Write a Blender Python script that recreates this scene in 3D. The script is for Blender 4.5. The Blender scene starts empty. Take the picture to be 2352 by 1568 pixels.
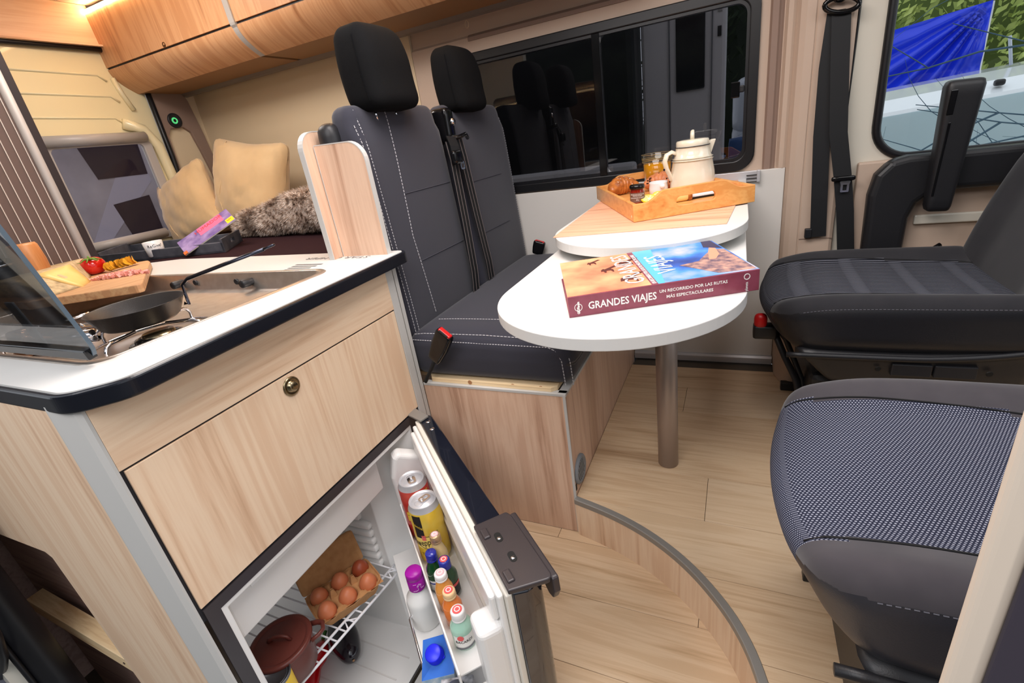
import bpy, bmesh, math, random
from mathutils.bvhtree import BVHTree
from mathutils import Vector, Matrix, noise
random.seed(7)
PI = math.pi
COL = bpy.context.scene.collection
SC = bpy.context.scene

# ---------------------------------------------------------------- camera
cam = bpy.data.cameras.new('camera'); cam_ob = bpy.data.objects.new('camera', cam); COL.objects.link(cam_ob)
cam.sensor_width = 36.0; cam.lens = 36.0 * 1103.68 / 2352; cam.clip_start = 0.01; cam.clip_end = 200
R_ = Matrix(((0.9086, 0.3932, -0.1406), (0.0352, -0.4076, -0.9125), (-0.4161, 0.8242, -0.3842)))
rx = Vector(R_[0]).normalized(); rf = Vector(R_[2]); rf = (rf - rx * rf.dot(rx)).normalized(); ru = rx.cross(rf)
cam_ob.matrix_world = Matrix(((rx.x, ru.x, -rf.x, 0), (rx.y, ru.y, -rf.y, 0), (rx.z, ru.z, -rf.z, 1.134), (0, 0, 0, 1)))
SC.camera = cam_ob

# ---------------------------------------------------------------- world + lights
w = bpy.data.worlds.new('world'); SC.world = w; w.use_nodes = True
wn = w.node_tree.nodes; bg = wn['Background']; bg.inputs[0].default_value = (0.88, 0.93, 1.0, 1); bg.inputs[1].default_value = 1.15
SC.view_settings.view_transform = 'Standard'; SC.view_settings.look = 'None'; SC.view_settings.gamma = 1
SC.view_settings.use_curve_mapping = False; SC.view_settings.exposure = 0.12

def area(name, loc, target, sx, sy, power, color):
    l = bpy.data.lights.new(name, 'AREA'); l.shape = 'RECTANGLE'; l.size = sx; l.size_y = sy; l.energy = power; l.color = color
    o = bpy.data.objects.new(name, l); COL.objects.link(o); o.location = loc
    o.rotation_euler = (Vector(target) - Vector(loc)).to_track_quat('-Z', 'Y').to_euler(); return o
area('door_opening_daylight', (-0.35, -1.0, 2.45), (-0.40, 1.0, 0.55), 1.8, 1.0, 32, (1.0, 0.96, 0.96))
area('ceiling_fill', (-0.35, 0.85, 1.94), (-0.35, 0.95, 0), 1.0, 0.6, 19.5, (1.0, 0.94, 0.92))  # added fill above the table, not a fitted ceiling lamp
area('bed_fill', (-1.9, 1.1, 1.94), (-1.9, 1.3, 0), 0.7, 0.4, 10, (1.0, 0.91, 0.84))  # added warm fill over the bed, no lamp is fitted there
area('cab_light', (0.9, 1.2, 1.7), (0.5, 1.2, 0.3), 0.5, 0.9, 5, (0.95, 0.97, 1.0))

# ---------------------------------------------------------------- materials
MATS = {}
def srgb(c):
    return tuple(((x / 12.92) if x <= 0.04045 else ((x + 0.055) / 1.055) ** 2.4) for x in (v / 255 for v in c)) + (1,)
def mat(name, rgb, rough=0.5, metal=0.0, spec=0.5, coat=0.0, trans=0.0, emit=None, es=0, alpha=1, sheen=0, ior=1.45):
    if name in MATS: return MATS[name]
    m = bpy.data.materials.new(name); m.use_nodes = True; b = m.node_tree.nodes['Principled BSDF']
    b.inputs['Base Color'].default_value = srgb(rgb); b.inputs['Roughness'].default_value = rough; b.inputs['Metallic'].default_value = metal
    b.inputs['Specular IOR Level'].default_value = spec; b.inputs['Coat Weight'].default_value = coat
    b.inputs['Transmission Weight'].default_value = trans; b.inputs['Alpha'].default_value = alpha; b.inputs['Sheen Weight'].default_value = sheen
    b.inputs['IOR'].default_value = ior
    if emit: b.inputs['Emission Color'].default_value = srgb(emit); b.inputs['Emission Strength'].default_value = es
    MATS[name] = m; return m
def nd(m, t, **kw):
    n = m.node_tree.nodes.new(t)
    for k, v in kw.items(): setattr(n, k, v)
    return n
def lk(m, a, b): m.node_tree.links.new(a, b)
def P(m): return m.node_tree.nodes['Principled BSDF']
def coords(m, scale=(1, 1, 1), kind='Object', rot=(0, 0, 0)):
    tc = nd(m, 'ShaderNodeTexCoord'); mp = nd(m, 'ShaderNodeMapping'); mp.inputs['Scale'].default_value = scale; mp.inputs['Rotation'].default_value = rot
    lk(m, tc.outputs[kind], mp.inputs[0]); return mp.outputs[0]
def ramp(m, stops, fac):
    r = nd(m, 'ShaderNodeValToRGB'); e = r.color_ramp.elements
    while len(e) < len(stops): e.new(0.5)
    for i, (p, c) in enumerate(stops): e[i].position = p; e[i].color = srgb(c)
    lk(m, fac, r.inputs[0]); return r.outputs[0]
def noisy(m, scale=20, detail=3, rgb2=None, amt=0.5, bump=0.0, vec=None, rough_var=0):
    """second colour by noise and a bump"""
    n = nd(m, 'ShaderNodeTexNoise'); n.inputs['Scale'].default_value = scale; n.inputs['Detail'].default_value = detail
    lk(m, vec if vec else coords(m), n.inputs['Vector'])
    if rgb2:
        mx = nd(m, 'ShaderNodeMix', data_type='RGBA'); b = P(m)
        mx.inputs[6].default_value = b.inputs['Base Color'].default_value; mx.inputs[7].default_value = srgb(rgb2)
        mr = nd(m, 'ShaderNodeMapRange'); mr.inputs[1].default_value = 0.35; mr.inputs[2].default_value = 0.7; mr.inputs[4].default_value = amt
        lk(m, n.outputs[0], mr.inputs[0]); lk(m, mr.outputs[0], mx.inputs[0]); lk(m, mx.outputs[2], b.inputs['Base Color'])
    if bump:
        bp = nd(m, 'ShaderNodeBump'); bp.inputs['Strength'].default_value = bump; bp.inputs['Distance'].default_value = 0.002
        lk(m, n.outputs[0], bp.inputs['Height']); lk(m, bp.outputs[0], P(m).inputs['Normal'])
    return m
def wood(name, c_light, c_mid, c_dark, axis='Z', rough=0.45, fine=1.0, kind='Object', streak=1.0):
    """wood decor: grain stretched along one axis"""
    if name in MATS: return MATS[name]
    m = mat(name, c_mid, rough)
    ax_ = ['XYZ'.index(c) for c in axis]; s = [1.1 * fine if i in ax_ else 16 * fine for i in range(3)]
    v = coords(m, tuple(s), kind)
    n1 = nd(m, 'ShaderNodeTexNoise'); n1.inputs['Scale'].default_value = 1.0; n1.inputs['Detail'].default_value = 6; n1.inputs['Distortion'].default_value = 0.9
    lk(m, v, n1.inputs['Vector'])
    s2 = [3.5 * fine if i in ax_ else 95 * fine for i in range(3)]
    n2 = nd(m, 'ShaderNodeTexNoise'); n2.inputs['Scale'].default_value = 1.0; n2.inputs['Detail'].default_value = 4; n2.inputs['Distortion'].default_value = 0.4
    lk(m, coords(m, tuple(s2), kind), n2.inputs['Vector'])
    add = nd(m, 'ShaderNodeMath', operation='MULTIPLY_ADD'); add.inputs[1].default_value = 0.35 * streak; lk(m, n2.outputs[0], add.inputs[0]); lk(m, n1.outputs[0], add.inputs[2])
    c = ramp(m, [(0.44, c_dark), (0.56, c_mid), (0.68, c_light), (0.80, c_mid)], add.outputs[0])
    lk(m, c, P(m).inputs['Base Color'])
    bp = nd(m, 'ShaderNodeBump'); bp.inputs['Strength'].default_value = 0.08; bp.inputs['Distance'].default_value = 0.001
    lk(m, n2.outputs[0], bp.inputs['Height']); lk(m, bp.outputs[0], P(m).inputs['Normal'])
    return m
WOODC = ((238, 210, 180), (228, 194, 162), (200, 160, 127))
woodZ = wood('oak_decor_vertical', *WOODC, axis='Z')
woodY = wood('oak_decor_across', *WOODC, axis='Y')
woodX = wood('oak_decor_lengthwise', *WOODC, axis='X')
bench_wood = wood('bench_oak_decor', (224, 190, 164), (211, 173, 147), (178, 138, 113), 'Z')
lock_led_tint = wood('locker_oak_led_tint', (216, 166, 122), (202, 148, 104), (164, 112, 74), 'YZ', 0.4)  # same oak decor with dim, warm LED light put into its colour
floor_mats = [wood('floor_oak_%s' % k, a, b, c, 'X', 0.42, 1.3) for k, a, b, c in (
    ('pale', (222, 195, 162), (211, 181, 146), (188, 156, 120)), ('mid', (215, 186, 153), (202, 171, 136), (178, 145, 110)),
    ('warm', (220, 191, 156), (207, 174, 138), (183, 148, 112)))]
white_lam = mat('white_laminate', (217, 215, 211), 0.38)
wall_white = mat('white_wall_board', (215, 211, 205), 0.45)
beige = noisy(mat('beige_trim_plastic', (190, 168, 150), 0.55), 400, 2, None, 0, 0.08)
beige_dark = mat('beige_recess_plastic', (140, 117, 104), 0.6)
cream = noisy(mat('cream_bed_wall', (216, 196, 164), 0.7), 300, 2, None, 0, 0.05)
cream_metal = mat('cream_painted_metal', (236, 222, 180), 0.25, coat=0.4)
cream_door = mat('ivory_door_frame', (216, 210, 196), 0.3, coat=0.3)
grey_edge = mat('grey_edging', (196, 194, 190), 0.45)
steel_grey = mat('grey_nosing', (146, 142, 136), 0.4, 0.3)
black_edge = mat('black_rubber_edge', (20, 22, 30), 0.25)
rubber = mat('black_rubber_seal', (18, 18, 22), 0.4)
black_pl = noisy(mat('black_plastic', (30, 30, 33), 0.42), 600, 2, None, 0, 0.1)
black_gloss = mat('black_gloss_plastic', (14, 14, 16), 0.12)
alu = mat('brushed_aluminium', (206, 206, 210), 0.35, 0.45)
chrome = mat('chrome', (225, 225, 230), 0.08, 1.0)
steel = noisy(mat('stainless_steel', (206, 198, 190), 0.3, 0.9), 40, 3, (184, 172, 162), 0.6)
bronze = mat('bronze_leg', (172, 158, 150), 0.4, 0.55)
brass = mat('antique_brass', (156, 140, 112), 0.25, 1.0)
seat_cloth = noisy(mat('charcoal_seat_cloth', (50, 50, 60), 0.8, spec=0.25, sheen=0.2), 900, 2, None, 0, 0.12)
head_cloth = noisy(mat('black_stretch_cloth', (14, 14, 15), 0.9, spec=0.15), 500, 2, (20, 20, 22), 0.6, 0.1)
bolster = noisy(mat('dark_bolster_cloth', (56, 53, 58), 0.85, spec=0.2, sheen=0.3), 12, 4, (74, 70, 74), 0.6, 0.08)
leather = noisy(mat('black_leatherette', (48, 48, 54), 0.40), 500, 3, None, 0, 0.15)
thread = mat('white_thread', (172, 170, 174), 0.8)
thread_dim = mat('grey_thread', (120, 120, 128), 0.8)
belt_m = mat('seat_belt_webbing', (18, 19, 22), 0.6)
red_pl = mat('red_plastic', (196, 22, 26), 0.35)
fridge_white = mat('fridge_liner_white', (238, 236, 233), 0.3)
fridge_grey = mat('freezer_door_grey', (226, 222, 218), 0.3)
fridge_black = mat('fridge_gloss_black', (22, 25, 36), 0.09, coat=0.5)
handle_brown = mat('fridge_handle_plastic', (58, 52, 54), 0.35)
wire_white = mat('white_coated_wire', (232, 232, 236), 0.35)
bamboo = wood('bamboo', (232, 170, 100), (220, 150, 80), (186, 112, 50), 'X', 0.35)
paper_brown = noisy(mat('pulp_carton', (190, 140, 92), 0.95), 60, 4, (166, 116, 70), 0.6, 0.4)
eggm = noisy(mat('brown_egg_shell', (206, 122, 82), 0.42), 25, 3, (190, 102, 64), 0.5)
pine = wood('raw_pine', (240, 214, 172), (232, 200, 154), (206, 164, 118), 'X', 0.6)
ply = noisy(wood('plywood_face', (184, 154, 142), (164, 134, 124), (132, 104, 96), 'X', 0.7), 8, 3)

# ribbed cloth (driver) and dotted cloth (passenger)
def dotted(name, base, dot, sx, sy, thr, rot=0.0):
    m = mat(name, base, 0.85, spec=0.2)
    v = coords(m, (1, 1, 1), 'UV', (0, 0, rot)); sp = nd(m, 'ShaderNodeSeparateXYZ'); lk(m, v, sp.inputs[0])
    outs = []
    rowi = nd(m, 'ShaderNodeMath', operation='MULTIPLY'); rowi.inputs[1].default_value = sy; lk(m, sp.outputs[1], rowi.inputs[0])
    fl = nd(m, 'ShaderNodeMath', operation='FLOOR'); lk(m, rowi.outputs[0], fl.inputs[0])
    off = nd(m, 'ShaderNodeMath', operation='MULTIPLY'); off.inputs[1].default_value = 0.5; lk(m, fl.outputs[0], off.inputs[0])
    cx = nd(m, 'ShaderNodeMath', operation='MULTIPLY_ADD'); cx.inputs[1].default_value = sx; lk(m, sp.outputs[0], cx.inputs[0]); lk(m, off.outputs[0], cx.inputs[2])
    def cell(o):
        f = nd(m, 'ShaderNodeMath', operation='FRACT'); lk(m, o, f.inputs[0])
        s = nd(m, 'ShaderNodeMath', operation='SUBTRACT'); s.inputs[1].default_value = 0.5; lk(m, f.outputs[0], s.inputs[0])
        p = nd(m, 'ShaderNodeMath', operation='POWER'); p.inputs[1].default_value = 2; a = nd(m, 'ShaderNodeMath', operation='ABSOLUTE'); lk(m, s.outputs[0], a.inputs[0]); lk(m, a.outputs[0], p.inputs[0]); return p.outputs[0]
    a = cell(cx.outputs[0]); b_ = cell(rowi.outputs[0])
    sm = nd(m, 'ShaderNodeMath', operation='ADD'); lk(m, a, sm.inputs[0]); lk(m, b_, sm.inputs[1])
    lt = nd(m, 'ShaderNodeMath', operation='LESS_THAN'); lt.inputs[1].default_value = thr; lk(m, sm.outputs[0], lt.inputs[0])
    mx = nd(m, 'ShaderNodeMix', data_type='RGBA'); mx.inputs[6].default_value = srgb(base); mx.inputs[7].default_value = srgb(dot)
    lk(m, lt.outputs[0], mx.inputs[0]); lk(m, mx.outputs[2], P(m).inputs['Base Color']); return m
dot_cloth = dotted('dotted_seat_cloth', (38, 41, 58), (150, 153, 168), 235, 235, 0.080)
rib_cloth = dotted('ribbed_seat_cloth', (32, 33, 40), (112, 114, 124), 4, 170, 0.10)
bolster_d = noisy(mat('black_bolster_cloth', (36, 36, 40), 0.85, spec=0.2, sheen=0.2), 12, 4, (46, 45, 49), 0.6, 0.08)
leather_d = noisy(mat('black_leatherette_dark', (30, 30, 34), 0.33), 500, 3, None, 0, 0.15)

# ---------------------------------------------------------------- object helpers
WM = {}
def wm(o): return WM.get(o.name, Matrix.Identity(4))
def thing(name, label, cat, loc=(0, 0, 0), rotz=0.0, group=None):
    o = bpy.data.objects.new(name, None); COL.objects.link(o); o.location = loc; o.rotation_euler = (0, 0, rotz)
    o.empty_display_size = 0.05; o['label'] = label; o['category'] = cat
    if group: o['group'] = group
    WM[o.name] = Matrix.Translation(loc) @ Matrix.Rotation(rotz, 4, 'Z'); return o
def tag(o, label, cat, group=None, kind=None):
    o['label'] = label; o['category'] = cat
    if group: o['group'] = group
    if kind: o['kind'] = kind
    return o
def obj(name, bm, m, parent=None, local=False, smooth=False, bevel=0.0, seg=2, label=None, kind=None):
    """link bm as one mesh object; geometry is in world space unless local (then parent space)"""
    if parent is not None and not local: bm.transform(wm(parent).inverted())
    bmesh.ops.recalc_face_normals(bm, faces=bm.faces[:])
    me = bpy.data.meshes.new(name); bm.to_mesh(me); bm.free()
    for mm in (m if isinstance(m, (list, tuple)) else [m]): me.materials.append(mm)
    o = bpy.data.objects.new(name, me); COL.objects.link(o)
    if smooth: me.shade_smooth()
    if bevel:
        md = o.modifiers.new('bevel', 'BEVEL'); md.width = bevel; md.segments = seg; md.limit_method = 'ANGLE'; md.angle_limit = 0.6
    if parent is not None: o.parent = parent; WM[o.name] = wm(parent)
    if label: o['label'] = label
    if kind: o['kind'] = kind
    return o
def struct(name, bm, m, **kw):
    o = obj(name, bm, m, **kw); o['kind'] = 'structure'; return o
def dup(root, loc=None, rotz=None, label=None):
    r = root.copy(); COL.objects.link(r)
    if loc is not None: r.location = loc
    if rotz is not None: r.rotation_euler = (0, 0, rotz)
    if label: r['label'] = label
    for ch in list(root.children):
        c = ch.copy(); COL.objects.link(c); c.parent = r
        for g in list(ch.children):
            d_ = g.copy(); COL.objects.link(d_); d_.parent = c
    return r

# ---------------------------------------------------------------- shape helpers
def new(): return bmesh.new()
def box(bm, lo, hi, M=None):
    lo, hi = Vector(lo), Vector(hi); c = (lo + hi) / 2; s = hi - lo
    g = bmesh.ops.create_cube(bm, size=1, matrix=Matrix.Translation(c) @ Matrix.Diagonal((abs(s.x), abs(s.y), abs(s.z), 1)))
    if M is not None: bmesh.ops.transform(bm, matrix=M, verts=g['verts'])
    return bm
def B(lo, hi, M=None): return box(new(), lo, hi, M)
def prism(bm, pts, z0, z1, M=None):
    """pts 2D polygon in xy extruded z0..z1"""
    lo = [bm.verts.new((x, y, z0)) for x, y in pts]; hi = [bm.verts.new((x, y, z1)) for x, y in pts]; n = len(pts)
    bm.faces.new(lo[::-1]); bm.faces.new(hi)
    for i in range(n): bm.faces.new((lo[i], lo[(i + 1) % n], hi[(i + 1) % n], hi[i]))
    if M is not None: bmesh.ops.transform(bm, matrix=M, verts=lo + hi)
    return bm
MYZ = Matrix(((0, 0, 1, 0), (1, 0, 0, 0), (0, 1, 0, 0), (0, 0, 0, 1)))   # (a,b,c)->(x=c,y=a,z=b)
MXZ = Matrix(((1, 0, 0, 0), (0, 0, 1, 0), (0, 1, 0, 0), (0, 0, 0, 1)))   # (a,b,c)->(x=a,y=c,z=b)
def tube(bm, pts, r, n=10, closed=False, radii=None, flat=1.0):
    pts = [Vector(p) for p in pts]; N = len(pts); rings = []; prev = None
    for i, p in enumerate(pts):
        a = pts[i - 1] if (i > 0 or closed) else p; b = pts[(i + 1) % N] if (i < N - 1 or closed) else p
        t = (b - a).normalized()
        if prev is None:
            u = t.orthogonal().normalized()
        else:
            u = (prev - t * prev.dot(t)).normalized()
        prev = u; v = t.cross(u); rr = radii[i] if radii else r
        rings.append([bm.verts.new(p + (u * math.cos(2 * PI * k / n) + v * math.sin(2 * PI * k / n) * flat) * rr) for k in range(n)])
    for i in range(N if closed else N - 1):
        A, Bq = rings[i], rings[(i + 1) % N]
        for k in range(n): bm.faces.new((A[k], A[(k + 1) % n], Bq[(k + 1) % n], Bq[k]))
    if not closed: bm.faces.new(rings[0][::-1]); bm.faces.new(rings[-1])
    return bm
def lathe(bm, prof, n=32, M=None, center=(0, 0, 0)):
    """prof [(r,z)] revolve about z"""
    rings = []; vs = []; c = Vector(center)
    for r, z in prof:
        if r < 1e-6: ring = [bm.verts.new(c + Vector((0, 0, z)))]
        else: ring = [bm.verts.new(c + Vector((r * math.cos(2 * PI * k / n), r * math.sin(2 * PI * k / n), z))) for k in range(n)]
        rings.append(ring); vs += ring
    for A, Bq in zip(rings, rings[1:]):
        for k in range(n):
            if len(A) == 1 and len(Bq) == 1: break
            if len(A) == 1: bm.faces.new((A[0], Bq[k], Bq[(k + 1) % n]))
            elif len(Bq) == 1: bm.faces.new((A[k], A[(k + 1) % n], Bq[0]))
            else: bm.faces.new((A[k], A[(k + 1) % n], Bq[(k + 1) % n], Bq[k]))
    if M is not None: bmesh.ops.transform(bm, matrix=M, verts=vs)
    return bm
def rbox(half, r, n=14, deform=None, classify=None, M=None, uv=False):
    """rounded box on a cube grid; classify(p)->key gives a dict of meshes"""
    hx, hy, hz = half; bms = {}; cache = {}
    def sh(p):
        q = Vector((max(-(hx - r), min(hx - r, p.x)), max(-(hy - r), min(hy - r, p.y)), max(-(hz - r), min(hz - r, p.z))))
        d_ = p - q
        if d_.length > 1e-9: p = q + d_.normalized() * r
        return p
    ax = [(0, 1, 2, 1), (0, 1, 2, -1), (1, 2, 0, 1), (1, 2, 0, -1), (2, 0, 1, 1), (2, 0, 1, -1)]
    def lin(k, h):   # denser near the rounding
        t = -1 + 2 * k / n; return h * (math.sin(t * PI / 2) * 0.55 + t * 0.45)
    for a, b, c, s in ax:
        for i in range(n):
            for j in range(n):
                ps = []
                for di, dj in ((0, 0), (1, 0), (1, 1), (0, 1)):
                    p = [0, 0, 0]; p[a] = lin(i + di, half[a]); p[b] = lin(j + dj, half[b]); p[c] = s * half[c]; ps.append(sh(Vector(p)))
                cen = sum(ps, Vector()) / 4; key = classify(cen) if classify else 'all'
                bm = bms.setdefault(key, new()); ch = cache.setdefault(key, {})
                if uv and not bm.loops.layers.uv: bm.loops.layers.uv.new('u')
                vs = []; raw = []
                for p in ps:
                    kk = (round(p.x, 5), round(p.y, 5), round(p.z, 5))
                    if kk not in ch:
                        q = deform(p.copy()) if deform else p
                        ch[kk] = bm.verts.new(M @ q if M is not None else q)
                    if ch[kk] not in vs: vs.append(ch[kk]); raw.append(p)
                if len(vs) > 2:
                    try: f = bm.faces.new(vs if s > 0 else vs[::-1])
                    except ValueError: continue
                    f.smooth = True
                    if uv:
                        L = bm.loops.layers.uv[0]; rm = {v: q for v, q in zip(vs, raw)}
                        for lp in f.loops:
                            q = rm[lp.vert]; lp[L].uv = (q.x + (q.z if abs(q.x) > hx - r * 0.5 else 0), q.y)
    return bms if classify else bms['all']
def dashes(pts, dl=0.006, gap=0.003, r=0.0009):
    """thread dashes along a polyline"""
    bm = new(); pts = [Vector(p) for p in pts]
    for a, b in zip(pts, pts[1:]):
        L = (b - a).length
        if L < 1e-6: continue
        t = (b - a) / L; k = max(1, int(L / (dl + gap)))
        step = L / k; u = t.orthogonal().normalized() * r; v = t.cross(u)
        for i in range(k):
            p0 = a + t * (i * step); p1 = p0 + t * (step - gap)
            vs = [bm.verts.new(q + w_) for q in (p0, p1) for w_ in (u + v, u - v, -u - v, -u + v)]
            for f in ((0, 1, 5, 4), (1, 2, 6, 5), (2, 3, 7, 6), (3, 0, 4, 7), (0, 3, 2, 1), (4, 5, 6, 7)): bm.faces.new([vs[x] for x in f])
    return bm
def text(s, size, M, m, parent, name='lettering', depth=0.0004, align='LEFT', sx=1.0, label=None, bold=0.0, space=1.0):
    c = bpy.data.curves.new('t', 'FONT'); c.body = s; c.size = size; c.extrude = depth; c.align_x = align; c.offset = bold; c.resolution_u = 2; c.space_character = space
    o = bpy.data.objects.new('t', c); COL.objects.link(o)
    me = bpy.data.meshes.new_from_object(o); COL.objects.unlink(o); bpy.data.objects.remove(o)
    bm = new(); bm.from_mesh(me); bm.transform(M @ Matrix.Diagonal((sx, 1, 1, 1))); return obj(name, bm, m, parent, label=label)
def frame_m(o, x, y):
    """matrix from origin and two direction vectors"""
    x = Vector(x).normalized(); y = Vector(y); y = (y - x * y.dot(x)).normalized(); z = x.cross(y); o = Vector(o)
    return Matrix(((x.x, y.x, z.x, o.x), (x.y, y.y, z.y, o.y), (x.z, y.z, z.z, o.z), (0, 0, 0, 1)))
def rrect(x0, x1, y0, y1, r, n=8):
    out = []
    for cx, cy, a in ((x1 - r, y1 - r, 0), (x0 + r, y1 - r, 90), (x0 + r, y0 + r, 180), (x1 - r, y0 + r, 270)):
        out += [(cx + r * math.cos(math.radians(a + 90 * k / n)), cy + r * math.sin(math.radians(a + 90 * k / n))) for k in range(n + 1)]
    return out
def ring_prism(bm, outer, inner, z0, z1, M=None):
    n = len(outer); vs = []
    def row(pts, z): r = [bm.verts.new((x, y, z)) for x, y in pts]; vs.extend(r); return r
    a, b, c, d_ = row(outer, z0), row(outer, z1), row(inner, z0), row(inner, z1)
    for i in range(n):
        j = (i + 1) % n
        bm.faces.new((a[i], a[j], b[j], b[i])); bm.faces.new((c[j], c[i], d_[i], d_[j])); bm.faces.new((b[i], b[j], d_[j], d_[i])); bm.faces.new((a[j], a[i], c[i], c[j]))
    if M is not None: bmesh.ops.transform(bm, matrix=M, verts=vs)
    return bm
# ================================================================ SETTING
ZF = 0.134
CURVE = [(1.075, -0.407), (1.055, -0.407), (1.024, -0.296), (0.983, -0.199), (0.926, -0.110), (0.857, -0.036), (0.771, 0.028), (0.667, 0.070), (0.5, 0.102), (0.2, 0.115)]
def xs(y):
    if y >= 1.055: return -0.407
    for (ya, xa), (yb, xb) in zip(CURVE, CURVE[1:]):
        if yb <= y <= ya: return xb + (xa - xb) * (y - yb) / (ya - yb)
    return 0.115
def smooth_curve(n=40):
    pts = [Vector((x, y, 0)) for y, x in CURVE[1:]]; out = []
    for i in range(len(pts) - 1):
        p0 = pts[max(i - 1, 0)]; p1 = pts[i]; p2 = pts[i + 1]; p3 = pts[min(i + 2, len(pts) - 1)]
        for k in range(6):
            t = k / 6; out.append(0.5 * ((2 * p1) + (p2 - p0) * t + (2 * p0 - 5 * p1 + 4 * p2 - p3) * t * t + (3 * p1 - p0 - 3 * p2 + p3) * t ** 3))
    out.append(pts[-1]); return out
SCV = smooth_curve()
def xs(y):
    if y >= 1.055: return -0.407
    for a, b in zip(SCV, SCV[1:]):
        if b.y <= y <= a.y: return b.x + (a.x - b.x) * (y - b.y) / max(1e-6, (a.y - b.y))
    return 0.115
rf_ = struct('floor', B((-0.40, 1.06, 0.02), (1.9, 2.03, ZF - 0.005)), mat('subfloor', (90, 80, 70), 0.9))
pf = [(p.x + 0.004, p.y) for p in SCV] + [(1.9, 0.2), (1.9, 1.07), (-0.39, 1.07)]
obj('platform', prism(new(), pf, 0.02, ZF - 0.005), MATS['subfloor'], rf_)
def wellx(y):   # edge of the entrance step well, along the open fridge door
    return -0.858 if y > 0.945 else min(-0.30, -0.85 + (0.945 - y) * 1.094)
struct('floor', prism(new(), [(wellx(y) , y) for y in (0.12, 0.44, 0.945, 0.95)] + [(-0.858, 2.03), (1.9, 2.03), (1.9, 0.12)], -0.03, -0.006), MATS['subfloor'])
obj('step_well', B((-0.857, 0.15, -0.38), (-0.28, 0.99, -0.36)), mat('step_grey', (214, 212, 208), 0.6), bpy.data.objects['floor.001'])
lower_floor = bpy.data.objects['floor.001']
random.seed(3); g = 0.0006
joints = {1: -0.05, 4: -0.155, 0: 0.62, 2: 0.45, 3: 0.75, 5: 0.3, -1: 0.72, -2: 0.3, -3: 0.8, -4: 0.5, -5: 0.9}
for k in range(-5, 6):
    y0, y1 = 1.062 + 0.178 * (k - 1) + g, 1.062 + 0.178 * k - g
    y0, y1 = max(y0, 0.2), min(y1, 2.03)
    if y1 - y0 < 0.02: continue
    ys = [y0 + (y1 - y0) * i / 12 for i in range(13)]
    left = [(xs(y) + 0.002, y) for y in ys]; j = joints.get(k, 0.5)
    cuts = [j, j + 1.1, 1.9]; cuts = [c for c in cuts if c <= 1.9]; prev = None
    for ci, c in enumerate(cuts):
        pts = (left if prev is None else [(prev + g, y0), (prev + g, y1)]) + [(c - g, y1), (c - g, y0)]
        if prev is None and min(p[0] for p in pts) >= c: continue
        obj('plank', prism(new(), pts[::-1], ZF - 0.005, ZF), floor_mats[random.randrange(3)], rf_, bevel=0.0004, seg=1); prev = c
jl = {0: -0.465, 1: -0.05, 2: -0.6, 3: -0.02, 4: -0.3, 5: 0}
for k in range(0, 6):
    y1, y0 = 1.026 - 0.178 * (k - 1) - g, 1.026 - 0.178 * k + g
    y1 = min(y1, 1.064); y0 = max(y0, 0.13)
    if y1 - y0 < .02: continue
    ysl = [y0 + (y1 - y0) * i / 6 for i in range(7)]; j = jl[k] if jl[k] > max(wellx(y) for y in ysl) + 0.03 else None
    pieces = [([(wellx(y) + g, y) for y in ysl], j if j is not None else 0.13)] + ([([(j + g, y0), (j + g, y1)], 0.13)] if j is not None else [])
    for left, b in pieces:
        obj('plank', prism(new(), (left + [(b - g, y1), (b - g, y0)])[::-1], -0.005, 0), floor_mats[random.randrange(3)], lower_floor, bevel=0.0004, seg=1)
obj('sky_block_slab', B((-2.80, 0.12, -0.46), (-0.858, 2.05, -0.42)), MATS['subfloor'], lower_floor)  # unseen slab added to stop sky light leaking up from below
# curved step riser and grey nosing
bm = new(); vs = []
for p in SCV: vs.append([bm.verts.new((p.x + dx, p.y, z)) for dx, z in ((0.0, 0.0), (0.0, ZF - 0.012), (0.012, ZF - 0.012), (0.012, 0.0))])
for a, b in zip(vs, vs[1:]):
    for k in range(4): bm.faces.new((a[k], a[(k + 1) % 4], b[(k + 1) % 4], b[k]))
t = struct('trim_1', bm, woodZ, smooth=False)
bm = new(); vs = []; N_ = len(SCV)
for i, p in enumerate(SCV):
    tg = (SCV[min(i + 1, N_ - 1)] - SCV[max(i - 1, 0)]).normalized(); nn = Vector((tg.y, -tg.x, 0))
    if nn.x > 0: nn = -nn
    vs.append([bm.verts.new((p.x + nn.x * o, p.y + nn.y * o, z)) for o, z in ((0.003, ZF - 0.014), (0.003, ZF + 0.0015), (0.001, ZF + 0.003), (-0.014, ZF + 0.003), (-0.016, ZF + 0.0005), (-0.016, ZF - 0.014))])
for a, b in zip(vs, vs[1:]):
    for k in range(6): bm.faces.new((a[k], a[(k + 1) % 6], b[(k + 1) % 6], b[k]))
struct('trim_2', bm, steel_grey)

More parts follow.
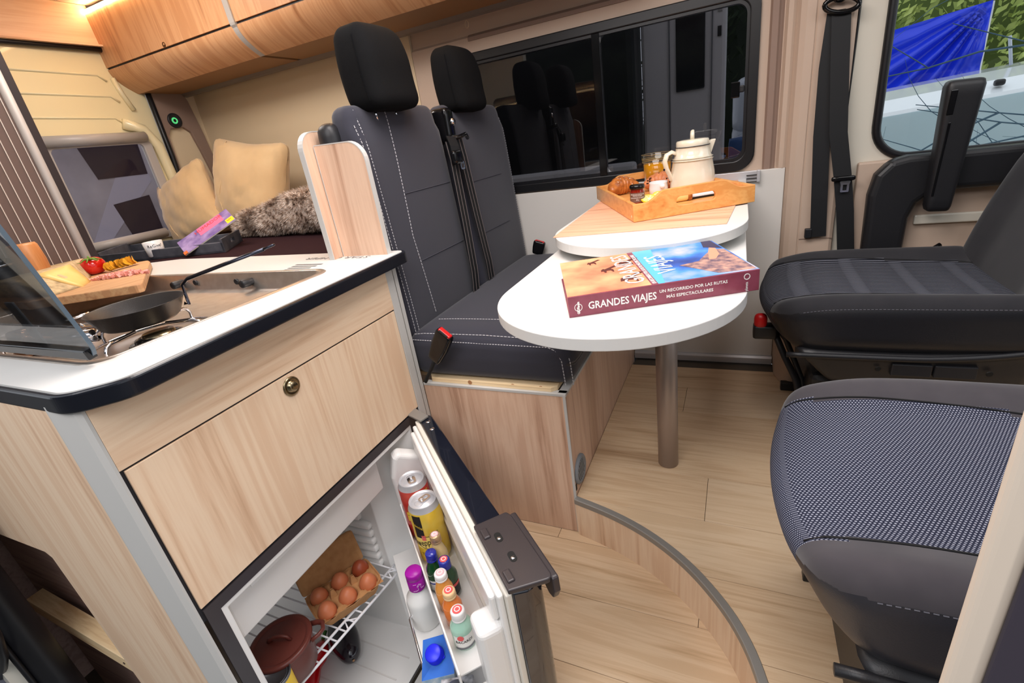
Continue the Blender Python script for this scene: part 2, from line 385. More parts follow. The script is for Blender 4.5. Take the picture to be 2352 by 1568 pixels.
# far wall (driver's side): body panel with window hole
WX0, WX1, WZ0, WZ1 = -1.16, 0.045, 0.915, 1.475
WY = 2.045
bm = new()
outer = [(0.15, 0.134), (0.15, 1.535), (-1.30, 1.535), (-1.30, 0.134)]
def holed(bm, xa, xb, za, zb, hole, y0, y1):
    """rect in xz with rounded hole, thickness y0..y1"""
    n = len(hole); cx = sum(p[0] for p in hole) / n; cz = sum(p[1] for p in hole) / n; out = []
    for x, z in hole:
        dx, dz = x - cx, z - cz; t1 = ((xb if dx > 0 else xa) - cx) / dx if abs(dx) > 1e-9 else 1e9; t2 = ((zb if dz > 0 else za) - cz) / dz if abs(dz) > 1e-9 else 1e9
        t_ = min(t1, t2); out.append((cx + dx * t_, cz + dz * t_))
    # snap nearest to corners
    for c in ((xa, za), (xa, zb), (xb, za), (xb, zb)):
        i = min(range(n), key=lambda k: (out[k][0] - c[0]) ** 2 + (out[k][1] - c[1]) ** 2); out[i] = c
    return ring_prism(bm, out, hole, y0, y1, MXZ)
hole = rrect(WX0, WX1, WZ0, WZ1, 0.055)
bm = holed(new(), -1.30, 0.15, 0.134, 1.535, hole, 2.045, 2.075)
wall_far = struct('wall_far', bm, beige)
# swage band and recessed header above the window
bm = new(); prof = [(2.045, 1.532), (2.058, 1.545), (2.06, 1.60), (2.03, 1.64), (2.0, 1.70), (2.0, 1.76), (2.08, 1.76), (2.08, 1.532)]
def extr_x(bm, prof, x0, x1):
    a = [bm.verts.new((x0, y, z)) for y, z in prof]; b = [bm.verts.new((x1, y, z)) for y, z in prof]; n = len(prof)
    for i in range(n): bm.faces.new((a[i], a[(i + 1) % n], b[(i + 1) % n], b[i]))
    bm.faces.new(a); bm.faces.new(b[::-1]); return bm
obj('header_panel', extr_x(bm, prof, -1.30, 0.31), beige, wall_far)
obj('header_shade', extr_x(new(), [(2.040, 1.522), (2.052, 1.522), (2.062, 1.536), (2.052, 1.545), (2.040, 1.535)], -1.02, 0.10), beige_dark, wall_far)  # darker strip puts the shading of the header step into colour
obj('hook', tube(new(), [(-1.008 + 0.008 * math.cos(a), 2.028, 1.578 + 0.013 * math.sin(a)) for a in [k * PI / 8 for k in range(16)]], 0.0015, 6, closed=True), cream, wall_far)
# cream wall beside the bed
wall_bed = struct('wall_bed', B((-2.80, 2.045, 0.5), (-1.302, 2.075, 1.70)), cream)
# white board below the window + aluminium floor strip
wb = tag(obj('wall_board', B((-1.28, 2.026, 0.170), (0.149, 2.0449, 0.907)), wall_white, bevel=0.002), 'flat white board lining the van side below the window', 'panel')
struct('baseboard_far', extr_x(new(), [(2.02, ZF), (2.008, ZF + 0.006), (2.008, ZF + 0.03), (2.016, ZF + 0.037), (2.0449, ZF + 0.037), (2.0449, ZF)], -0.402, 0.150), alu, smooth=False)
# B pillar with soft vertical columns
bm = new()
prof = [(0.15, 2.03), (0.160, 2.012), (0.176, 2.004), (0.200, 2.001), (0.2035, 2.004), (0.207, 2.001), (0.232, 2.0), (0.300, 2.0), (0.31, 2.006), (0.315, 2.04), (0.315, 2.10), (0.15, 2.10)]
prism(bm, prof, ZF, 1.76)
pill = struct('trim_3', bm, beige)
bm = new(); prism(bm, [(0.075, 2.046), (0.082, 2.035), (0.100, 2.033), (0.106, 2.040), (0.118, 2.046)], 0.907, 1.53)
obj('flute', bm, beige_dark, pill)
bm = new(); prism(bm, [(0.119, 2.046), (0.127, 2.028), (0.140, 2.024), (0.15, 2.03), (0.151, 2.046)], 0.907, 1.53); obj('flute', bm, beige, pill)
obj('seam', B((0.207, 1.9985, 0.655), (0.31, 2.0, 0.657)), beige_dark, pill)
# cab door frame: ivory metal, black seal, window opening, door card
CX0, CX1, CZ0, CZ1 = 0.40, 1.45, 0.905, 1.65
hole = rrect(CX0, CX1, CZ0, CZ1, 0.10, 10)
bm = holed(new(), 0.315, 1.9, ZF, 1.76, hole, 2.03, 2.08)
cabdoor = struct('door_1', bm, cream_door)
obj('weather_seal', tube(new(), [(x, 2.028, z) for x, z in rrect(CX0, CX1, CZ0, CZ1, 0.10, 10)], 0.0125, 8, closed=True), rubber, cabdoor, smooth=True)
obj('door_gap', tube(new(), [(0.318, 2.026, 1.7), (0.316, 2.026, 1.3), (0.312, 2.026, 1.0), (0.322, 2.026, 0.8), (0.345, 2.026, 0.55), (0.35, 2.026, 0.2)], 0.0035, 6), rubber, cabdoor, smooth=True)
obj('door_card', B((0.36, 2.0, ZF), (1.9, 2.03, 0.90)), beige, cabdoor, bevel=0.006)
# black armrest arch on the door card
arch = [(0.395, 0.40), (0.388, 0.80), (0.40, 0.865), (0.435, 0.905), (0.48, 0.915), (1.7, 0.915), (1.7, 0.80), (0.60, 0.80), (0.55, 0.79), (0.52, 0.765), (0.505, 0.72), (0.50, 0.40)]
o = obj('armrest_arch', prism(new(), arch, 1.94, 2.0, MXZ), black_pl, cabdoor, bevel=0.02, seg=4, label='black moulded armrest arch')
obj('card_pocket', B((0.53, 1.985, 0.69), (1.6, 2.0, 0.72)), cream_door, cabdoor, bevel=0.004)
gm = bpy.data.materials.new('window_glass'); gm.use_nodes = True; nt = gm.node_tree; nt.nodes.clear()
def glassmat(name, tint, ior=1.5, boost=1.0, dens=1.0):
    m = bpy.data.materials.new(name); m.use_nodes = True; m.node_tree.nodes.clear()
    out = nd(m, 'ShaderNodeOutputMaterial'); mx = nd(m, 'ShaderNodeMixShader'); tr = nd(m, 'ShaderNodeBsdfTransparent'); gl = nd(m, 'ShaderNodeBsdfGlossy'); lw = nd(m, 'ShaderNodeLayerWeight'); pw = nd(m, 'ShaderNodeMath', operation='POWER'); fr = nd(m, 'ShaderNodeMath', operation='MULTIPLY_ADD')
    tr.inputs[0].default_value = tint + (1,); gl.inputs[0].default_value = (1, 1, 1, 1); gl.inputs['Roughness'].default_value = 0.02; f0 = ((ior - 1) / (ior + 1)) ** 2; lw.inputs[0].default_value = 0.5; pw.inputs[1].default_value = 5.0; fr.inputs[1].default_value = 1 - f0; fr.inputs[2].default_value = f0; lk(m, lw.outputs['Facing'], pw.inputs[0]); lk(m, pw.outputs[0], fr.inputs[0])
    lk(m, fr.outputs[0], mx.inputs[0]); lk(m, tr.outputs[0], mx.inputs[1]); lk(m, gl.outputs[0], mx.inputs[2]); lk(m, mx.outputs[0], out.inputs[0]); return m
tinted = glassmat('tinted_glass', (0.46, 0.46, 0.48), 1.55)
clear_gl = glassmat('clear_glass', (0.94, 0.96, 0.95), 1.45)
bpy.data.materials.remove(gm)
# window 1 : black framed slider
win = struct('window_1', ring_prism(new(), rrect(WX0 - 0.004, WX1 + 0.004, WZ0 - 0.004, WZ1 + 0.004, 0.06), rrect(WX0 + 0.033, WX1 - 0.028, WZ0 + 0.030, WZ1 - 0.030, 0.04), 2.031, 2.06, MXZ), mat('window_black', (17, 17, 20), 0.4), bevel=0.004)
obj('inner_seal', ring_prism(new(), rrect(WX0 + 0.03, WX1 - 0.025, WZ0 + 0.027, WZ1 - 0.027, 0.04), rrect(WX0 + 0.045, WX1 - 0.037, WZ0 + 0.040, WZ1 - 0.040, 0.034), 2.037, 2.064, MXZ), rubber, win)
obj('divider', B((-0.513, 2.034, WZ0 + 0.03), (-0.483, 2.062, WZ1 - 0.03)), black_gloss, win, bevel=0.002)
obj('glass_pane', prism(new(), [(p[0], p[1]) for p in rrect(-0.484, WX1 - 0.034, WZ0 + 0.036, WZ1 - 0.036, 0.034)], 2.0478, 2.048, MXZ), tinted, win)
obj('glass_pane', B((WX0 + 0.04, 2.0558, WZ0 + 0.036), (-0.50, 2.056, WZ1 - 0.036)), tinted, win)
obj('latch', B((-0.034, 2.026, 1.155), (-0.006, 2.046, 1.205)), black_gloss, win, bevel=0.003)
obj('latch', B((-0.008, 2.022, 1.170), (0.008, 2.046, 1.192)), black_pl, win, bevel=0.004)
# cab window glass
win2 = struct('window_2', prism(new(), rrect(CX0, CX1, CZ0, CZ1, 0.10, 10), 2.05, 2.0502, MXZ), clear_gl)

# rear wall: two-part painted door with ribs, window and seal
RX = -2.75
hole = rrect(1.26, 1.70, 0.93, 1.40, 0.03)
bm = new()
def holed_x(bm, ya, yb, za, zb, hole, x0, x1):
    return bm
n = len(hole)
bm = holed(new(), 0.9, 1.785, 0.6, 1.80, hole, 0, 0.03); bm.transform(Matrix(((0, -1, 0, RX), (1, 0, 0, 0), (0, 0, 1, 0), (0, 0, 0, 1))))
rear = struct('wall_rear', bm, cream_metal)
for z, ya, yb in ((1.675, 1.0, 1.60), (1.585, 1.0, 1.62), (1.49, 1.0, 1.60)):
    o = obj('pressed_rib', tube(new(), [(RX + 0.001, ya, z + 0.02), (RX + 0.001, yb, z + 0.005), (RX + 0.004, yb + 0.03, z - 0.02)], 0.006, 8, flat=0.5), cream_metal, rear, smooth=True)
obj('pressed_rib', tube(new(), [(RX + 0.01, 1.62, 1.47), (RX + 0.012, 1.70, 1.44), (RX + 0.014, 1.745, 1.36), (RX + 0.014, 1.755, 1.20), (RX + 0.014, 1.755, 0.95)], 0.026, 10), cream_metal, rear, smooth=True)
obj('pressed_rib', tube(new(), [(RX + 0.004, 1.66, 1.67), (RX + 0.004, 1.675, 1.60), (RX + 0.004, 1.70, 1.53)], 0.012, 8), cream_metal, rear, smooth=True)
obj('door_seal', tube(new(), [(RX + 0.02, 1.79, 1.78), (RX + 0.02, 1.79, 1.3), (RX + 0.02, 1.775, 1.0), (RX + 0.02, 1.77, 0.8)], 0.013, 8), rubber, rear, smooth=True)
struct('trim_4', tube(new(), [(RX + 0.02, 0.92, 1.79), (RX + 0.02, 1.80, 1.785)], 0.012, 8), rubber, smooth=True)
win3 = struct('window_3', ring_prism(new(), rrect(1.245, 1.715, 0.915, 1.415, 0.035), rrect(1.275, 1.672, 0.95, 1.375, 0.02), 0, 0.018, Matrix(((0, 0, 1, RX - 0.002), (1, 0, 0, 0), (0, 1, 0, 0), (0, 0, 0, 1)))), mat('grey_blind_frame', (178, 172, 168), 0.5), bevel=0.003)
obj('blind_cassette', tube(new(), [(RX + 0.025, 1.25, 1.405), (RX + 0.025, 1.69, 1.405)], 0.024, 12), mat('satin_grey', (172, 166, 162), 0.35), win3, smooth=True)
obj('blind_cassette', tube(new(), [(RX + 0.03, 1.20, 0.945), (RX + 0.03, 1.60, 0.945)], 0.022, 12), MATS['satin_grey'], win3, smooth=True)
rear_gl = glassmat('rear_tinted_glass', (0.80, 0.76, 0.80), 1.3)
obj('glass_pane', B((RX - 0.0202, 1.27, 0.94), (RX - 0.02, 1.68, 1.38)), rear_gl, win3)
# rear corner trim with cut-out
cut = [(1.835, 1.37), (1.90, 1.405), (1.935, 1.37), (1.955, 1.2), (1.955, 0.9), (1.83, 0.9)]
MX_ = Matrix(((0, 0, 1, RX), (1, 0, 0, 0), (0, 1, 0, 0), (0, 0, 0, 1)))
def shape(pts, r=0.0): return pts
outer = [(1.795, 1.64), (1.88, 1.645), (1.965, 1.635), (1.99, 1.57), (2.015, 1.40), (2.035, 1.2), (2.04, 0.86), (1.79, 0.86)]
inner = [(1.815, 1.40), (1.84, 1.436), (1.915, 1.440), (1.945, 1.415), (1.965, 1.32), (1.985, 1.2), (1.99, 0.88), (1.80, 0.88)]
ct = struct('trim_5', ring_prism(new(), outer, inner, 0, 0.02, MX_), beige_dark, bevel=0.004)
obj('backing', B((RX - 0.01, 1.80, 0.86), (RX + 0.001, 2.045, 1.66)), cream, ct)
sock = thing('wall_socket', 'round black wall socket with a green lit centre on the brown corner trim', 'socket', (RX + 0.022, 1.875, 1.475))
MS = Matrix(((0, 0, 1, RX + 0.02), (1, 0, 0, 1.875), (0, 1, 0, 1.475), (0, 0, 0, 1)))
obj('bezel', lathe(new(), [(0, 0.002), (0.020, 0.002), (0.030, 0.008), (0.036, 0.006), (0.037, 0.0)], 24, MS), black_pl, sock, smooth=True)
obj('lit_ring', lathe(new(), [(0.008, 0.004), (0.014, 0.006), (0.016, 0.002)], 24, MS), mat('green_led', (80, 190, 120), 0.4, emit=(90, 220, 130), es=0.6), sock)
# ceiling, rear beam
ceil = struct('ceiling', B((-2.80, 0.15, 1.962), (2.0, 2.05, 1.99)), mat('ceiling_felt', (222, 206, 186), 0.8))
beam = struct('trim_6', B((-2.75, 0.3, 1.80), (-2.725, 1.66, 1.961)), wood('beam_oak', (238, 200, 168), (230, 186, 152), (206, 156, 122), 'Y', 0.4), bevel=0.002)
obj('beam_soffit', B((-2.75, 0.6, 1.793), (-2.70, 1.66, 1.80)), MATS['beam_oak'], beam)
struct('wall_cab', B((1.9, 0.15, 0.0), (1.93, 2.08, 0.95)), black_pl)
# near side: rear jamb side wall (behind the kitchen) and front B pillar
struct('wall_near', B((-2.80, 0.10, 0.0), (-1.95, 0.14, 2.0)), cream_metal)
# ================================================================ KITCHEN UNIT
KX = -0.858
kit = thing('kitchen_cabinet', 'pale oak kitchen cabinet with grey corner post, flap door and the fridge below', 'cabinet', (-1.45, 0.66, 0.0))
obj('rail_panel', B((KX - 0.018, 0.293, 0.7475), (KX, 1.010, 0.872)), woodY, kit, bevel=0.0008)
fl = obj('flap_door', B((KX - 0.018, 0.299, 0.4345), (KX, 1.008, 0.7435)), woodZ, kit, bevel=0.0008)
MB_ = Matrix(((0, 0, 1, KX), (1, 0, 0, 0.626), (0, 1, 0, 0.716), (0, 0, 0, 1)))
obj('push_button', lathe(new(), [(0.0215, 0), (0.0215, 0.002), (0.0175, 0.0035), (0.0135, 0.0015), (0.0125, 0.0015), (0.0115, 0.008), (0.009, 0.010), (0, 0.0105)], 32, MB_), brass, fl, smooth=True)
obj('carcass_gap', B((KX - 0.02, 0.292, 0.404), (KX - 0.004, 1.010, 0.872)), mat('dark_gap', (30, 28, 34), 0.6), kit)
obj('corner_post', prism(new(), [(KX, 0.2925), (KX, 0.288), (KX - 0.006, 0.281), (KX - 0.052, 0.271), (KX - 0.056, 0.271), (KX - 0.056, 0.2925)], 0.0, 0.872), grey_edge, kit)
obj('end_post', B((KX - 0.02, 1.010, 0.0), (KX, 1.040, 0.872)), grey_edge, kit, bevel=0.002)
# side panel facing the sliding door, with the cut-out
pts = [(KX - 0.056, 0.0), (KX - 0.056, 0.872), (-2.08, 0.872), (-2.08, 0.456), (-1.58, 0.456), (-1.325, 0.466), (-1.305, 0.455), (-1.285, 0.0)]
obj('side_panel', prism(new(), pts, 0.272, 0.288, MXZ), woodZ, kit, bevel=0.0008)
obj('inner_board', B((-1.93, 0.335, -0.40), (-1.20, 0.350, 0.60)), ply, kit)
bt = new(); Mt = frame_m((-1.785, 0.287, 0.142), (0.50, 0, -0.048), (0, 1, 0))
box(bt, (0, -0.006, -0.046), (0.50, 0.034, 0.0)); bt.transform(Mt)
obj('timber_batten', bt, pine, kit, bevel=0.001)
for sx in (0.44, 0.475): obj('screw', lathe(new(), [(0, 0), (0.0035, 0), (0.0035, 0.001), (0, 0.001)], 8, Mt @ Matrix.Translation((sx, -0.0065, -0.022)) @ Matrix.Rotation(PI / 2, 4, 'X')), mat('dark_screw', (70, 55, 50), 0.5), kit)
obj('back_panel', B((-2.08, 1.02, 0.0), (-1.30, 1.04, 0.872)), woodZ, kit)
obj('rear_panel', B((-2.10, 0.21, -0.45), (-2.08, 1.04, 0.860)), ply, kit)
# worktop with black edge
def rpoly(pts, rs, n=10):
    out = []; N = len(pts)
    for i, p in enumerate(pts):
        p = Vector((p[0], p[1])); a = Vector(pts[i - 1][:2]); b = Vector(pts[(i + 1) % N][:2]); r = rs[i] if isinstance(rs, (list, tuple)) else rs
        if r <= 0: out.append((p.x, p.y)); continue
        u = (a - p).normalized(); v = (b - p).normalized(); ang = u.angle(v); t_ = r / math.tan(ang / 2); c = p + (u + v).normalized() * (r / math.sin(ang / 2))
        s = p + u * t_; e = p + v * t_; a0 = math.atan2(s.y - c.y, s.x - c.x); a1 = math.atan2(e.y - c.y, e.x - c.x); d_ = (a1 - a0 + PI) % (2 * PI) - PI
        out += [(c.x + r * math.cos(a0 + d_ * k / n), c.y + r * math.sin(a0 + d_ * k / n)) for k in range(n + 1)]
    return out
def offset(pts, d_):
    N = len(pts); out = []
    for i in range(N):
        a, p, b = Vector(pts[i - 1]), Vector(pts[i]), Vector(pts[(i + 1) % N]); t_ = ((p - a).normalized() + (b - p).normalized()).normalized(); out.append((p.x + t_.y * d_, p.y - t_.x * d_))
    return out
WT = rpoly([(-2.09, 0.283), (-0.86, 0.281), (-0.812, 0.335), (-0.838, 1.088), (-1.925, 1.142), (-2.09, 1.098)], [0.005, 0.05, 0.05, 0.022, 0.01, 0.01])
HX0, HX1, HY0, HY1 = -1.76, -0.942, 0.362, 0.905
hobhole = rrect(HX0, HX1, HY0, HY1, 0.045)
def poly_with_hole(outer, inner, z0, z1):
    """bridge outer loop to inner loop by angle (both ccw) """
    bm = new(); cx = sum(p[0] for p in inner) / len(inner); cy = sum(p[1] for p in inner) / len(inner)
    def loop(pts, z): return [bm.verts.new((x, y, z)) for x, y in pts]
    for z in (z0, z1):
        a = loop(outer, z); b = loop(inner, z)
        es = [bm.edges.new((a[i], a[(i + 1) % len(a)])) for i in range(len(a))] + [bm.edges.new((b[i], b[(i + 1) % len(b)])) for i in range(len(b))]
        bmesh.ops.triangle_fill(bm, edges=es, use_beauty=True)
        if z == z0: a0, b0 = a, b
    for p, q in ((a0, a), (b0, b)):
        for i in range(len(p)):
            j = (i + 1) % len(p); bm.faces.new((p[i], p[j], q[j], q[i]))
    return bm
wt = thing('worktop', 'white kitchen worktop with a black edge around the hob', 'worktop', (-1.45, 0.69, 0.872))
obj('top_slab', poly_with_hole(WT, hobhole, 0.872, 0.894), white_lam, wt)
eo = offset(WT, 0.010); em = offset(WT, 0.0005)
obj('edge_band', ring_prism(new(), eo, em, 0.862, 0.8935), black_edge, wt, bevel=0.005, seg=3)
# lettering lies upside down to the camera
Mtx = frame_m((-0.905, 1.003, 0.8941), (-1, 0.02, 0), (-0.02, -1, 0)); Mtx = Mtx @ Matrix.Diagonal((1, 1, 1, 1))
text('STAR CAMPER', 0.030, frame_m((-0.915, 1.040, 0.8942), (-1, 0.045, 0), (0, -1, 0)), mat('worktop_print', (92, 90, 92), 0.5), wt, 'lettering', 0.0002, sx=1.3)
for k in range(4): obj('emblem_bar', prism(new(), [(-1.03 - 0.004 * k, 0.965 - k * 0.018), (-1.135 + 0.004 * k, 0.97 - k * 0.018), (-1.135 + 0.004 * k, 0.978 - k * 0.018), (-1.03 - 0.004 * k, 0.973 - k * 0.018)], 0.8941, 0.8945), MATS['worktop_print'], wt)

# ================================================================ HOB
hob = thing('gas_hob', 'stainless steel gas hob sunk in the white worktop with its glass lid raised', 'hob', (-1.35, 0.63, 0.86))
HZ = 0.848
def ringloft(bm, loops, cap=True):
    rows = [[bm.verts.new((x, y, z)) for x, y in pts] for pts, z in loops]; n = len(rows[0])
    for a, b in zip(rows, rows[1:]):
        for i in range(n): bm.faces.new((a[i], a[(i + 1) % n], b[(i + 1) % n], b[i]))
    if cap: bm.faces.new(rows[-1])
    return bm
bm = ringloft(new(), [(rrect(HX0 - 0.008, HX1 + 0.008, HY0 - 0.008, HY1 + 0.008, 0.05), 0.8942), (rrect(HX0 - 0.006, HX1 + 0.006, HY0 - 0.006, HY1 + 0.006, 0.05), 0.8965), (rrect(HX0 + 0.004, HX1 - 0.004, HY0 + 0.004, HY1 - 0.004, 0.045), 0.8965),
    (rrect(HX0 + 0.008, HX1 - 0.008, HY0 + 0.008, HY1 - 0.006, 0.045), 0.893), (rrect(HX0 + 0.02, HX1 - 0.04, HY0 + 0.035, HY1 - 0.012, 0.05), HZ + 0.005), (rrect(HX0 + 0.03, HX1 - 0.055, HY0 + 0.05, HY1 - 0.022, 0.05), HZ)])
obj('steel_tray', bm, steel, hob, smooth=True)
def yknob(x, r, l, name='knob'):
    M = Matrix(((1, 0, 0, x), (0, 0, -1, 0.896), (0, 1, 0, 0.873), (0, 0, 0, 1)))
    return obj(name, lathe(new(), [(r * 0.9, 0), (r, l * 0.2), (r, l * 0.9), (r * 0.85, l), (0, l)], 20, M), black_pl, hob, smooth=True)
for x in (-1.545, -1.235): yknob(x, 0.0115, 0.034)
for x in (-1.48, -1.295): yknob(x, 0.008, 0.006, 'button')
def burner(cx, cy, r):
    b = obj('burner', lathe(new(), [(r * 0.9, HZ), (r, HZ + 0.004), (r * 0.98, HZ + 0.008), (r * 0.8, HZ + 0.010), (r * 0.78, HZ + 0.016), (r * 0.62, HZ + 0.019), (0, HZ + 0.020)], 32, center=(cx, cy, 0)), black_gloss, hob, smooth=True)
    obj('burner_cap', lathe(new(), [(r * 0.55, HZ + 0.019), (r * 0.5, HZ + 0.024), (0, HZ + 0.025)], 24, center=(cx, cy, 0)), brass, b, smooth=True)
burner(-1.09, 0.545, 0.058); burner(-1.46, 0.52, 0.05)
def trivet(cx, cy, r, rot):
    for k in range(4):
        a = rot + k * PI / 2; c, s = math.cos(a), math.sin(a)
        pts = [(cx + c * r * q, cy + s * r * q, z) for q, z in ((1.05, HZ + 0.001), (1.06, HZ + 0.022), (1.0, HZ + 0.032), (0.9, HZ + 0.036), (0.35, HZ + 0.036))]
        obj('trivet_arm', tube(new(), pts, 0.0034, 8), chrome, hob, smooth=True)
    obj('trivet_ring', tube(new(), [(cx + r * 1.05 * math.cos(a), cy + r * 1.05 * math.sin(a), HZ + 0.006) for a in [k * PI / 16 for k in range(32)]], 0.003, 6, closed=True), chrome, hob, smooth=True)
trivet(-1.12, 0.55, 0.112, 0.35); trivet(-1.46, 0.52, 0.10, 0.2)
# glass lid standing open on the near side
smoked = glassmat('smoked_lid_glass', (0.38, 0.40, 0.42), 1.75)
LB = Vector((-0.915, 0.362, 0.905)); lx = Vector((-1, 0, 0)); lz = Vector((0, -0.16, 0.987)).normalized()
ML = frame_m(LB, lx, lz)
obj('glass_lid', prism(new(), rpoly([(0, 0), (0.86, 0), (0.86, 0.54), (0, 0.54)], 0.035), 0, 0.0045, ML), smoked, hob)
obj('lid_edge', ring_prism(new(), rpoly([(-0.0012, -0.0012), (0.8612, -0.0012), (0.8612, 0.5412), (-0.0012, 0.5412)], 0.036), rpoly([(0.0006, 0.0006), (0.8594, 0.0006), (0.8594, 0.5394), (0.0006, 0.5394)], 0.035), -0.0006, 0.0052, ML), mat('ground_glass_edge', (84, 98, 110), 0.25), hob)
obj('lid_rail', box(new(), (0.012, 0.003, -0.008), (0.85, 0.020, 0.006), ML), black_gloss, hob, bevel=0.002)
obj('hinge_arm', box(new(), (0.16, 0.0, 0.006), (0.19, 0.10, 0.010), ML), mat('hinge_grey', (120, 122, 124), 0.4), hob, bevel=0.002)

# frying pan
pan = thing('frying_pan', 'black frying pan with a long upright steel handle on the gas hob', 'frying pan', (-1.150, 0.556, HZ + 0.0395))
PZ = HZ + 0.0400
pr = [(0, PZ), (0.066, PZ), (0.073, PZ + 0.005), (0.090, PZ + 0.038), (0.0925, PZ + 0.0385), (0.092, PZ + 0.0395), (0.089, PZ + 0.0385), (0.071, PZ + 0.008), (0.064, PZ + 0.0035), (0, PZ + 0.0035)]
PCX, PCY = -1.150, 0.556
obj('body', lathe(new(), pr, 56, center=(PCX, PCY, 0)), noisy(mat('pan_nonstick', (44, 42, 42), 0.36), 700, 2, None, 0, 0.15), pan, smooth=True)
hd = Vector((0.62, 0.78, 0)).normalized(); h0 = Vector((PCX, PCY, PZ + 0.018)) + hd * 0.088
hp = [h0 - hd * 0.004, h0 + hd * 0.004 + Vector((0, 0, -0.004)), h0 + hd * 0.008 + Vector((0, 0, 0.05)), h0 + hd * 0.018 + Vector((0, 0, 0.062))]
he = Vector((-0.892, 0.700, 0.998)); hp += [he + (hp[-1] - he) * 0.5 + Vector((0, 0, 0.004)), he]
hp = [h0 - hd * 0.004, h0 + hd * 0.004 + Vector((0, 0, -0.004)), h0 + hd * 0.006 + Vector((0, 0, 0.040))]
obj('handle', tube(new(), hp + [hp[-1] + Vector((0.02, 0.004, 0.012)), he + (hp[-1] - he) * 0.5 + Vector((0, 0, 0.004)), he], 0.0055, 10, flat=0.6), mat('dark_steel', (60, 62, 72), 0.2, 0.9), pan, smooth=True)
hdir = (he - hp[-1]).normalized()
obj('hang_loop', tube(new(), [he + hdir * 0.012 * (1 - math.cos(a)) + Vector((0, 0, 1)).cross(hdir) * 0.007 * math.sin(a) for a in [k * PI / 8 for k in range(16)]], 0.0028, 6, closed=True), MATS['dark_steel'], pan, smooth=True)
# moka-like steel part behind the lid : folded tap lying in the sink half
tap = thing('folding_tap', 'folded chrome tap lying in the steel tray beside the glass lid', 'tap', (-1.33, 0.47, HZ))
obj('spout', tube(new(), [(-1.40, 0.455, HZ + 0.030), (-1.27, 0.485, HZ + 0.030), (-1.23, 0.50, HZ + 0.03)], 0.014, 14), chrome, tap, smooth=True)
obj('lever', tube(new(), [(-1.39, 0.50, HZ + 0.034), (-1.24, 0.53, HZ + 0.036), (-1.20, 0.54, HZ + 0.045)], 0.006, 10), chrome, tap, smooth=True)
obj('body', lathe(new(), [(0.0, 0), (0.03, 0), (0.032, 0.004), (0.024, 0.012), (0.022, 0.05), (0.02, 0.056), (0, 0.057)], 24, center=(-1.42, 0.45, HZ)), mat('bronze_chrome', (150, 110, 84), 0.15, 1.0), tap, smooth=True)

# ================================================================ CHOPPING BOARD AND FOOD
cb = thing('chopping_board', 'rectangular wooden chopping board with cheese, tomato and crisps on it', 'board', (-1.60, 0.75, 0.8966))
BP = [(-1.440, 0.732), (-1.480, 0.715), (-1.72, 0.59), (-2.06, 0.60), (-2.06, 0.98), (-1.93, 1.035), (-1.885, 1.015)]
obj('slab', prism(new(), rpoly(BP, 0.012, 4), 0.8966, 0.919), wood('board_acacia', (214, 170, 124), (198, 148, 104), (164, 112, 74), 'Y', 0.5, 1.4), cb, bevel=0.003, seg=3)
CZ = 0.9192
rind = noisy(mat('cheese_rind', (214, 188, 144), 0.8), 70, 5, (160, 138, 104), 0.9, 0.8)
chz = noisy(mat('cheese_paste', (242, 200, 118), 0.45), 40, 3, (248, 212, 140), 0.5, 0.1)
ch = thing('cheese_wedge', 'thick wedge of yellow cheese with mottled rind on the chopping board', 'cheese', (-1.88, 0.74, CZ))
CBt = [(-1.690, 0.640, CZ), (-1.716, 0.722, CZ), (-1.786, 0.775, CZ), (-2.02, 0.90, CZ), (-2.10, 0.62, CZ)]
CTt = [(-1.760, 0.600, CZ + 0.052), (-1.800, 0.700, CZ + 0.055), (-1.835, 0.765, CZ + 0.056), (-2.02, 0.89, CZ + 0.050), (-2.10, 0.62, CZ + 0.046)]
bm = new(); vb = [bm.verts.new(p) for p in CBt]; vt = [bm.verts.new(p) for p in CTt]
bm.faces.new(vb[::-1]); bm.faces.new(vt)
for k in range(5): bm.faces.new((vb[k], vb[(k + 1) % 5], vt[(k + 1) % 5], vt[k]))
bmesh.ops.subdivide_edges(bm, edges=bm.edges[:], cuts=6, use_grid_fill=True)
for v in bm.verts: v.co += Vector(noise.noise_vector(v.co * 30)) * 0.002; v.co.z = max(v.co.z, CZ)
obj('rind', bm, rind, ch, smooth=True)
bm = new(); q_ = [Vector(CBt[1]) + Vector((0.004, 0.000, 0.001)), Vector(CBt[2]) + Vector((0.006, 0.002, 0.001)), Vector(CTt[2]) + Vector((0.005, 0.002, 0.002)), Vector(CTt[1]) + Vector((0.004, 0, 0.002))]
q_ = [q_[0], q_[1], q_[2], Vector(CTt[1]).lerp(Vector(CTt[0]), 0.35) + Vector((0.005, -0.003, 0.002))]
bm.faces.new([bm.verts.new(p) for p in q_]); bmesh.ops.subdivide_edges(bm, edges=bm.edges[:], cuts=4, use_grid_fill=True); bmesh.ops.solidify(bm, geom=bm.faces[:], thickness=0.006)
obj('cut_face', bm, chz, ch, smooth=True)
tm = thing('tomato', 'ripe red tomato with green stem on the chopping board', 'tomato', (-1.925, 0.865, CZ))
bm = rbox((0.034, 0.034, 0.028), 0.0279, 10); bm.transform(Matrix.Translation((-1.925, 0.865, CZ + 0.028)))
obj('flesh', bm, mat('tomato_red', (206, 26, 16), 0.15, coat=0.5), tm, smooth=True)
bm = new()
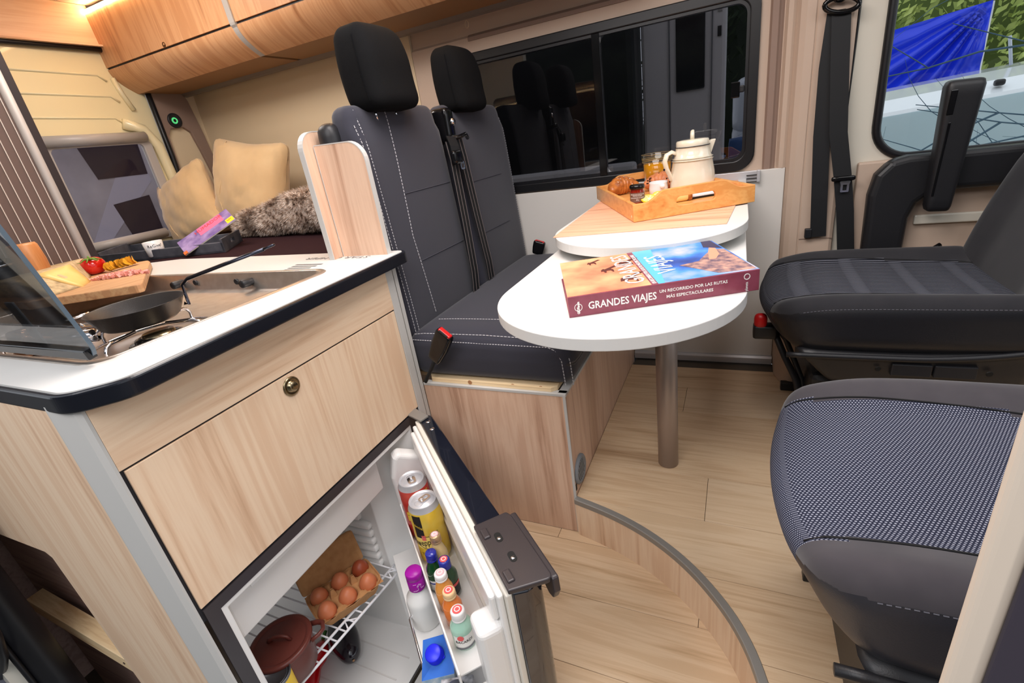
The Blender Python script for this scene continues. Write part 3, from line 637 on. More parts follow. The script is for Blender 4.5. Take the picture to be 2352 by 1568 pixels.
for k in range(6):
    a = k * PI / 3 + 0.3; u = Vector((math.cos(a), math.sin(a), 0)); c0 = Vector((-1.903, 0.853, CZ + 0.050))
    tube(bm, [c0, c0 + u * 0.012 + Vector((0, 0, 0.004)), c0 + u * 0.026 + Vector((0, 0, -0.004)), c0 + u * 0.034 + Vector((0, 0, -0.002))], 0.003, 5, radii=[0.004, 0.004, 0.0025, 0.0008], flat=0.5)
tube(bm, [c0, c0 + Vector((0.004, -0.002, 0.012))], 0.003, 6)
obj('calyx', bm, mat('calyx_green', (110, 150, 62), 0.6), tm, smooth=True)
crm = noisy(mat('crisp_yellow', (246, 184, 52), 0.55), 60, 2, (232, 160, 36), 0.6, 0.2)
protoc = None
for k in range(16):
    t_ = k / 15; bm = new(); n = 10
    c = Vector((0, 0, 0)); ring = [bm.verts.new((0.016 * math.cos(a), 0.019 * math.sin(a), 0.004 * math.cos(2 * a))) for a in [j * 2 * PI / n for j in range(n)]]; cc_ = bm.verts.new((0, 0, 0))
    for j in range(n): bm.faces.new((ring[j], ring[(j + 1) % n], cc_))
    bmesh.ops.solidify(bm, geom=bm.faces[:], thickness=0.0015)
    if protoc is None:
        protoc = obj('crisp', bm, crm, None, smooth=True); o = protoc
    else: bm.free(); o = protoc.copy(); COL.objects.link(o)
    o.location = (-1.880 - 0.01 * t_ + random.uniform(-.003, .003), 0.880 + 0.090 * t_, CZ + 0.0165 + random.uniform(0, .002)); o.rotation_euler = (random.uniform(-.2, .2), 1.15 + random.uniform(-.15, .1), 0.8 + random.uniform(-.2, .2))
    tag(o, 'curved yellow crisp in the leaning row on the chopping board', 'crisp', 'yellow crisps on the chopping board')
hm = noisy(mat('diced_ham', (222, 140, 128), 0.5), 50, 3, (238, 182, 166), 0.8)
bm = new()
for k in range(150):
    u, v_ = random.random(), random.gauss(0, 0.35); p = Vector((-1.73 + 0.06 * u - 0.14 * v_ * 0.5, 0.775 + 0.05 * u - 0.02 * v_ + 0.02, CZ + 0.003 + max(0, 0.010 - abs(v_) * .012) * random.random()))
    s = random.uniform(0.003, 0.006); box(bm, (-s, -s, -s * 0.7), (s, s, s * 0.7), Matrix.Translation(p) @ Matrix.Rotation(random.random() * 3, 4, Vector((random.random(), random.random(), 1)).normalized()))
tag(obj('diced_ham', bm, hm), 'heap of finely diced pink ham in front of the tomato', 'ham', kind='stuff')
# jar and wooden mill at the far left
ml = thing('wooden_canister', 'round wooden canister standing behind the cheese', 'canister', (-2.0, 0.745, 0.92))
obj('body', lathe(new(), [(0, 0), (0.034, 0), (0.041, 0.04), (0.042, 0.08), (0.038, 0.125), (0.034, 0.132), (0, 0.132)], 28, center=(-2.0, 0.745, 0.92)), wood('canister_wood', (214, 150, 96), (196, 128, 74), (160, 96, 52), 'Z', 0.4), ml, smooth=True)
kt = thing('cafetiere', 'dark glass jug with chrome bands beside the wooden canister', 'jug', (-1.99, 0.66, 0.92))
obj('jug', lathe(new(), [(0, 0), (0.04, 0), (0.042, 0.07), (0.04, 0.10), (0.0, 0.11)], 28, center=(-1.99, 0.66, 0.92)), black_gloss, kt, smooth=True)
for z in (0.03, 0.085): obj('band', tube(new(), [(-1.99 + 0.043 * math.cos(a), 0.66 + 0.043 * math.sin(a), 0.92 + z) for a in [k * PI / 12 for k in range(24)]], 0.003, 6, closed=True), chrome, kt, smooth=True)

# ================================================================ FRIDGE
fr = thing('fridge', 'under-counter fridge with its door open, white inside and black outside', 'fridge', (-1.05, 0.63, -0.35))
FY0, FY1, IY0, IY1, FTOP, FBOT = 0.300, 0.960, 0.338, 0.802, 0.404, -0.345
obj('housing_frame', ring_prism(new(), [(FY0, FBOT), (FY1 + .045, FBOT), (FY1 + .045, FTOP + 0.024), (FY0, FTOP + 0.024)], [(FY0 + 0.026, FBOT + 0.01), (FY1 - 0.004, FBOT + 0.01), (FY1 - 0.004, FTOP), (FY0 + 0.026, FTOP)], -0.004 + KX, KX + 0.0, MYZ), handle_brown, fr)
bm = new()
def q4(bm, *ps): bm.faces.new([bm.verts.new(p) for p in ps])
XF, XI, XB = KX - 0.001, KX - 0.045, -1.29
o_ = [(0.326, FBOT + .01), (0.955, FBOT + .01), (0.955, FTOP), (0.326, FTOP)]
def rowx(x, y0, y1, z0, z1): return [(x, y0, z0), (x, y1, z0), (x, y1, z1), (x, y0, z1)]
rows = [rowx(XF, 0.326, 0.955, FBOT + .01, FTOP), rowx(XF - 0.001, 0.338, 0.945, FBOT + .012, FTOP - 0.012), rowx(XF - 0.012, 0.342, 0.93, FBOT + .013, FTOP - 0.016), rowx(-0.955, 0.342, 0.812, FBOT + .015, FTOP - .018), rowx(XB, 0.345, 0.800, FBOT + 0.015, FTOP - 0.02)]
rr = [[bm.verts.new(p) for p in r] for r in rows]
for a, b in zip(rr, rr[1:]):
    for k in range(4): bm.faces.new((a[k], b[k], b[(k + 1) % 4], a[(k + 1) % 4]))
bm.faces.new(rr[-1]); liner = obj('liner', bm, fridge_white, fr, bevel=0.004)
for k in range(9):
    z = 0.215 - k * 0.030
    o = rbox((0.088 - 0.004 * k if k < 3 else 0.10, 0.012, 0.0115), 0.009, 4); o.transform(Matrix.Translation((-1.075 - 0.01 * (k < 3), 0.803, z)) @ Matrix.Rotation(0.0, 4, 'Z'))
    obj('wall_rib', o, fridge_white, fr, smooth=True)
obj('freezer_door', B((KX - 0.040, 0.348, 0.278), (KX - 0.028, 0.815, 0.392)), fridge_grey, fr, bevel=0.004)
obj('freezer_handle', B((KX - 0.029, 0.40, 0.365), (KX - 0.026, 0.62, 0.388)), fridge_white, fr, bevel=0.001)
for k in range(5): obj('floor_groove', B((-1.20, 0.44 + 0.07 * k, FBOT + 0.0151), (-0.90, 0.444 + 0.07 * k, FBOT + 0.0165)), fridge_grey, fr)
# wire shelf
sh = thing('wire_shelf', 'white wire shelf inside the fridge under the egg carton', 'shelf', (-1.05, 0.60, 0.0))
f0, f1 = Vector((-0.925, 0.372, 0.0)), Vector((-0.882, 0.790, 0.0)); ex = Vector((-1, 0, 0))
obj('front_rod', tube(new(), [f0, f1], 0.0036, 8), wire_white, sh, smooth=True)
obj('front_rod', tube(new(), [f0 + ex * 0.028 + Vector((0, 0, 0.0)), f1 + ex * 0.030], 0.0036, 8), wire_white, sh, smooth=True)
obj('back_rod', tube(new(), [(-1.25, 0.372, 0), (-1.25, 0.79, 0)], 0.0036, 8), wire_white, sh, smooth=True)
for k in range(14):
    t_ = (k + 0.5) / 14; a = f0 + (f1 - f0) * t_
    obj('cross_wire', tube(new(), [a, (-1.25, a.y, 0.0)], 0.0024, 6), wire_white, sh, smooth=True)
for t_ in (0.10, 0.52, 0.93):
    a = f0 + (f1 - f0) * t_; b = a + ex * 0.029
    obj('brace', tube(new(), [a + Vector((0, 0.018, 0)), b, a - Vector((0, 0.018, 0))], 0.0026, 6), wire_white, sh, smooth=True)
# egg carton
EX = [(-0.969, 0.716), (-0.914, 0.684), (-0.998, 0.661), (-0.940, 0.629), (-1.021, 0.603), (-0.965, 0.575)]
rowd = Vector((EX[0][0] - EX[4][0], EX[0][1] - EX[4][1], 0)).normalized(); cold = Vector((EX[1][0] - EX[0][0], EX[1][1] - EX[0][1], 0)).normalized()
ecen = Vector((sum(p[0] for p in EX) / 6, sum(p[1] for p in EX) / 6, 0))
carton = thing('egg_carton', 'open brown pulp egg carton on the wire shelf', 'egg carton', (ecen.x, ecen.y, 0.0045))
ME = frame_m((ecen.x, ecen.y, 0.0045), rowd, cold)
if ME[2][2] < 0: ME = frame_m((ecen.x, ecen.y, 0.0045), -rowd, cold)   # local x along rows, y towards the front
bm = new(); nx, ny = 36, 24; LX, LY = 0.092, 0.062
def ch_z(x, y):
    e = min((max(0.0, ((x - px) ** 2 + (y - py) ** 2) ** 0.5 / 0.0265) for px in (-0.059, 0, 0.059) for py in (-0.032, 0.032)))
    return 0.004 + 0.040 * min(1.0, e ** 2.4) * (0.86 if abs(x) > 0.08 or abs(y) > .055 else 1.0)
grid = [[None] * (ny + 1) for _ in range(nx + 1)]
for i in range(nx + 1):
    for j in range(ny + 1):
        x = -LX + 2 * LX * i / nx; y = -LY + 2 * LY * j / ny; grid[i][j] = bm.verts.new(ME @ Vector((x, y, ch_z(x, y) + 0.0015 * noise.noise(Vector((x, y, 0)) * 90))))
for i in range(nx):
    for j in range(ny): bm.faces.new((grid[i][j], grid[i + 1][j], grid[i + 1][j + 1], grid[i][j + 1]))
obj('tray', bm, paper_brown, carton, smooth=True)
bm = new(); ns = 64; rows = []
for zz, s in ((0.0, 0.80), (0.012, 0.88), (0.038, 1.0), (0.040, 1.03), (0.037, 1.02)):
    r = []
    for k in range(ns):
        a = 2 * PI * k / ns; x = math.copysign(abs(math.cos(a)) ** 0.35, math.cos(a)) * LX; y = math.copysign(abs(math.sin(a)) ** 0.35, math.sin(a)) * LY
        sc = 1 - 0.10 * (0.5 - 0.5 * math.cos(2 * PI * (x + 0.0295) / 0.059)) * (1 if zz < 0.03 else 0.3)
        r.append(bm.verts.new(ME @ Vector((x * s, y * s * sc, zz - (0.006 * math.cos(2 * PI * x / 0.059) if zz > 0.03 else 0)))))
    rows.append(r)
for a, b in zip(rows, rows[1:]):
    for k in range(ns): bm.faces.new((a[k], a[(k + 1) % ns], b[(k + 1) % ns], b[k]))
obj('wall', bm, paper_brown, carton, smooth=True)
for x in (-0.030, 0.030):
    obj('divider_cone', lathe(new(), [(0.018, 0.030), (0.013, 0.048), (0.006, 0.066), (0.0045, 0.067), (0.003, 0.060)], 4, ME @ Matrix.Translation((x, 0.0, 0)) @ Matrix.Rotation(0.78, 4, 'Z')), paper_brown, carton)
bm = rbox((0.094, 0.012, 0.050), 0.011, 8); Ml = ME @ Matrix.Translation((0, -0.093, 0.075)) @ Matrix.Rotation(0.35, 4, 'X'); bm.transform(Ml)
obj('lid', bm, paper_brown, carton, smooth=True)
eprof = [(0, -0.027)] + [(0.0245 * math.sin(a) * (1 - 0.06 * -math.cos(a)), -0.030 * math.cos(a)) for a in [k * PI / 14 for k in range(1, 14)]] + [(0, 0.030)]
for k, (x, y) in enumerate(EX):
    e = obj('egg', lathe(new(), [(r, z if abs(z) > 0.0269 or r else z) for r, z in eprof], 28), eggm, smooth=True)
    e.location = (x, y, 0.043); e.rotation_euler = (random.uniform(-.15, .15), random.uniform(-.2, .1), random.random() * 6)
    tag(e, ['darkest brown egg at the back right corner of the carton', 'brown egg at the front right corner of the carton', 'brown egg in the middle of the back row of the carton', 'brown egg in the middle of the front row of the carton', 'brown egg at the back left corner of the carton', 'brown egg at the front left corner of the carton'][k], 'egg', 'brown eggs in the carton')
e0 = bpy.data.objects['egg']; e0.data = e0.data.copy(); e0.data.materials[0] = noisy(mat('dark_egg_shell', (160, 74, 44), 0.4), 25, 3, (144, 64, 38), 0.5)
# small casserole
pt = thing('casserole', 'small round brown casserole with lid and two ear handles on the wire shelf', 'pot', (-0.975, 0.445, 0.0045))
pm = noisy(mat('brown_silicone', (98, 46, 38), 0.36), 300, 2, (108, 52, 42), 0.4, 0.05)
pc = (-0.975, 0.445, 0.0045)
obj('body', lathe(new(), [(0, 0), (0.058, 0), (0.064, 0.006), (0.068, 0.05), (0.071, 0.082), (0.071, 0.086), (0, 0.086)], 48, center=pc), pm, pt, smooth=True)
ld = obj('lid', lathe(new(), [(0.0735, 0.084), (0.0745, 0.088), (0.073, 0.093), (0.068, 0.0945), (0.0625, 0.0945), (0.0610, 0.0915), (0.058, 0.0925), (0.0, 0.0965)], 48, center=pc), pm, pt, smooth=True)
hdv = Vector((0.67, 0.74, 0)); kd = Vector((0.9, 0.44, 0)).normalized(); pcv = Vector(pc)
obj('grip', tube(new(), [pcv + kd * s_ + Vector((0, 0, z)) for s_, z in ((-0.026, 0.094), (-0.020, 0.105), (-0.008, 0.110), (0.008, 0.110), (0.020, 0.105), (0.026, 0.094))], 0.007, 10, flat=0.6), pm, ld, smooth=True)
sdv = Vector((-hdv.y, hdv.x, 0))
for s in (1, -1):
    pts = [pcv + hdv * (s * a) + sdv * b + Vector((0, 0, 0.078 + 0.10 * (a - 0.068))) for a, b in ((0.068, 0.026), (0.086, 0.020), (0.098, 0.010), (0.098, -0.010), (0.086, -0.020), (0.068, -0.026))]
    obj('ear_handle', tube(new(), pts, 0.0065, 10, flat=0.8), pm, pt, smooth=True)
# tin can with yellow label
cn = thing('tin_can', 'grey topped food tin with yellow label in the left corner of the fridge shelf', 'tin', (-0.925, 0.380, 0.0045))
obj('label', lathe(new(), [(0.0355, 0.0), (0.0355, 0.083)], 36, center=(-0.925, 0.380, 0.0045)), mat('tin_yellow', (240, 200, 60), 0.45), cn, smooth=True)
obj('rim', lathe(new(), [(0.0358, 0.082), (0.0368, 0.085), (0.0368, 0.089), (0.035, 0.0905), (0.034, 0.088), (0.0335, 0.084), (0.0, 0.084)], 36, center=(-0.925, 0.380, 0.0045)), mat('tin_grey', (110, 112, 116), 0.35, 0.8), cn, smooth=True)
obj('bead', tube(new(), [(-0.925 + 0.028 * math.cos(a), 0.380 + 0.028 * math.sin(a), 0.0895) for a in [k * PI / 12 for k in range(24)]], 0.0012, 5, closed=True), MATS['tin_grey'], cn, smooth=True)
lab = noisy(mat('label_noodles', (214, 150, 110), 0.6), 160, 3, (238, 196, 150), 1.0)
obj('label_picture', lathe(new(), [(0, 0), (0.017, 0.0), (0.017, 0.0006), (0, 0.0008)], 20, Matrix.Translation((-0.925 + 0.0358 * 0.9, 0.380 - 0.0358 * 0.3, 0.052)) @ Vector((0.95, -0.3, 0)).to_track_quat('Z', 'Y').to_matrix().to_4x4()), lab, cn)
# aubergine and pepper on the fridge floor
au = thing('aubergine', 'glossy dark purple aubergine on the fridge floor below the eggs', 'aubergine', (-1.13, 0.70, FBOT + 0.015))
zf_ = FBOT + 0.015; a0, a1 = Vector((-1.20, 0.735, zf_ + 0.045)), Vector((-1.045, 0.640, zf_ + 0.043))
nn_ = 16; pts = [a0 + (a1 - a0) * (k / nn_) for k in range(nn_ + 1)]; rad = [0.004 + 0.041 * math.sin(PI * min(1, (k / nn_) * 0.9 + 0.08)) ** 0.45 for k in range(nn_ + 1)]; rad[-1] = 0.012
obj('flesh', tube(new(), pts, 0.04, 24, radii=rad), mat('aubergine_skin', (24, 16, 28), 0.12, coat=0.6), au, smooth=True)
obj('scar', lathe(new(), [(0, 0.002), (0.003, 0.002), (0.004, 0)], 8, Matrix.Translation(a1 + Vector((0.002, -0.001, 0))) @ (a1 - a0).to_track_quat('Z', 'Y').to_matrix().to_4x4()), mat('scar_brown', (170, 130, 90), 0.7), au)
pp = thing('red_pepper', 'long shiny red pepper lying on the fridge floor beside the casserole', 'pepper', (-1.15, 0.56, zf_))
b0, b1 = Vector((-1.20, 0.66, zf_ + 0.032)), Vector((-1.09, 0.44, zf_ + 0.030)); pts = [b0 + (b1 - b0) * (k / 14) + Vector((0.006 * math.sin(k * 0.9), 0, 0)) for k in range(15)]
obj('flesh', tube(new(), pts, 0.03, 18, radii=[0.012, 0.024, 0.028, 0.029, 0.027, 0.028, 0.030, 0.029, 0.028, 0.027, 0.026, 0.024, 0.020, 0.013, 0.004]), mat('pepper_red', (190, 12, 20), 0.16, coat=0.5), pp, smooth=True)
obj('stalk', tube(new(), [b0, b0 + Vector((-0.01, 0.03, 0.01))], 0.006, 8), mat('stalk_green', (70, 120, 50), 0.6), pp, smooth=True)
# ================================================================ FRIDGE DOOR (part of the fridge) AND WHAT STANDS IN IT
DH = Vector((-0.820, 0.950, 0)); dd = Vector((0.738, -0.675, 0)).normalized(); dn = Vector((-dd.y * -1, 0, 0)); dn = Vector((-0.675, -0.738, 0)).normalized()
MD = Matrix(((dd.x, dn.x, 0, DH.x), (dd.y, dn.y, 0, DH.y), (0, 0, 1, 0), (0, 0, 0, 1)))   # local (s, off, z)
def D(s, o, z): return MD @ Vector((s, o, z))
TZ, BZ = 0.430, 0.012
bm = new(); sk = rpoly([(-0.012, -0.002), (-0.012, -0.040), (0.665, -0.062), (0.680, -0.030), (0.672, -0.002)], [0.004, 0.02, 0.02, 0.02, 0.004], 6)
prism(bm, sk, BZ, TZ, MD); door = obj('door', bm, fridge_black, fr, bevel=0.004, seg=3, label='glossy black fridge door')
obj('gasket', box(new(), (-0.004, -0.002, BZ + 0.01), (0.668, 0.010, TZ - 0.004), MD), mat('gasket_cream', (226, 220, 208), 0.5), door, bevel=0.003, seg=3)
# inner liner : raised frame with recess, end blocks, racks
obj('inner_frame', box(new(), (0.004, 0.010, BZ + 0.02), (0.655, 0.022, TZ - 0.012), MD), fridge_white, door, bevel=0.005, seg=3)
obj('top_ledge', box(new(), (0.015, 0.020, 0.345), (0.640, 0.034, TZ - 0.022), MD), fridge_white, door, bevel=0.008, seg=3)
bm = new(); prism(bm, [(0.020, 0.175), (0.020, 0.34), (0.085, 0.375), (0.100, 0.362), (0.118, 0.30), (0.118, 0.175)][::-1], 0.004, 0.05, MD @ Matrix(((0, 0, 1, 0), (1, 0, 0, 0), (0, 1, 0, 0), (0, 0, 0, 1))))
obj('end_block', bm, fridge_white, door, bevel=0.012, seg=4)
obj('end_block', box(new(), (0.592, 0.018, 0.165), (0.652, 0.070, 0.345), MD), fridge_white, door, bevel=0.014, seg=4)
obj('lower_block', box(new(), (0.600, 0.020, 0.02), (0.650, 0.085, 0.16), MD), fridge_white, door, bevel=0.01, seg=3)
RZ = 0.160
obj('rack_floor', box(new(), (0.045, 0.018, RZ - 0.006), (0.57, 0.112, RZ), MD), fridge_white, door, bevel=0.002)
obj('rack_rail', box(new(), (0.045, 0.112, RZ - 0.006), (0.60, 0.1165, 0.208), MD), fridge_white, door, bevel=0.002)
obj('lower_rack', box(new(), (0.03, 0.018, 0.018), (0.60, 0.178, 0.026), MD), fridge_white, door, bevel=0.002)
wl = [D(0.30, 0.10, 0.075), D(0.30, 0.165, 0.075), D(0.315, 0.177, 0.075), D(0.60, 0.177, 0.075), D(0.61, 0.165, 0.075), D(0.61, 0.09, 0.075)]
obj('wire_bail', tube(new(), wl, 0.0035, 8), chrome, door, smooth=True)
obj('back_strip', box(new(), (0.12, 0.020, 0.262), (0.565, 0.028, 0.272), MD), mat('liner_beige', (196, 186, 176), 0.5), door, bevel=0.002)
# top hinge
obj('hinge', prism(new(), [(-0.868, 0.960), (-0.800, 0.935), (-0.792, 0.965), (-0.860, 0.995)], TZ + 0.001, TZ + 0.008), steel_grey, fr, bevel=0.002)
for s in (0.03, 0.075): obj('door_screw', lathe(new(), [(0, 0.001), (0.006, 0.001), (0.0065, 0)], 16, Matrix.Translation(D(s, -0.022, TZ))), chrome, door, smooth=True)
# handle plate with two slots and a hooked lip
def slot(c, hl, r): return rpoly([(c[0] - hl, c[1] - r), (c[0] + hl, c[1] - r), (c[0] + hl, c[1] + r), (c[0] - hl, c[1] + r)], r * 0.98, 4)
hp_ = obj('handle_plate', prism(new(), rpoly([(0.500, 0.006), (0.500, -0.066), (0.515, -0.072), (0.690, -0.074), (0.674, 0.006)], [0.003, 0.006, 0.01, 0.01, 0.003], 4), TZ + 0.003, TZ + 0.014, MD), handle_brown, door, bevel=0.003, seg=3)
lipm = Matrix(((dd.x, 0, dn.x, DH.x), (dd.y, 0, dn.y, DH.y), (0, 1, 0, 0), (0, 0, 0, 1)))
obj('handle_lip', prism(new(), rpoly([(0.505, TZ + 0.012), (0.690, TZ + 0.012), (0.692, TZ - 0.02), (0.680, TZ - 0.045), (0.665, TZ - 0.05), (0.60, TZ - 0.02), (0.51, TZ - 0.015)], 0.006, 3), -0.083, -0.070, lipm), handle_brown, hp_, bevel=0.003)
for s, o in ((0.556, -0.026), (0.612, -0.030)):
    obj('slot', prism(new(), slot((s, o), 0.013, 0.0066), TZ + 0.0141, TZ + 0.0146, MD), mat('slot_black', (8, 8, 8), 0.6), hp_)
    obj('slot_screw', lathe(new(), [(0, 0.0010), (0.0035, 0.0008), (0.004, 0)], 12, Matrix.Translation(D(s + 0.003, o, TZ + 0.0146))), chrome, hp_, smooth=True)
for s in (0.535, 0.648): obj('handle_boss', box(new(), (s - 0.014, -0.014, TZ + 0.012), (s + 0.014, 0.000, TZ + 0.018), MD), handle_brown, hp_, bevel=0.003, seg=3)

# cans
def can(name, label, s, o, z, r, h, body, rot=0.0):
    p = D(s, o, z); t = thing(name, label, 'drinks can', tuple(p), 0, 'drinks cans in the fridge door')
    obj('body', lathe(new(), [(0, 0.004), (r * 0.75, 0.0), (r * 0.82, 0.003), (r, 0.014), (r, h - 0.020), (r * 0.985, h - 0.016)], 40), body, t, local=True, smooth=True)
    top = obj('lid', lathe(new(), [(r * 0.99, h - 0.018), (r * 0.86, h - 0.004), (r * 0.865, h), (r * 0.83, h + 0.001), (r * 0.80, h - 0.006), (r * 0.76, h - 0.007), (r * 0.74, h - 0.004), (0, h - 0.004)], 40), alu, t, local=True, smooth=True)
    Mt_ = Matrix.Translation((0, 0, h - 0.0025)) @ Matrix.Rotation(rot, 4, 'Z')
    obj('pull_tab', ring_prism(new(), rpoly([(-0.021 * r / .04, -0.010), (0.009, -0.0115), (0.009, 0.0115), (-0.021 * r / .04, 0.010)], 0.008, 5), rpoly([(-0.016 * r / .04, -0.005), (-0.004, -0.005), (-0.004, 0.005), (-0.016 * r / .04, 0.005)], 0.004, 5), 0, 0.002, Mt_), chrome, top, local=True, smooth=False)
    obj('tab_rivet', lathe(new(), [(0.004, 0), (0.004, 0.002), (0, 0.0026)], 12, Mt_ @ Matrix.Translation((0.003, 0, 0.0015))), chrome, top, local=True, smooth=True)
    obj('mouth', tube(new(), [Mt_ @ Vector((0.017 + 0.010 * math.cos(a) - .004, 0.012 * math.sin(a), -0.0008)) for a in [k * PI / 10 for k in range(20)]], 0.0009, 5, closed=True), alu, top, local=True, smooth=True)
    return t
yel = noisy(mat('can_yellow', (250, 208, 60), 0.32, 0.25), 25, 3, (252, 224, 110), 0.8)
red_can = noisy(mat('can_red', (214, 48, 44), 0.3, 0.25), 22, 2, (236, 120, 104), 0.7)
def wrap(t, r, z0, z1, a0, a1, m, name='label_patch', n=14, dr=0.0004):
    bm = new(); A = [bm.verts.new(((r + dr) * math.cos(a0 + (a1 - a0) * k / n), (r + dr) * math.sin(a0 + (a1 - a0) * k / n), z0)) for k in range(n + 1)]
    Bq = [bm.verts.new(((r + dr) * math.cos(a0 + (a1 - a0) * k / n), (r + dr) * math.sin(a0 + (a1 - a0) * k / n), z1)) for k in range(n + 1)]
    for k in range(n): bm.faces.new((A[k], A[k + 1], Bq[k + 1], Bq[k]))
    return obj(name, bm, m, t, local=True, smooth=True)
def curved_text(t, s, size, r, ang, z, m, sx=1.0, name='lettering', rise=0.0):
    """lettering wrapped round a cylinder, reading left to right, centre at angle ang"""
    c = bpy.data.curves.new('t', 'FONT'); c.body = s; c.size = size; c.align_x = 'CENTER'; c.resolution_u = 2; c.extrude = 0.0001
    o = bpy.data.objects.new('t', c); COL.objects.link(o); me = bpy.data.meshes.new_from_object(o); COL.objects.unlink(o); bpy.data.objects.remove(o)
    bm = new(); bm.from_mesh(me)
    for v in bm.verts:
        a = ang + v.co.x * sx / r; rr_ = r + 0.0007 + v.co.z; zz = z + v.co.y + rise * v.co.x; v.co = Vector((rr_ * math.cos(a), rr_ * math.sin(a), zz))
    return obj(name, bm, m, t, local=True)
camdir = lambda p: math.atan2(-p.y, -p.x)
blk = mat('print_black', (30, 26, 26), 0.5); redp = mat('print_red', (206, 40, 40), 0.4); yprint = mat('print_gold', (236, 196, 60), 0.4); wprint = mat('print_white', (236, 234, 230), 0.5)
c1 = can('drinks_can', 'red and orange drinks can at the hinge end of the door rack', 0.135, 0.072, RZ, 0.040, 0.182, red_can, 2.4)
a1 = camdir(D(0.135, 0.072, 0)); wrap(c1, 0.040, 0.03, 0.155, a1 - 0.15, a1 + 0.25, mat('can_pink', (240, 138, 122), 0.35), dr=0.0004); wrap(c1, 0.040, 0.11, 0.158, a1 + 0.35, a1 + 0.95, mat('can_orange', (240, 176, 50), 0.35)); wrap(c1, 0.040, 0.07, 0.10, a1 - 1.0, a1 - 0.3, yprint)
curved_text(c1, 'Selected', 0.009, 0.0402, a1 + 0.0, 0.135, redp); curved_text(c1, 'Shweta', 0.009, 0.0402, a1 + 0.0, 0.125, redp); curved_text(c1, 'TO', 0.02, 0.0404, a1 - 0.55, 0.078, blk)
c2 = can('drinks_can', 'yellow tonic drinks can with black stripe in the door rack', 0.236, 0.066, RZ, 0.0405, 0.184, yel, 4.4)
p2 = D(0.236, 0.066, 0); a2 = camdir(p2)
wrap(c2, 0.0405, 0.095, 0.164, a2 - 1.05, a2 - 0.45, blk); wrap(c2, 0.0405, 0.060, 0.098, a2 - 1.2, a2 + 0.45, mat('can_pale_yellow', (246, 218, 116), 0.35), dr=0.0003)
curved_text(c2, 'SCHWEPPES'.capitalize(), 0.028, 0.0409, a2 - 0.75, 0.070, blk, 0.62, rise=0.1)
curved_text(c2, 'TÓNICA', 0.013, 0.0406, a2 - 0.25, 0.036, mat('print_olive', (120, 100, 30), 0.5), 1.2); curved_text(c2, 'ORIGINAL', 0.005, 0.0406, a2 - 0.25, 0.028, MATS['print_olive'])
curved_text(c2, 'Special', 0.012, 0.0409, a2 - 0.75, 0.128, yprint, 0.8, rise=-.4)
for z, rs in ((0.060, 0.15), (0.099, 0.15)):
    bm = new(); tube(bm, [(0.0412 * math.cos(a2 - 1.0 + k * 0.1), 0.0412 * math.sin(a2 - 1.0 + k * 0.1), z + 0.010 * ((k - 7) / 7) ** 2) for k in range(15)], 0.0006, 4); obj('label_line', bm, blk, c2, local=True)
wrap(c2, 0.0405, 0.088, 0.104, a2 - 0.66, a2 - 0.40, mat('print_pink', (232, 110, 100), 0.4), dr=0.0010)
# miniature bottles
def mini(label, s, o, ztop, r, h, glass, capm, capr=0.0135, caph=0.014, liquid=None, body_frac=0.62, topdisc=None):
    p = D(s, o, ztop - h); t = thing('miniature_bottle', label, 'bottle', tuple(p), 0, 'miniature bottles in the fridge door')
    zb = h * body_frac; nk = capr * 0.80; zc = h - caph
    obj('body', lathe(new(), [(0, 0.002), (r * 0.85, 0), (r, 0.005), (r, zb - 0.006), (r * 0.92, zb), (nk * 1.25, zb + (zc - zb) * 0.5), (nk, zb + (zc - zb) * 0.8), (nk, zc + 0.003)], 28), glass, t, local=True, smooth=True)
    cp = obj('cap', lathe(new(), [(capr * 0.98, zc), (capr, zc + 0.002), (capr, h - 0.003), (capr * 0.88, h), (0, h + 0.0002)], 24), capm, t, local=True, smooth=True)
    obj('cap_ring', lathe(new(), [(capr * 1.02, zc - 0.004), (capr * 1.03, zc - 0.001), (capr * 0.96, zc)], 24), capm, t, local=True, smooth=True)
    if topdisc: obj('cap_disc', lathe(new(), [(0, h + 0.0012), (capr * 0.66, h + 0.0012), (capr * 0.68, h + 0.0002)], 20), topdisc, cp, local=True); obj('cap_emblem', ring_prism(new(), [(capr * 0.42 * math.cos(a), capr * 0.42 * math.sin(a)) for a in [k * PI / 8 for k in range(16)]], [(capr * 0.3 * math.cos(a), capr * 0.3 * math.sin(a)) for a in [k * PI / 8 for k in range(16)]], h + 0.0012, h + 0.0018), wprint if topdisc is not wprint else redp, cp, local=True)
    return t, p
green_g = mat('green_glass', (22, 66, 34), 0.08, coat=0.6); amber_l = mat('amber_liquor', (232, 158, 74), 0.08, coat=0.6); orange_l = mat('orange_liquor', (234, 128, 56), 0.08, coat=0.6)
pale_l = mat('pale_liquor', (226, 196, 140), 0.08, coat=0.6); aqua_l = mat('aqua_glass', (170, 212, 192), 0.08, coat=0.7)
blue_cap = mat('cap_blue', (38, 46, 150), 0.25, coat=0.4); gold_cap = mat('cap_gold', (206, 170, 128), 0.3, 0.6); white_cap = mat('cap_white', (238, 236, 234), 0.35); cream_cap = mat('cap_cream', (238, 200, 150), 0.35)
bz = RZ
mini('gold capped miniature bottle right beside the yellow can', 0.312, 0.066, 0.293, 0.020, 0.293 - bz, pale_l, gold_cap, 0.0135, 0.017, topdisc=mat('disc_pink', (226, 184, 190), 0.5))
t_, p_ = mini('green miniature bottle with plain dark blue cap', 0.338, 0.088, 0.272, 0.021, 0.272 - bz, green_g, blue_cap, 0.0135, 0.018)
wrap(t_, 0.021, 0.01, 0.04, camdir(p_) - 1.1, camdir(p_) + 0.9, wprint); wrap(t_, 0.021, 0.030, 0.034, camdir(p_) - 1.1, camdir(p_) + .9, blue_cap, dr=.0008)
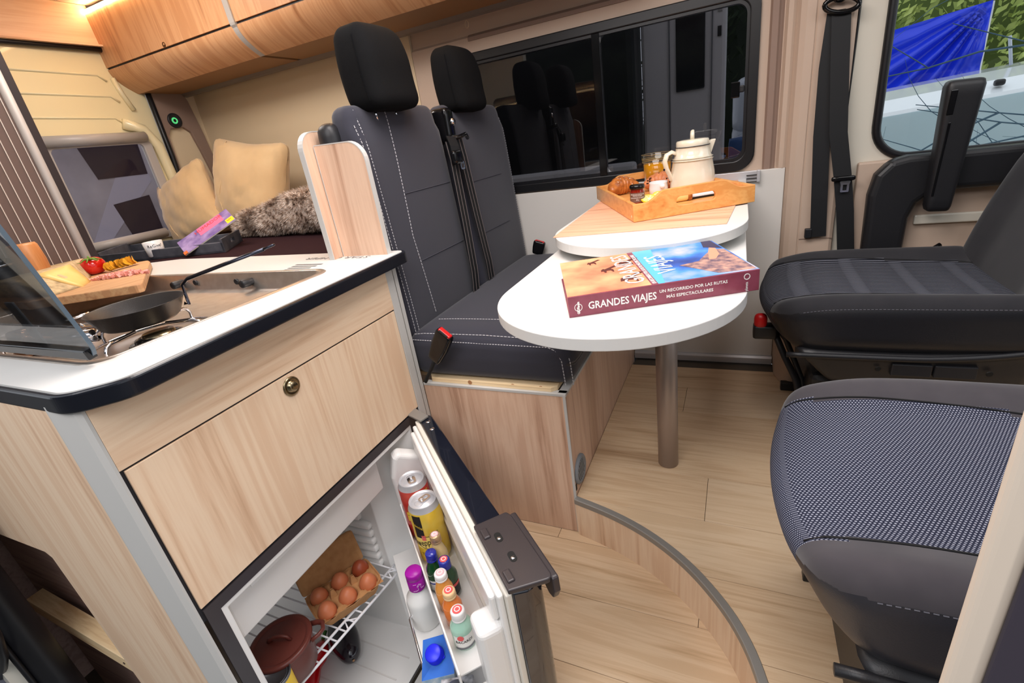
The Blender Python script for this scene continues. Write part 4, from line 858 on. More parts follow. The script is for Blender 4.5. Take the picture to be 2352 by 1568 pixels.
t_, p_ = mini('green miniature bottle with blue cap and pink topped emblem', 0.372, 0.066, 0.268, 0.023, 0.268 - bz, green_g, blue_cap, 0.0140, 0.018, topdisc=mat('disc_red', (226, 92, 92), 0.5))
wrap(t_, 0.023, 0.012, 0.045, camdir(p_) - 1.2, camdir(p_) + 1.2, blk); wrap(t_, 0.023, 0.038, 0.046, camdir(p_) - 1.2, camdir(p_) + 1.2, MATS['disc_red'], dr=.0008)
t_, p_ = mini('amber miniature bottle with white and pink printed cap', 0.402, 0.084, 0.266, 0.021, 0.266 - bz, amber_l, white_cap, 0.0145, 0.013, topdisc=MATS['disc_pink'])
t_, p_ = mini('orange miniature bottle with cream cap and red disc', 0.448, 0.080, 0.256, 0.022, 0.256 - bz, orange_l, cream_cap, 0.0145, 0.013, topdisc=MATS['disc_red'])
wrap(t_, 0.022, 0.008, 0.035, camdir(p_) - 0.2, camdir(p_) + 1.3, redp)
t_, p_ = mini('aqua miniature rum bottle with white screw cap, nearest to the camera', 0.505, 0.078, 0.258, 0.024, 0.258 - bz, aqua_l, white_cap, 0.0155, 0.018, topdisc=MATS['disc_red'])
ab = camdir(p_); wrap(t_, 0.024, 0.008, 0.046, ab - 1.0, ab + 1.3, wprint); curved_text(t_, 'BACARDI', 0.0105, 0.0244, ab - 0.1, 0.027, blk, 0.85); wrap(t_, 0.024, 0.008, 0.014, ab - 1.0, ab + 0.9, mat('label_grey', (110, 112, 118), 0.5), dr=.0009)
bm = new(); lathe(bm, [(0, 0.0006), (0.0068, 0.0006), (0.007, 0)], 18, Matrix.Translation((0.0245 * math.cos(ab - 0.35), 0.0245 * math.sin(ab - 0.35), 0.042)) @ Vector((math.cos(ab - .35), math.sin(ab - .35), 0)).to_track_quat('Z', 'Y').to_matrix().to_4x4()); obj('round_emblem', bm, MATS['disc_red'], t_, local=True)
# purple capped bottle in the lower rack
p = D(0.298, 0.137, 0.027); t = thing('milky_bottle', 'opaque white bottle with a tall purple cap in the lower door rack', 'bottle', tuple(p))
H_ = 0.202 - 0.027; obj('body', lathe(new(), [(0, 0.001), (0.034, 0), (0.037, 0.006), (0.037, 0.080), (0.034, 0.095), (0.022, 0.110), (0.0175, 0.122), (0.0175, H_ - 0.04)], 36), mat('milky_white', (238, 237, 233), 0.3, coat=0.3), t, local=True, smooth=True)
cp = obj('cap', lathe(new(), [(0.0212, H_ - 0.052), (0.0215, H_ - 0.048), (0.0212, H_ - 0.020), (0.0205, H_ - 0.019), (0.0212, H_ - 0.018), (0.0208, H_ - 0.003), (0.019, H_), (0, H_ + 0.0005)], 36), mat('cap_purple', (160, 14, 156), 0.35), t, local=True, smooth=True)
ac = camdir(p); lw = mat('print_lilac', (226, 190, 226), 0.5)
def cylline(o_, pts, r, w_=0.0006): obj('cap_drawing', tube(new(), [(r * math.cos(a), r * math.sin(a), z) for a, z in pts], w_, 5), lw, o_, local=True)
cylline(cp, [(ac - 0.6, H_ - 0.047), (ac - 0.2, H_ - 0.046), (ac + 0.0, H_ - 0.044), (ac, H_ - 0.034), (ac + 0.35, H_ - 0.030), (ac + 0.35, H_ - 0.043), (ac + 0.7, H_ - 0.043)], 0.0216); cylline(cp, [(ac - 0.1, H_ - 0.034), (ac + 0.15, H_ - 0.027), (ac + 0.45, H_ - 0.032)], 0.0216); cylline(cp, [(ac - 0.5, H_ - 0.026), (ac - 0.1, H_ - 0.026)], 0.0214)
# milk carton
p = D(0.475, 0.140, 0.027); t = thing('milk_carton', 'blue topped drinks carton with round blue screw cap in the lower door rack', 'carton', tuple(p))
ML_ = Matrix(((dd.x, dn.x, 0, 0), (dd.y, dn.y, 0, 0), (0, 0, 1, 0), (0, 0, 0, 1))) @ Matrix.Rotation(0.35, 4, 'Z')
bm = new(); b0 = [(-.038, -.036, 0), (.038, -.036, 0), (.038, .036, 0), (-.038, .036, 0)]; b1 = [(-.038, -.036, .110), (.038, -.036, .082), (.038, .036, .074), (-.038, .036, .098)]
v0 = [bm.verts.new(ML_ @ Vector(q)) for q in b0]; v1 = [bm.verts.new(ML_ @ Vector(q)) for q in b1]
bm.faces.new(v0[::-1])
for k in range(4): bm.faces.new((v0[k], v0[(k + 1) % 4], v1[(k + 1) % 4], v1[k]))
bm.faces.new(v1); obj('body', bm, noisy(mat('carton_print', (214, 222, 226), 0.4), 45, 3, (80, 150, 190), 0.9), t, local=True, bevel=0.0015)
bm = new(); nrm = Vector((0.028 / .076, (0.010) / .072, 1)).normalized()
bm.faces.new([bm.verts.new(ML_ @ (Vector(q) + nrm * 0.0008)) for q in b1]); bmesh.ops.solidify(bm, geom=bm.faces[:], thickness=-0.001); obj('top_panel', bm, mat('carton_blue', (74, 146, 240), 0.35), t, local=True)
MC_ = ML_ @ Matrix.Translation((0.0, 0.004, 0.094)) @ nrm.to_track_quat('Z', 'Y').to_matrix().to_4x4()
cbm = mat('cap_bright_blue', (30, 40, 226), 0.35)
obj('cap_base', prism(new(), rpoly([(-0.024, 0), (0, -0.020), (0.024, 0), (0, 0.020)], 0.004, 3), 0, 0.003, MC_), cbm, t, local=True)
obj('cap', lathe(new(), [(0.0195, 0.002), (0.0195, 0.005), (0.0185, 0.006), (0.0185, 0.020), (0.0165, 0.022), (0, 0.022)], 32, MC_), cbm, t, local=True, smooth=True)
p = D(0.575, 0.128, 0.027); t = thing('silver_carton', 'silver and black carton with dark grey cap at the bottom of the door', 'carton', tuple(p))
bm = new(); box(bm, (-0.034, -0.034, 0), (0.034, 0.034, 0.098), ML_); obj('body', bm, noisy(mat('silver_print', (200, 200, 204), 0.3), 60, 3, (40, 40, 44), 0.9), t, local=True, bevel=0.002)
obj('cap', lathe(new(), [(0.021, 0.098), (0.021, 0.110), (0.018, 0.113), (0, 0.1135)], 28), mat('cap_dark_grey', (76, 80, 90), 0.35), t, local=True, smooth=True)

# ================================================================ PARTITION BOARDS BESIDE THE BENCH
pb = thing('seat_surround', 'pale wooden boards with grey edging wrapped around the near side of the bench', 'board', (-0.95, 1.055, 0.0))
pa = rpoly([(-1.02, 0.0), (-0.864, 0.0), (-0.864, 1.185), (-1.02, 1.190)], [0, 0, 0.05, 0.003], 8)
obj('side_board', prism(new(), pa, 1.047, 1.061, MXZ), bench_wood, pb)
obj('side_edging', ring_prism(new(), offset(pa, 0.0022), offset(pa, -0.0004), 1.0465, 1.0615, MXZ), grey_edge, pb)
pa = rpoly([(1.012, 0.5), (2.03, 0.5), (2.03, 1.225), (1.012, 1.225)], [0, 0, 0, 0.045], 8)
obj('back_board', prism(new(), pa, -1.040, -1.024, MYZ), bench_wood, pb)
obj('back_edging', ring_prism(new(), offset(pa, 0.002), offset(pa, -0.0004), -1.0405, -1.0235, MYZ), grey_edge, pb)

# ================================================================ BENCH
bn = thing('bench', 'charcoal double bench with headrests on a boxed wooden base behind the table', 'bench', (-0.63, 1.55, 0.0))
obj('side_panel', B((-0.862, 1.0645, 0.0), (-0.4065, 1.078, 0.484)), bench_wood, bn)
obj('front_panel', B((-0.420, 1.078, 0.0), (-0.4065, 2.02, 0.484)), bench_wood, bn)
obj('top_edging', B((-0.862, 1.0630, 0.4785), (-0.402, 1.085, 0.487)), grey_edge, bn, bevel=0.001)
obj('corner_edging', B((-0.4115, 1.0625, 0.0), (-0.4035, 1.0675, 0.484)), grey_edge, bn, bevel=0.001)
obj('top_edging', B((-0.4265, 1.07, 0.4785), (-0.402, 2.02, 0.487)), grey_edge, bn, bevel=0.001)
obj('plywood_top', prism(new(), [(-0.835, 1.075), (-0.445, 1.070), (-0.43, 1.085), (-0.43, 2.01), (-1.00, 2.01), (-1.00, 1.11), (-0.86, 1.11)], 0.487, 0.500), pine, bn, bevel=0.001)
for x in (-0.56, -0.475, -0.70): obj('knot', lathe(new(), [(0, 0.0005), (0.006, 0.0005), (0.007, 0)], 10, Matrix.Translation((x, 1.0725, 0.4955)) @ Matrix.Rotation(PI / 2, 4, 'X')), mat('knot_brown', (170, 120, 80), 0.7), bn)
obj('cable_gap', B((-0.4064, 1.075, 0.150), (-0.4055, 1.084, 0.172)), MATS['slot_black'], bn)
ve = thing('floor_vent', 'round grey air vent low on the bench front panel', 'vent', (-0.400, 1.120, 0.198))
MV = Matrix(((0, 0, 1, -0.4064), (1, 0, 0, 1.120), (0, 1, 0, 0.198), (0, 0, 0, 1)))
obj('bezel', lathe(new(), [(0.046, 0), (0.046, 0.006), (0.041, 0.010), (0.035, 0.009), (0.033, 0.005), (0, 0.005)], 32, MV), mat('vent_grey', (128, 132, 136), 0.5), ve, smooth=True)
for k in range(6):
    y = -0.025 + 0.010 * k; hw = math.sqrt(0.032 ** 2 - y * y)
    obj('louvre', box(new(), (y - 0.003, -hw, 0.005), (y + 0.002, hw, 0.009), MV @ Matrix.Rotation(0.3, 4, 'Z')), MATS['vent_grey'], ve)

# bench cushion and two backrests
cu = None
CU = (Vector((-0.895, 1.068, 0.500)), Vector((-0.372, 2.018, 0.645)))
cc = (CU[0] + CU[1]) / 2; hh = (CU[1] - CU[0]) / 2
def cdef(p):
    p = p.copy(); tz = (p.z + hh.z) / (2 * hh.z)
    if tz < 0.5: p.x = p.x * (1 - 0.06 * (0.5 - tz) * 2) if p.x > 0 else p.x; p.y = p.y * (1 - 0.02 * (0.5 - tz) * 2)
    p.z += 0.010 * (1 - (p.y / hh.y) ** 4) * (1 - (p.x / hh.x) ** 4) * (1 if p.z > 0 else 0); p.z -= 0.010 * max(0, p.x / hh.x) * (1 if p.z > 0 else 0); return p
bm = rbox(tuple(hh), 0.038, 22, cdef, M=Matrix.Translation(cc)); cubv = BVHTree.FromBMesh(bm); cu = obj('seat_cushion', bm, seat_cloth, bn, smooth=True, label='charcoal seat cushion with white stitching')
def seatz(x, y):
    h = cubv.ray_cast(Vector((x, y, 2)), Vector((0, 0, -1)))
    return (h[0].z if h[0] else 0.62) + 0.0012
def on_seat(pts, n=14):
    out = []
    for (xa, ya), (xb, yb) in zip(pts, pts[1:]):
        out += [Vector((xa + (xb - xa) * k / n, ya + (yb - ya) * k / n, seatz(xa + (xb - xa) * k / n, ya + (yb - ya) * k / n))) for k in range(n)]
    return out
y0 = CU[0].y
def rnd(off):
    a = y0 + off; pts = [(-0.88, a), (-0.46, a), (-0.42, a + 0.006), (-0.392 + 0.0, a + 0.022), (-0.384, a + 0.05)]
    return on_seat(pts) 
obj('stitching', dashes(on_seat([(-0.87, y0 + 0.020), (-0.405, y0 + 0.020)]) + [Vector((-0.394, y0 + 0.012, 0.620)), Vector((-0.384, y0 + 0.008, 0.580)), Vector((-0.380, y0 + 0.007, 0.51))], 0.0055, 0.003, 0.0010), thread, cu, kind='stuff')
obj('stitching', dashes([Vector((-0.87, y0 + 0.0045, 0.627)), Vector((-0.44, y0 + 0.0045, 0.620)), Vector((-0.42, y0 + 0.003, 0.612)), Vector((-0.405, y0 + 0.001, 0.585)), Vector((-0.400, y0 + 0.0005, 0.51))], 0.0055, 0.003, 0.0010), thread, cu, kind='stuff')
obj('stitching', dashes(on_seat([(-0.84, y0 + 0.115), (-0.43, y0 + 0.115)]), 0.0055, 0.003, 0.0009), thread, cu, kind='stuff')
obj('stitching', dashes(on_seat([(-0.62, y0 + 0.115), (-0.62, 1.9)]), 0.0055, 0.003, 0.0008), thread_dim, cu, kind='stuff')

BL = math.atan2(0.035, 0.64)
def backrest(ya, yb, near):
    """local x forward normal, z up along the recline"""
    yc = (ya + yb) / 2; hw = (yb - ya) / 2; t = None
    M = Matrix.Translation((-0.875, yc, 0.612)) @ Matrix.Rotation(-BL, 4, 'Y')
    hx, hz = 0.040, 0.333
    def df(p):
        p = p.copy(); t_ = (p.z + hz) / (2 * hz)
        if p.x > 0: p.x += 0.012 * (1 - (p.y / hw) ** 2) * (0.5 + 0.5 * math.sin(t_ * PI)) - 0.004 * max(0, t_ - 0.8) * 5; p.x += 0.010 * (abs(p.y) / hw) ** 3 * (t_ < 0.9)
        if t_ > 0.9: p.y *= 1 - 0.03 * (t_ - 0.9) * 10
        return p
    Mc = M @ Matrix.Translation((-hx, 0, hz))
    bmb = rbox((hx, hw, hz), 0.030, 22, df, M=Mc); bv_ = BVHTree.FromBMesh(bmb); t = obj('backrest', bmb, seat_cloth, bn, smooth=True)
    def fr_(y, z):
        o_ = Mc @ Vector((0.4, y, z - hz)); d_ = (Mc.to_3x3() @ Vector((-1, 0, 0))).normalized(); h = bv_.ray_cast(o_, d_)
        return h[0] - d_ * 0.0012 if h[0] else Mc @ Vector((hx, y, z - hz))
    def line(pts, m_, dl=0.0055, r=0.0010):
        out = []
        for (yA, zA), (yB, zB) in zip(pts, pts[1:]): out += [fr_(yA + (yB - yA) * k / 12, zA + (zB - zA) * k / 12) for k in range(13)]
        obj('stitching', dashes(out, dl, 0.003, r), m_, t, kind='stuff')
    H2 = 2 * hz
    s = -1 if near else 1
    line([(s * (hw - 0.014), 0.03), (s * (hw - 0.014), H2 - 0.05)] + ([] if near else []), thread if near else thread_dim)
    if near:
        line([(s * (hw - 0.027), 0.03), (s * (hw - 0.029), H2 - 0.012)], thread)
        line([(s * (hw - 0.135), 0.05), (s * (hw - 0.115), 0.3), (s * (hw - 0.150), H2 - 0.02)], thread)
    for z in (0.22, 0.42) if near else (0.21, 0.40):
        bm = tube(new(), [fr_(-s * (hw - 0.03), z - 0.0) , fr_(0, z), fr_(s * (hw - 0.13), z)], 0.0009, 5)
        obj('seam', bm, mat('seam_grey', (74, 74, 84), 0.8), t)
    # outer plastic shoulder
    return t, Mc, hw
bk1, M1, hw1 = backrest(1.084, 1.510, True)
bk2, M2, hw2 = backrest(1.560, 2.016, False)
obj('reclining_shell', rbox((0.03, 0.03, 0.09), 0.028, 8, M=Matrix.Translation((-0.985, 1.080, 1.150))), black_pl, bk1, smooth=True)
def headrest(yc, xo, zo, w_, h_, t_, label):
    M = Matrix.Translation((xo, yc, zo + h_)) @ Matrix.Rotation(-BL * 0.6, 4, 'Y')
    def df(p):
        p = p.copy(); q = p.z / h_
        p.y *= 1 - 0.17 * max(0, q) ** 1.8 - 0.02 * max(0, -q) ** 2; p.x *= 1 - 0.28 * max(0, q) ** 2; p.x -= 0.010 * q * abs(q)
        if p.x > 0: p.x += 0.012 * (1 - (p.y / w_) ** 2)
        return p
    o = obj('headrest', rbox((t_, w_, h_), 0.034, 18, df, M=M), head_cloth, bn, smooth=True, label=label)
    sp = [M @ (df(Vector((t_ - 0.030, -(w_ - 0.0), z))) + Vector((0, -0.0008, 0))) for z in [h_ * (k / 8 - 0.8) for k in range(13)]]
    obj('seam', tube(new(), sp, 0.0010, 5), mat('seam_dark', (22, 22, 24), 0.95, spec=0.0), o)
    for s in (-1, 1): obj('post', tube(new(), [(xo, yc + s * w_ * 0.45, zo - 0.03), (xo, yc + s * w_ * 0.45, zo + 0.02)], 0.006, 10), chrome, o, smooth=True)
    return o
headrest(1.240, -0.912, 1.254, 0.103, 0.104, 0.058, 'large black headrest above the backrest nearest the kitchen')
headrest(1.702, -0.915, 1.246, 0.100, 0.103, 0.054, 'smaller black headrest above the window side backrest')
# belt gear between the backrests
sb = thing('rear_seat_belt', 'pair of black three point belts hanging between the two backrests', 'seat belt', (-0.87, 1.53, 0.65), 0, 'seat belts')
def strap(name, pts, w_, side, th=0.0014, m_=belt_m, parent=None):
    bm = new(); sd = Vector(side).normalized(); rows = []
    pts = [Vector(p) for p in pts]
    for i, p in enumerate(pts):
        tg = (pts[min(i + 1, len(pts) - 1)] - pts[max(i - 1, 0)]).normalized(); s_ = (sd - tg * sd.dot(tg)).normalized(); nn = tg.cross(s_)
        rows.append([bm.verts.new(p + s_ * a * w_ / 2 + nn * b * th) for a, b in ((-1, -1), (1, -1), (1, 1), (-1, 1))])
    for a, b in zip(rows, rows[1:]):
        for k in range(4): bm.faces.new((a[k], a[(k + 1) % 4], b[(k + 1) % 4], b[k]))
    bm.faces.new(rows[0]); bm.faces.new(rows[-1][::-1]); return obj(name, bm, m_, parent)
webl = mat('webbing_light_line', (120, 110, 108), 0.6)
s1 = [(-0.872, 1.492, 1.155), (-0.862, 1.486, 1.10), (-0.854, 1.480, 0.9), (-0.850, 1.474, 0.72), (-0.853, 1.468, 0.645)]
s2 = [(-0.868, 1.552, 1.165), (-0.864, 1.560, 1.10), (-0.856, 1.575, 0.9), (-0.852, 1.598, 0.72), (-0.855, 1.604, 0.655)]
for s_ in (s1, s2):
    o = strap('webbing', s_, 0.046, (0, 1, 0), parent=sb)
    for e in (-0.0215, 0.0, 0.0215): strap('webbing_line', [(x + 0.0018, y + e, z) for x, y, z in s_], 0.0022, (0, 1, 0), 0.0004, webl, sb)
obj('retractor', rbox((0.03, 0.026, 0.055), 0.012, 6, M=Matrix.Translation((-0.905, 1.535, 1.205))), black_gloss, sb, smooth=True)
obj('guide_bar', tube(new(), [(-0.885, 1.50, 1.165), (-0.858, 1.535, 1.165), (-0.850, 1.575, 1.172), (-0.858, 1.600, 1.160)], 0.007, 8), black_gloss, sb, smooth=True)
obj('guide_bracket', B((-0.882, 1.51, 1.160), (-0.866, 1.585, 1.174)), black_gloss, sb, bevel=0.004)
obj('bolt', lathe(new(), [(0, 0.006), (0.010, 0.005), (0.012, 0)], 14, Matrix.Translation((-0.874, 1.545, 1.215)) @ Matrix.Rotation(PI / 2, 4, 'Y')), chrome, sb, smooth=True)
o = strap('webbing', [(-0.866, 1.500, 1.170), (-0.852, 1.490, 1.140), (-0.850, 1.488, 1.115)], 0.040, (0.2, 1, 0), parent=sb)
obj('tongue_cover', rbox((0.010, 0.027, 0.022), 0.009, 6, M=Matrix.Translation((-0.848, 1.485, 1.105))), black_gloss, sb, smooth=True)
obj('tongue', ring_prism(new(), rrect(-0.012, 0.012, -0.025, 0.0, 0.004), rrect(-0.007, 0.007, -0.020, -0.006, 0.003), 0, 0.002, Matrix.Translation((-0.842, 1.503, 1.09)) @ MYZ), chrome, sb)
# buckles
def buckle(label, base, top, side, group='seat belt buckles'):
    b, t_ = Vector(base), Vector(top); t = thing('belt_buckle', label, 'buckle', tuple(b), 0, group); d_ = (t_ - b).normalized(); M = frame_m(b + (t_ - b) * 0.5, side, d_)
    L_ = (t_ - b).length
    obj('stalk', tube(new(), [M @ Vector((0, -L_ * 0.5, 0)), M @ Vector((0.002, -L_ * 0.2, 0)), M @ Vector((0, 0.0, 0))], 0.006, 8), belt_m, t, smooth=True)
    Mb = M @ Matrix.Translation((0, L_ * 0.25, 0))
    def df(p): p = p.copy(); p.x *= 1 - 0.22 * max(0, -p.y / 0.05); return p
    bd = obj('housing', rbox((0.027, L_ * 0.27, 0.013), 0.009, 8, df, M=Mb), black_gloss, t, smooth=True)
    obj('release_button', box(new(), (-0.021, L_ * 0.235, -0.007), (0.021, L_ * 0.285, 0.009), Mb), red_pl, bd, bevel=0.003)
    obj('latch_slot', box(new(), (-0.014, L_ * 0.27, 0.009), (0.014, L_ * 0.288, 0.013), Mb), black_pl, bd); return t
buckle('black belt buckle with red button standing at the near end of the bench cushion', (-0.845, 1.052, 0.500), (-0.712, 1.020, 0.672), (0.80, -0.1, -0.6))
buckle('black belt buckle with red top at the window end of the bench', (-0.815, 1.995, 0.59), (-0.805, 1.985, 0.705), (1, 0.1, -0.35))
# ================================================================ TABLES
def bullet(xa, xb, yfar, cy, r):
    cx = (xa + xb) / 2; n = 40
    return [(cx - r * math.cos(PI * k / n), cy - 1.03 * r * math.sin(PI * k / n)) for k in range(n + 1)] + [(xb, yfar), (xa, yfar)]
tedge = mat('table_edge', (214, 214, 214), 0.4)
tl = thing('sliding_table_leaf', 'lower white table leaf with rounded end under the travel book', 'table', (-0.2175, 1.2, 0.813))
o = obj('leaf', prism(new(), bullet(-0.447, 0.022, 1.98, 0.903, 0.2345), 0.813, 0.835), white_lam, tl, bevel=0.0015)
tu = thing('dinette_table', 'upper white table with rounded end carrying the breakfast tray, on one bronze leg', 'table', (-0.2175, 1.6, ZF))
obj('tabletop', prism(new(), bullet(-0.455, 0.026, 2.026, 1.305, 0.2405), 0.858, 0.881), white_lam, tu, bevel=0.0015)
for x in (-0.40, -0.04): obj('slide_rail', B((x - 0.012, 1.30, 0.8355), (x + 0.012, 2.02, 0.858)), alu, tu)
lg = obj('leg', lathe(new(), [(0.0, 0.0), (0.026, 0.0), (0.030, 0.002), (0.030, 0.48), (0.0285, 0.481), (0.0285, 0.490), (0.030, 0.491), (0.030, 0.679), (0, 0.679)], 36, center=(-0.169, 1.287, ZF)), bronze, tu, smooth=True)
obj('leg_ring', lathe(new(), [(0.0305, 0.482), (0.0305, 0.489)], 36, center=(-0.169, 1.287, ZF)), blk, lg, smooth=True)
obj('wall_rail', B((-0.12, 2.012, 0.872), (0.060, 2.0255, 0.908)), alu, tu, bevel=0.001)
obj('rail_end', B((0.060, 2.002, 0.870), (0.070, 2.0255, 0.910)), alu, tu, bevel=0.001)
for z in (0.882, 0.893): obj('rail_groove', B((0.026, 2.0065, z), (0.0605, 2.0082, z + 0.003)), blk, tu)
# placemat
matw = wood('veneer_mat', (236, 186, 154), (222, 166, 134), (192, 136, 106), 'X', 0.5, 1.3)
pmat = [(-0.438, 1.198), (-0.020, 1.238), (-0.004, 1.46), (0.0, 2.018), (-0.44, 2.018), (-0.46, 1.75)]
pmat = [(-0.437, 1.196), (-0.021, 1.240), (-0.0035, 1.475), (-0.003, 2.0), (-0.50, 1.96), (-0.462, 1.60)]
tag(obj('placemat', prism(new(), [(-0.437, 1.196), (-0.021, 1.240), (-0.0045, 1.475), (0.000, 2.0), (-0.40, 2.0), (-0.452, 1.76)], 0.8815, 0.8835), matw), 'thin peach wood veneer mat under the breakfast tray', 'placemat')
# tray
TA, TB_, TDv = Vector((-0.250, 1.318, 0)), Vector((0.043, 1.500, 0)), Vector((-0.487, 1.845, 0))
TZ0 = 0.8842
u_ = (TB_ - TA).normalized(); v_ = (TDv - TA); Lu = (TB_ - TA).length; v_.normalize(); Lv = 0.555
MT = Matrix(((u_.x, v_.x, 0, TA.x), (u_.y, v_.y, 0, TA.y), (0, 0, 1, TZ0), (0, 0, 0, 1)))
tr = thing('serving_tray', 'bamboo serving tray with cut-out handle, set with breakfast on the upper table', 'tray', tuple(MT @ Vector((Lu / 2, Lv / 2, 0))))
obj('base', box(new(), (0.004, 0.004, 0.004), (Lu - 0.004, Lv - 0.004, 0.012), MT), bamboo, tr)
TH = 0.046
def handle_side(voff, sgn):
    h0_, h1_ = TH, TH + 0.026; n = 8; pts = [(0, 0), (Lu, 0), (Lu, h0_)]
    a, b = Lu * 0.24, Lu * 0.76
    for k in range(n + 1):
        s = k / n; pts.append((Lu * 0.90 - (Lu * 0.90 - b * 0.94) * s, h0_ + (h1_ - h0_) * (0.5 - 0.5 * math.cos(PI * s))))
    for k in range(n + 1):
        s = k / n; pts.append((a * 1.12 - (a * 1.12 - Lu * 0.10) * s, h1_ - (h1_ - h0_) * (0.5 - 0.5 * math.cos(PI * s))))
    pts.append((0, h0_))
    hol = rpoly([(Lu * 0.35, 0.024), (Lu * 0.67, 0.024), (Lu * 0.67, 0.048), (Lu * 0.35, 0.048)], 0.0115, 8)
    bm = new()
    for yy in (0, 0.012):
        A = [bm.verts.new((x, yy, z)) for x, z in pts]; Bq = [bm.verts.new((x, yy, z)) for x, z in hol]
        es = [bm.edges.new((A[i], A[(i + 1) % len(A)])) for i in range(len(A))] + [bm.edges.new((Bq[i], Bq[(i + 1) % len(Bq)])) for i in range(len(Bq))]
        bmesh.ops.triangle_fill(bm, edges=es, use_beauty=True)
        if yy == 0: A0, B0 = A, Bq
    for p, q in ((A0, A), (B0, Bq)):
        for i in range(len(p)): j = (i + 1) % len(p); bm.faces.new((p[i], p[j], q[j], q[i]))
    bm.transform(MT @ Matrix.Translation((0, voff, 0))); return bm
obj('handle_side', handle_side(0, 1), bamboo, tr, bevel=0.0015)
obj('handle_side', handle_side(Lv - 0.012, 1), bamboo, tr, bevel=0.0015)
obj('long_side', box(new(), (0, 0.012, 0), (0.012, Lv - 0.012, TH), MT), wood('bamboo_v', (232, 170, 100), (220, 150, 80), (186, 112, 50), 'Y', 0.35), tr, bevel=0.0015)
obj('long_side', box(new(), (Lu - 0.012, 0.012, 0), (Lu, Lv - 0.012, TH), MT), MATS['bamboo_v'], tr, bevel=0.0015)
for z in (0.012, ): obj('peg', lathe(new(), [(0, 0.0006), (0.004, 0.0005), (0.0042, 0)], 10, MT @ Matrix.Translation((-0.0003, 0.02, z)) @ Matrix.Rotation(-PI / 2, 4, 'Y')), pine, tr)
TF = TZ0 + 0.0122
def tp(u, v): q = MT @ Vector((u, v, 0)); return (q.x, q.y)
# enamel coffee pot
def jug_at(x, y):
    global TF
    T0 = TF
    ivory = noisy(mat('ivory_enamel', (232, 224, 204), 0.16, coat=0.6), 30, 2, (224, 214, 192), 0.5)
    t = thing('enamel_coffee_pot', 'ivory enamel coffee pot with lid and dark rim on the bamboo tray', 'coffee pot', (x, y, TF)); c = (x, y, TF)
    obj('body', lathe(new(), [(0, 0), (0.066, 0), (0.069, 0.004), (0.070, 0.02), (0.0665, 0.075), (0.060, 0.118), (0.0610, 0.121), (0.0580, 0.127), (0.0590, 0.130), (0.0560, 0.136), (0.0525, 0.155), (0.0505, 0.168), (0.0515, 0.171)], 48, center=c), ivory, t, smooth=True)
    for zr in (0.110, 0.118): obj('body_ring', tube(new(), [(x + (0.0625 - (zr - .11) * .2) * math.cos(a), y + (0.0625 - (zr - .11) * .2) * math.sin(a), TF + zr + 0.012) for a in [k * PI / 24 for k in range(48)]], 0.0012, 6, closed=True), ivory, t, smooth=True)
    obj('rim_band', tube(new(), [(x + 0.0515 * math.cos(a), y + 0.0515 * math.sin(a), TF + 0.172) for a in [k * PI / 24 for k in range(48)]], 0.0016, 6, closed=True), mat('enamel_navy', (24, 26, 44), 0.25), t, smooth=True)
    ld_ = obj('lid', lathe(new(), [(0.049, 0.170), (0.0500, 0.174), (0.0495, 0.190), (0.047, 0.195), (0.030, 0.1975), (0.0, 0.199)], 40, center=c), ivory, t, smooth=True)
    kx = Vector((0.8, 0.6, 0)); kc = Vector(c)
    obj('lid_knob', tube(new(), [kc + Vector((0, -0.010, 0.196)), kc + Vector((0, -0.011, 0.215)), kc + Vector((0, -0.004, 0.226)), kc + Vector((0, 0.004, 0.226)), kc + Vector((0, 0.011, 0.215)), kc + Vector((0, 0.010, 0.196))], 0.0055, 10, flat=1.3), ivory, ld_, smooth=True)
    hd_ = Vector((-0.90, -0.43, 0)).normalized()
    obj('handle', tube(new(), [kc + hd_ * a + Vector((0, 0, z)) for a, z in ((0.050, 0.150), (0.066, 0.160), (0.082, 0.152), (0.089, 0.128), (0.084, 0.10), (0.074, 0.075), (0.068, 0.055), (0.062, 0.045))], 0.009, 12, flat=0.55, radii=[0.008, 0.009, 0.0095, 0.0095, 0.0095, 0.009, 0.009, 0.008]), ivory, t, smooth=True)
    sp_ = Vector((0.90, 0.43, 0)).normalized()
    bm = new(); prism(bm, [(0.046, 0.118), (0.052, 0.118), (0.072, 0.186), (0.062, 0.187), (0.050, 0.178)], -0.009, 0.009, Matrix(((sp_.x, 0, -sp_.y, x), (sp_.y, 0, sp_.x, y), (0, 1, 0, TF), (0, 0, 0, 1))))
    obj('spout', bm, ivory, t, smooth=False, bevel=0.006, seg=3)
    obj('enamel_chip', lathe(new(), [(0, 0.0008), (0.004, 0.0006), (0.0045, 0)], 8, Matrix.Translation(kc + hd_ * 0.0905 + Vector((-0.000, -0.006, 0.098))) @ Vector((-0.7, -1, 0)).to_track_quat('Z', 'Y').to_matrix().to_4x4()), MATS['enamel_navy'], t)
    t.scale = (1.0, 1.0, 0.80)
jug_at(-0.136, 1.735)
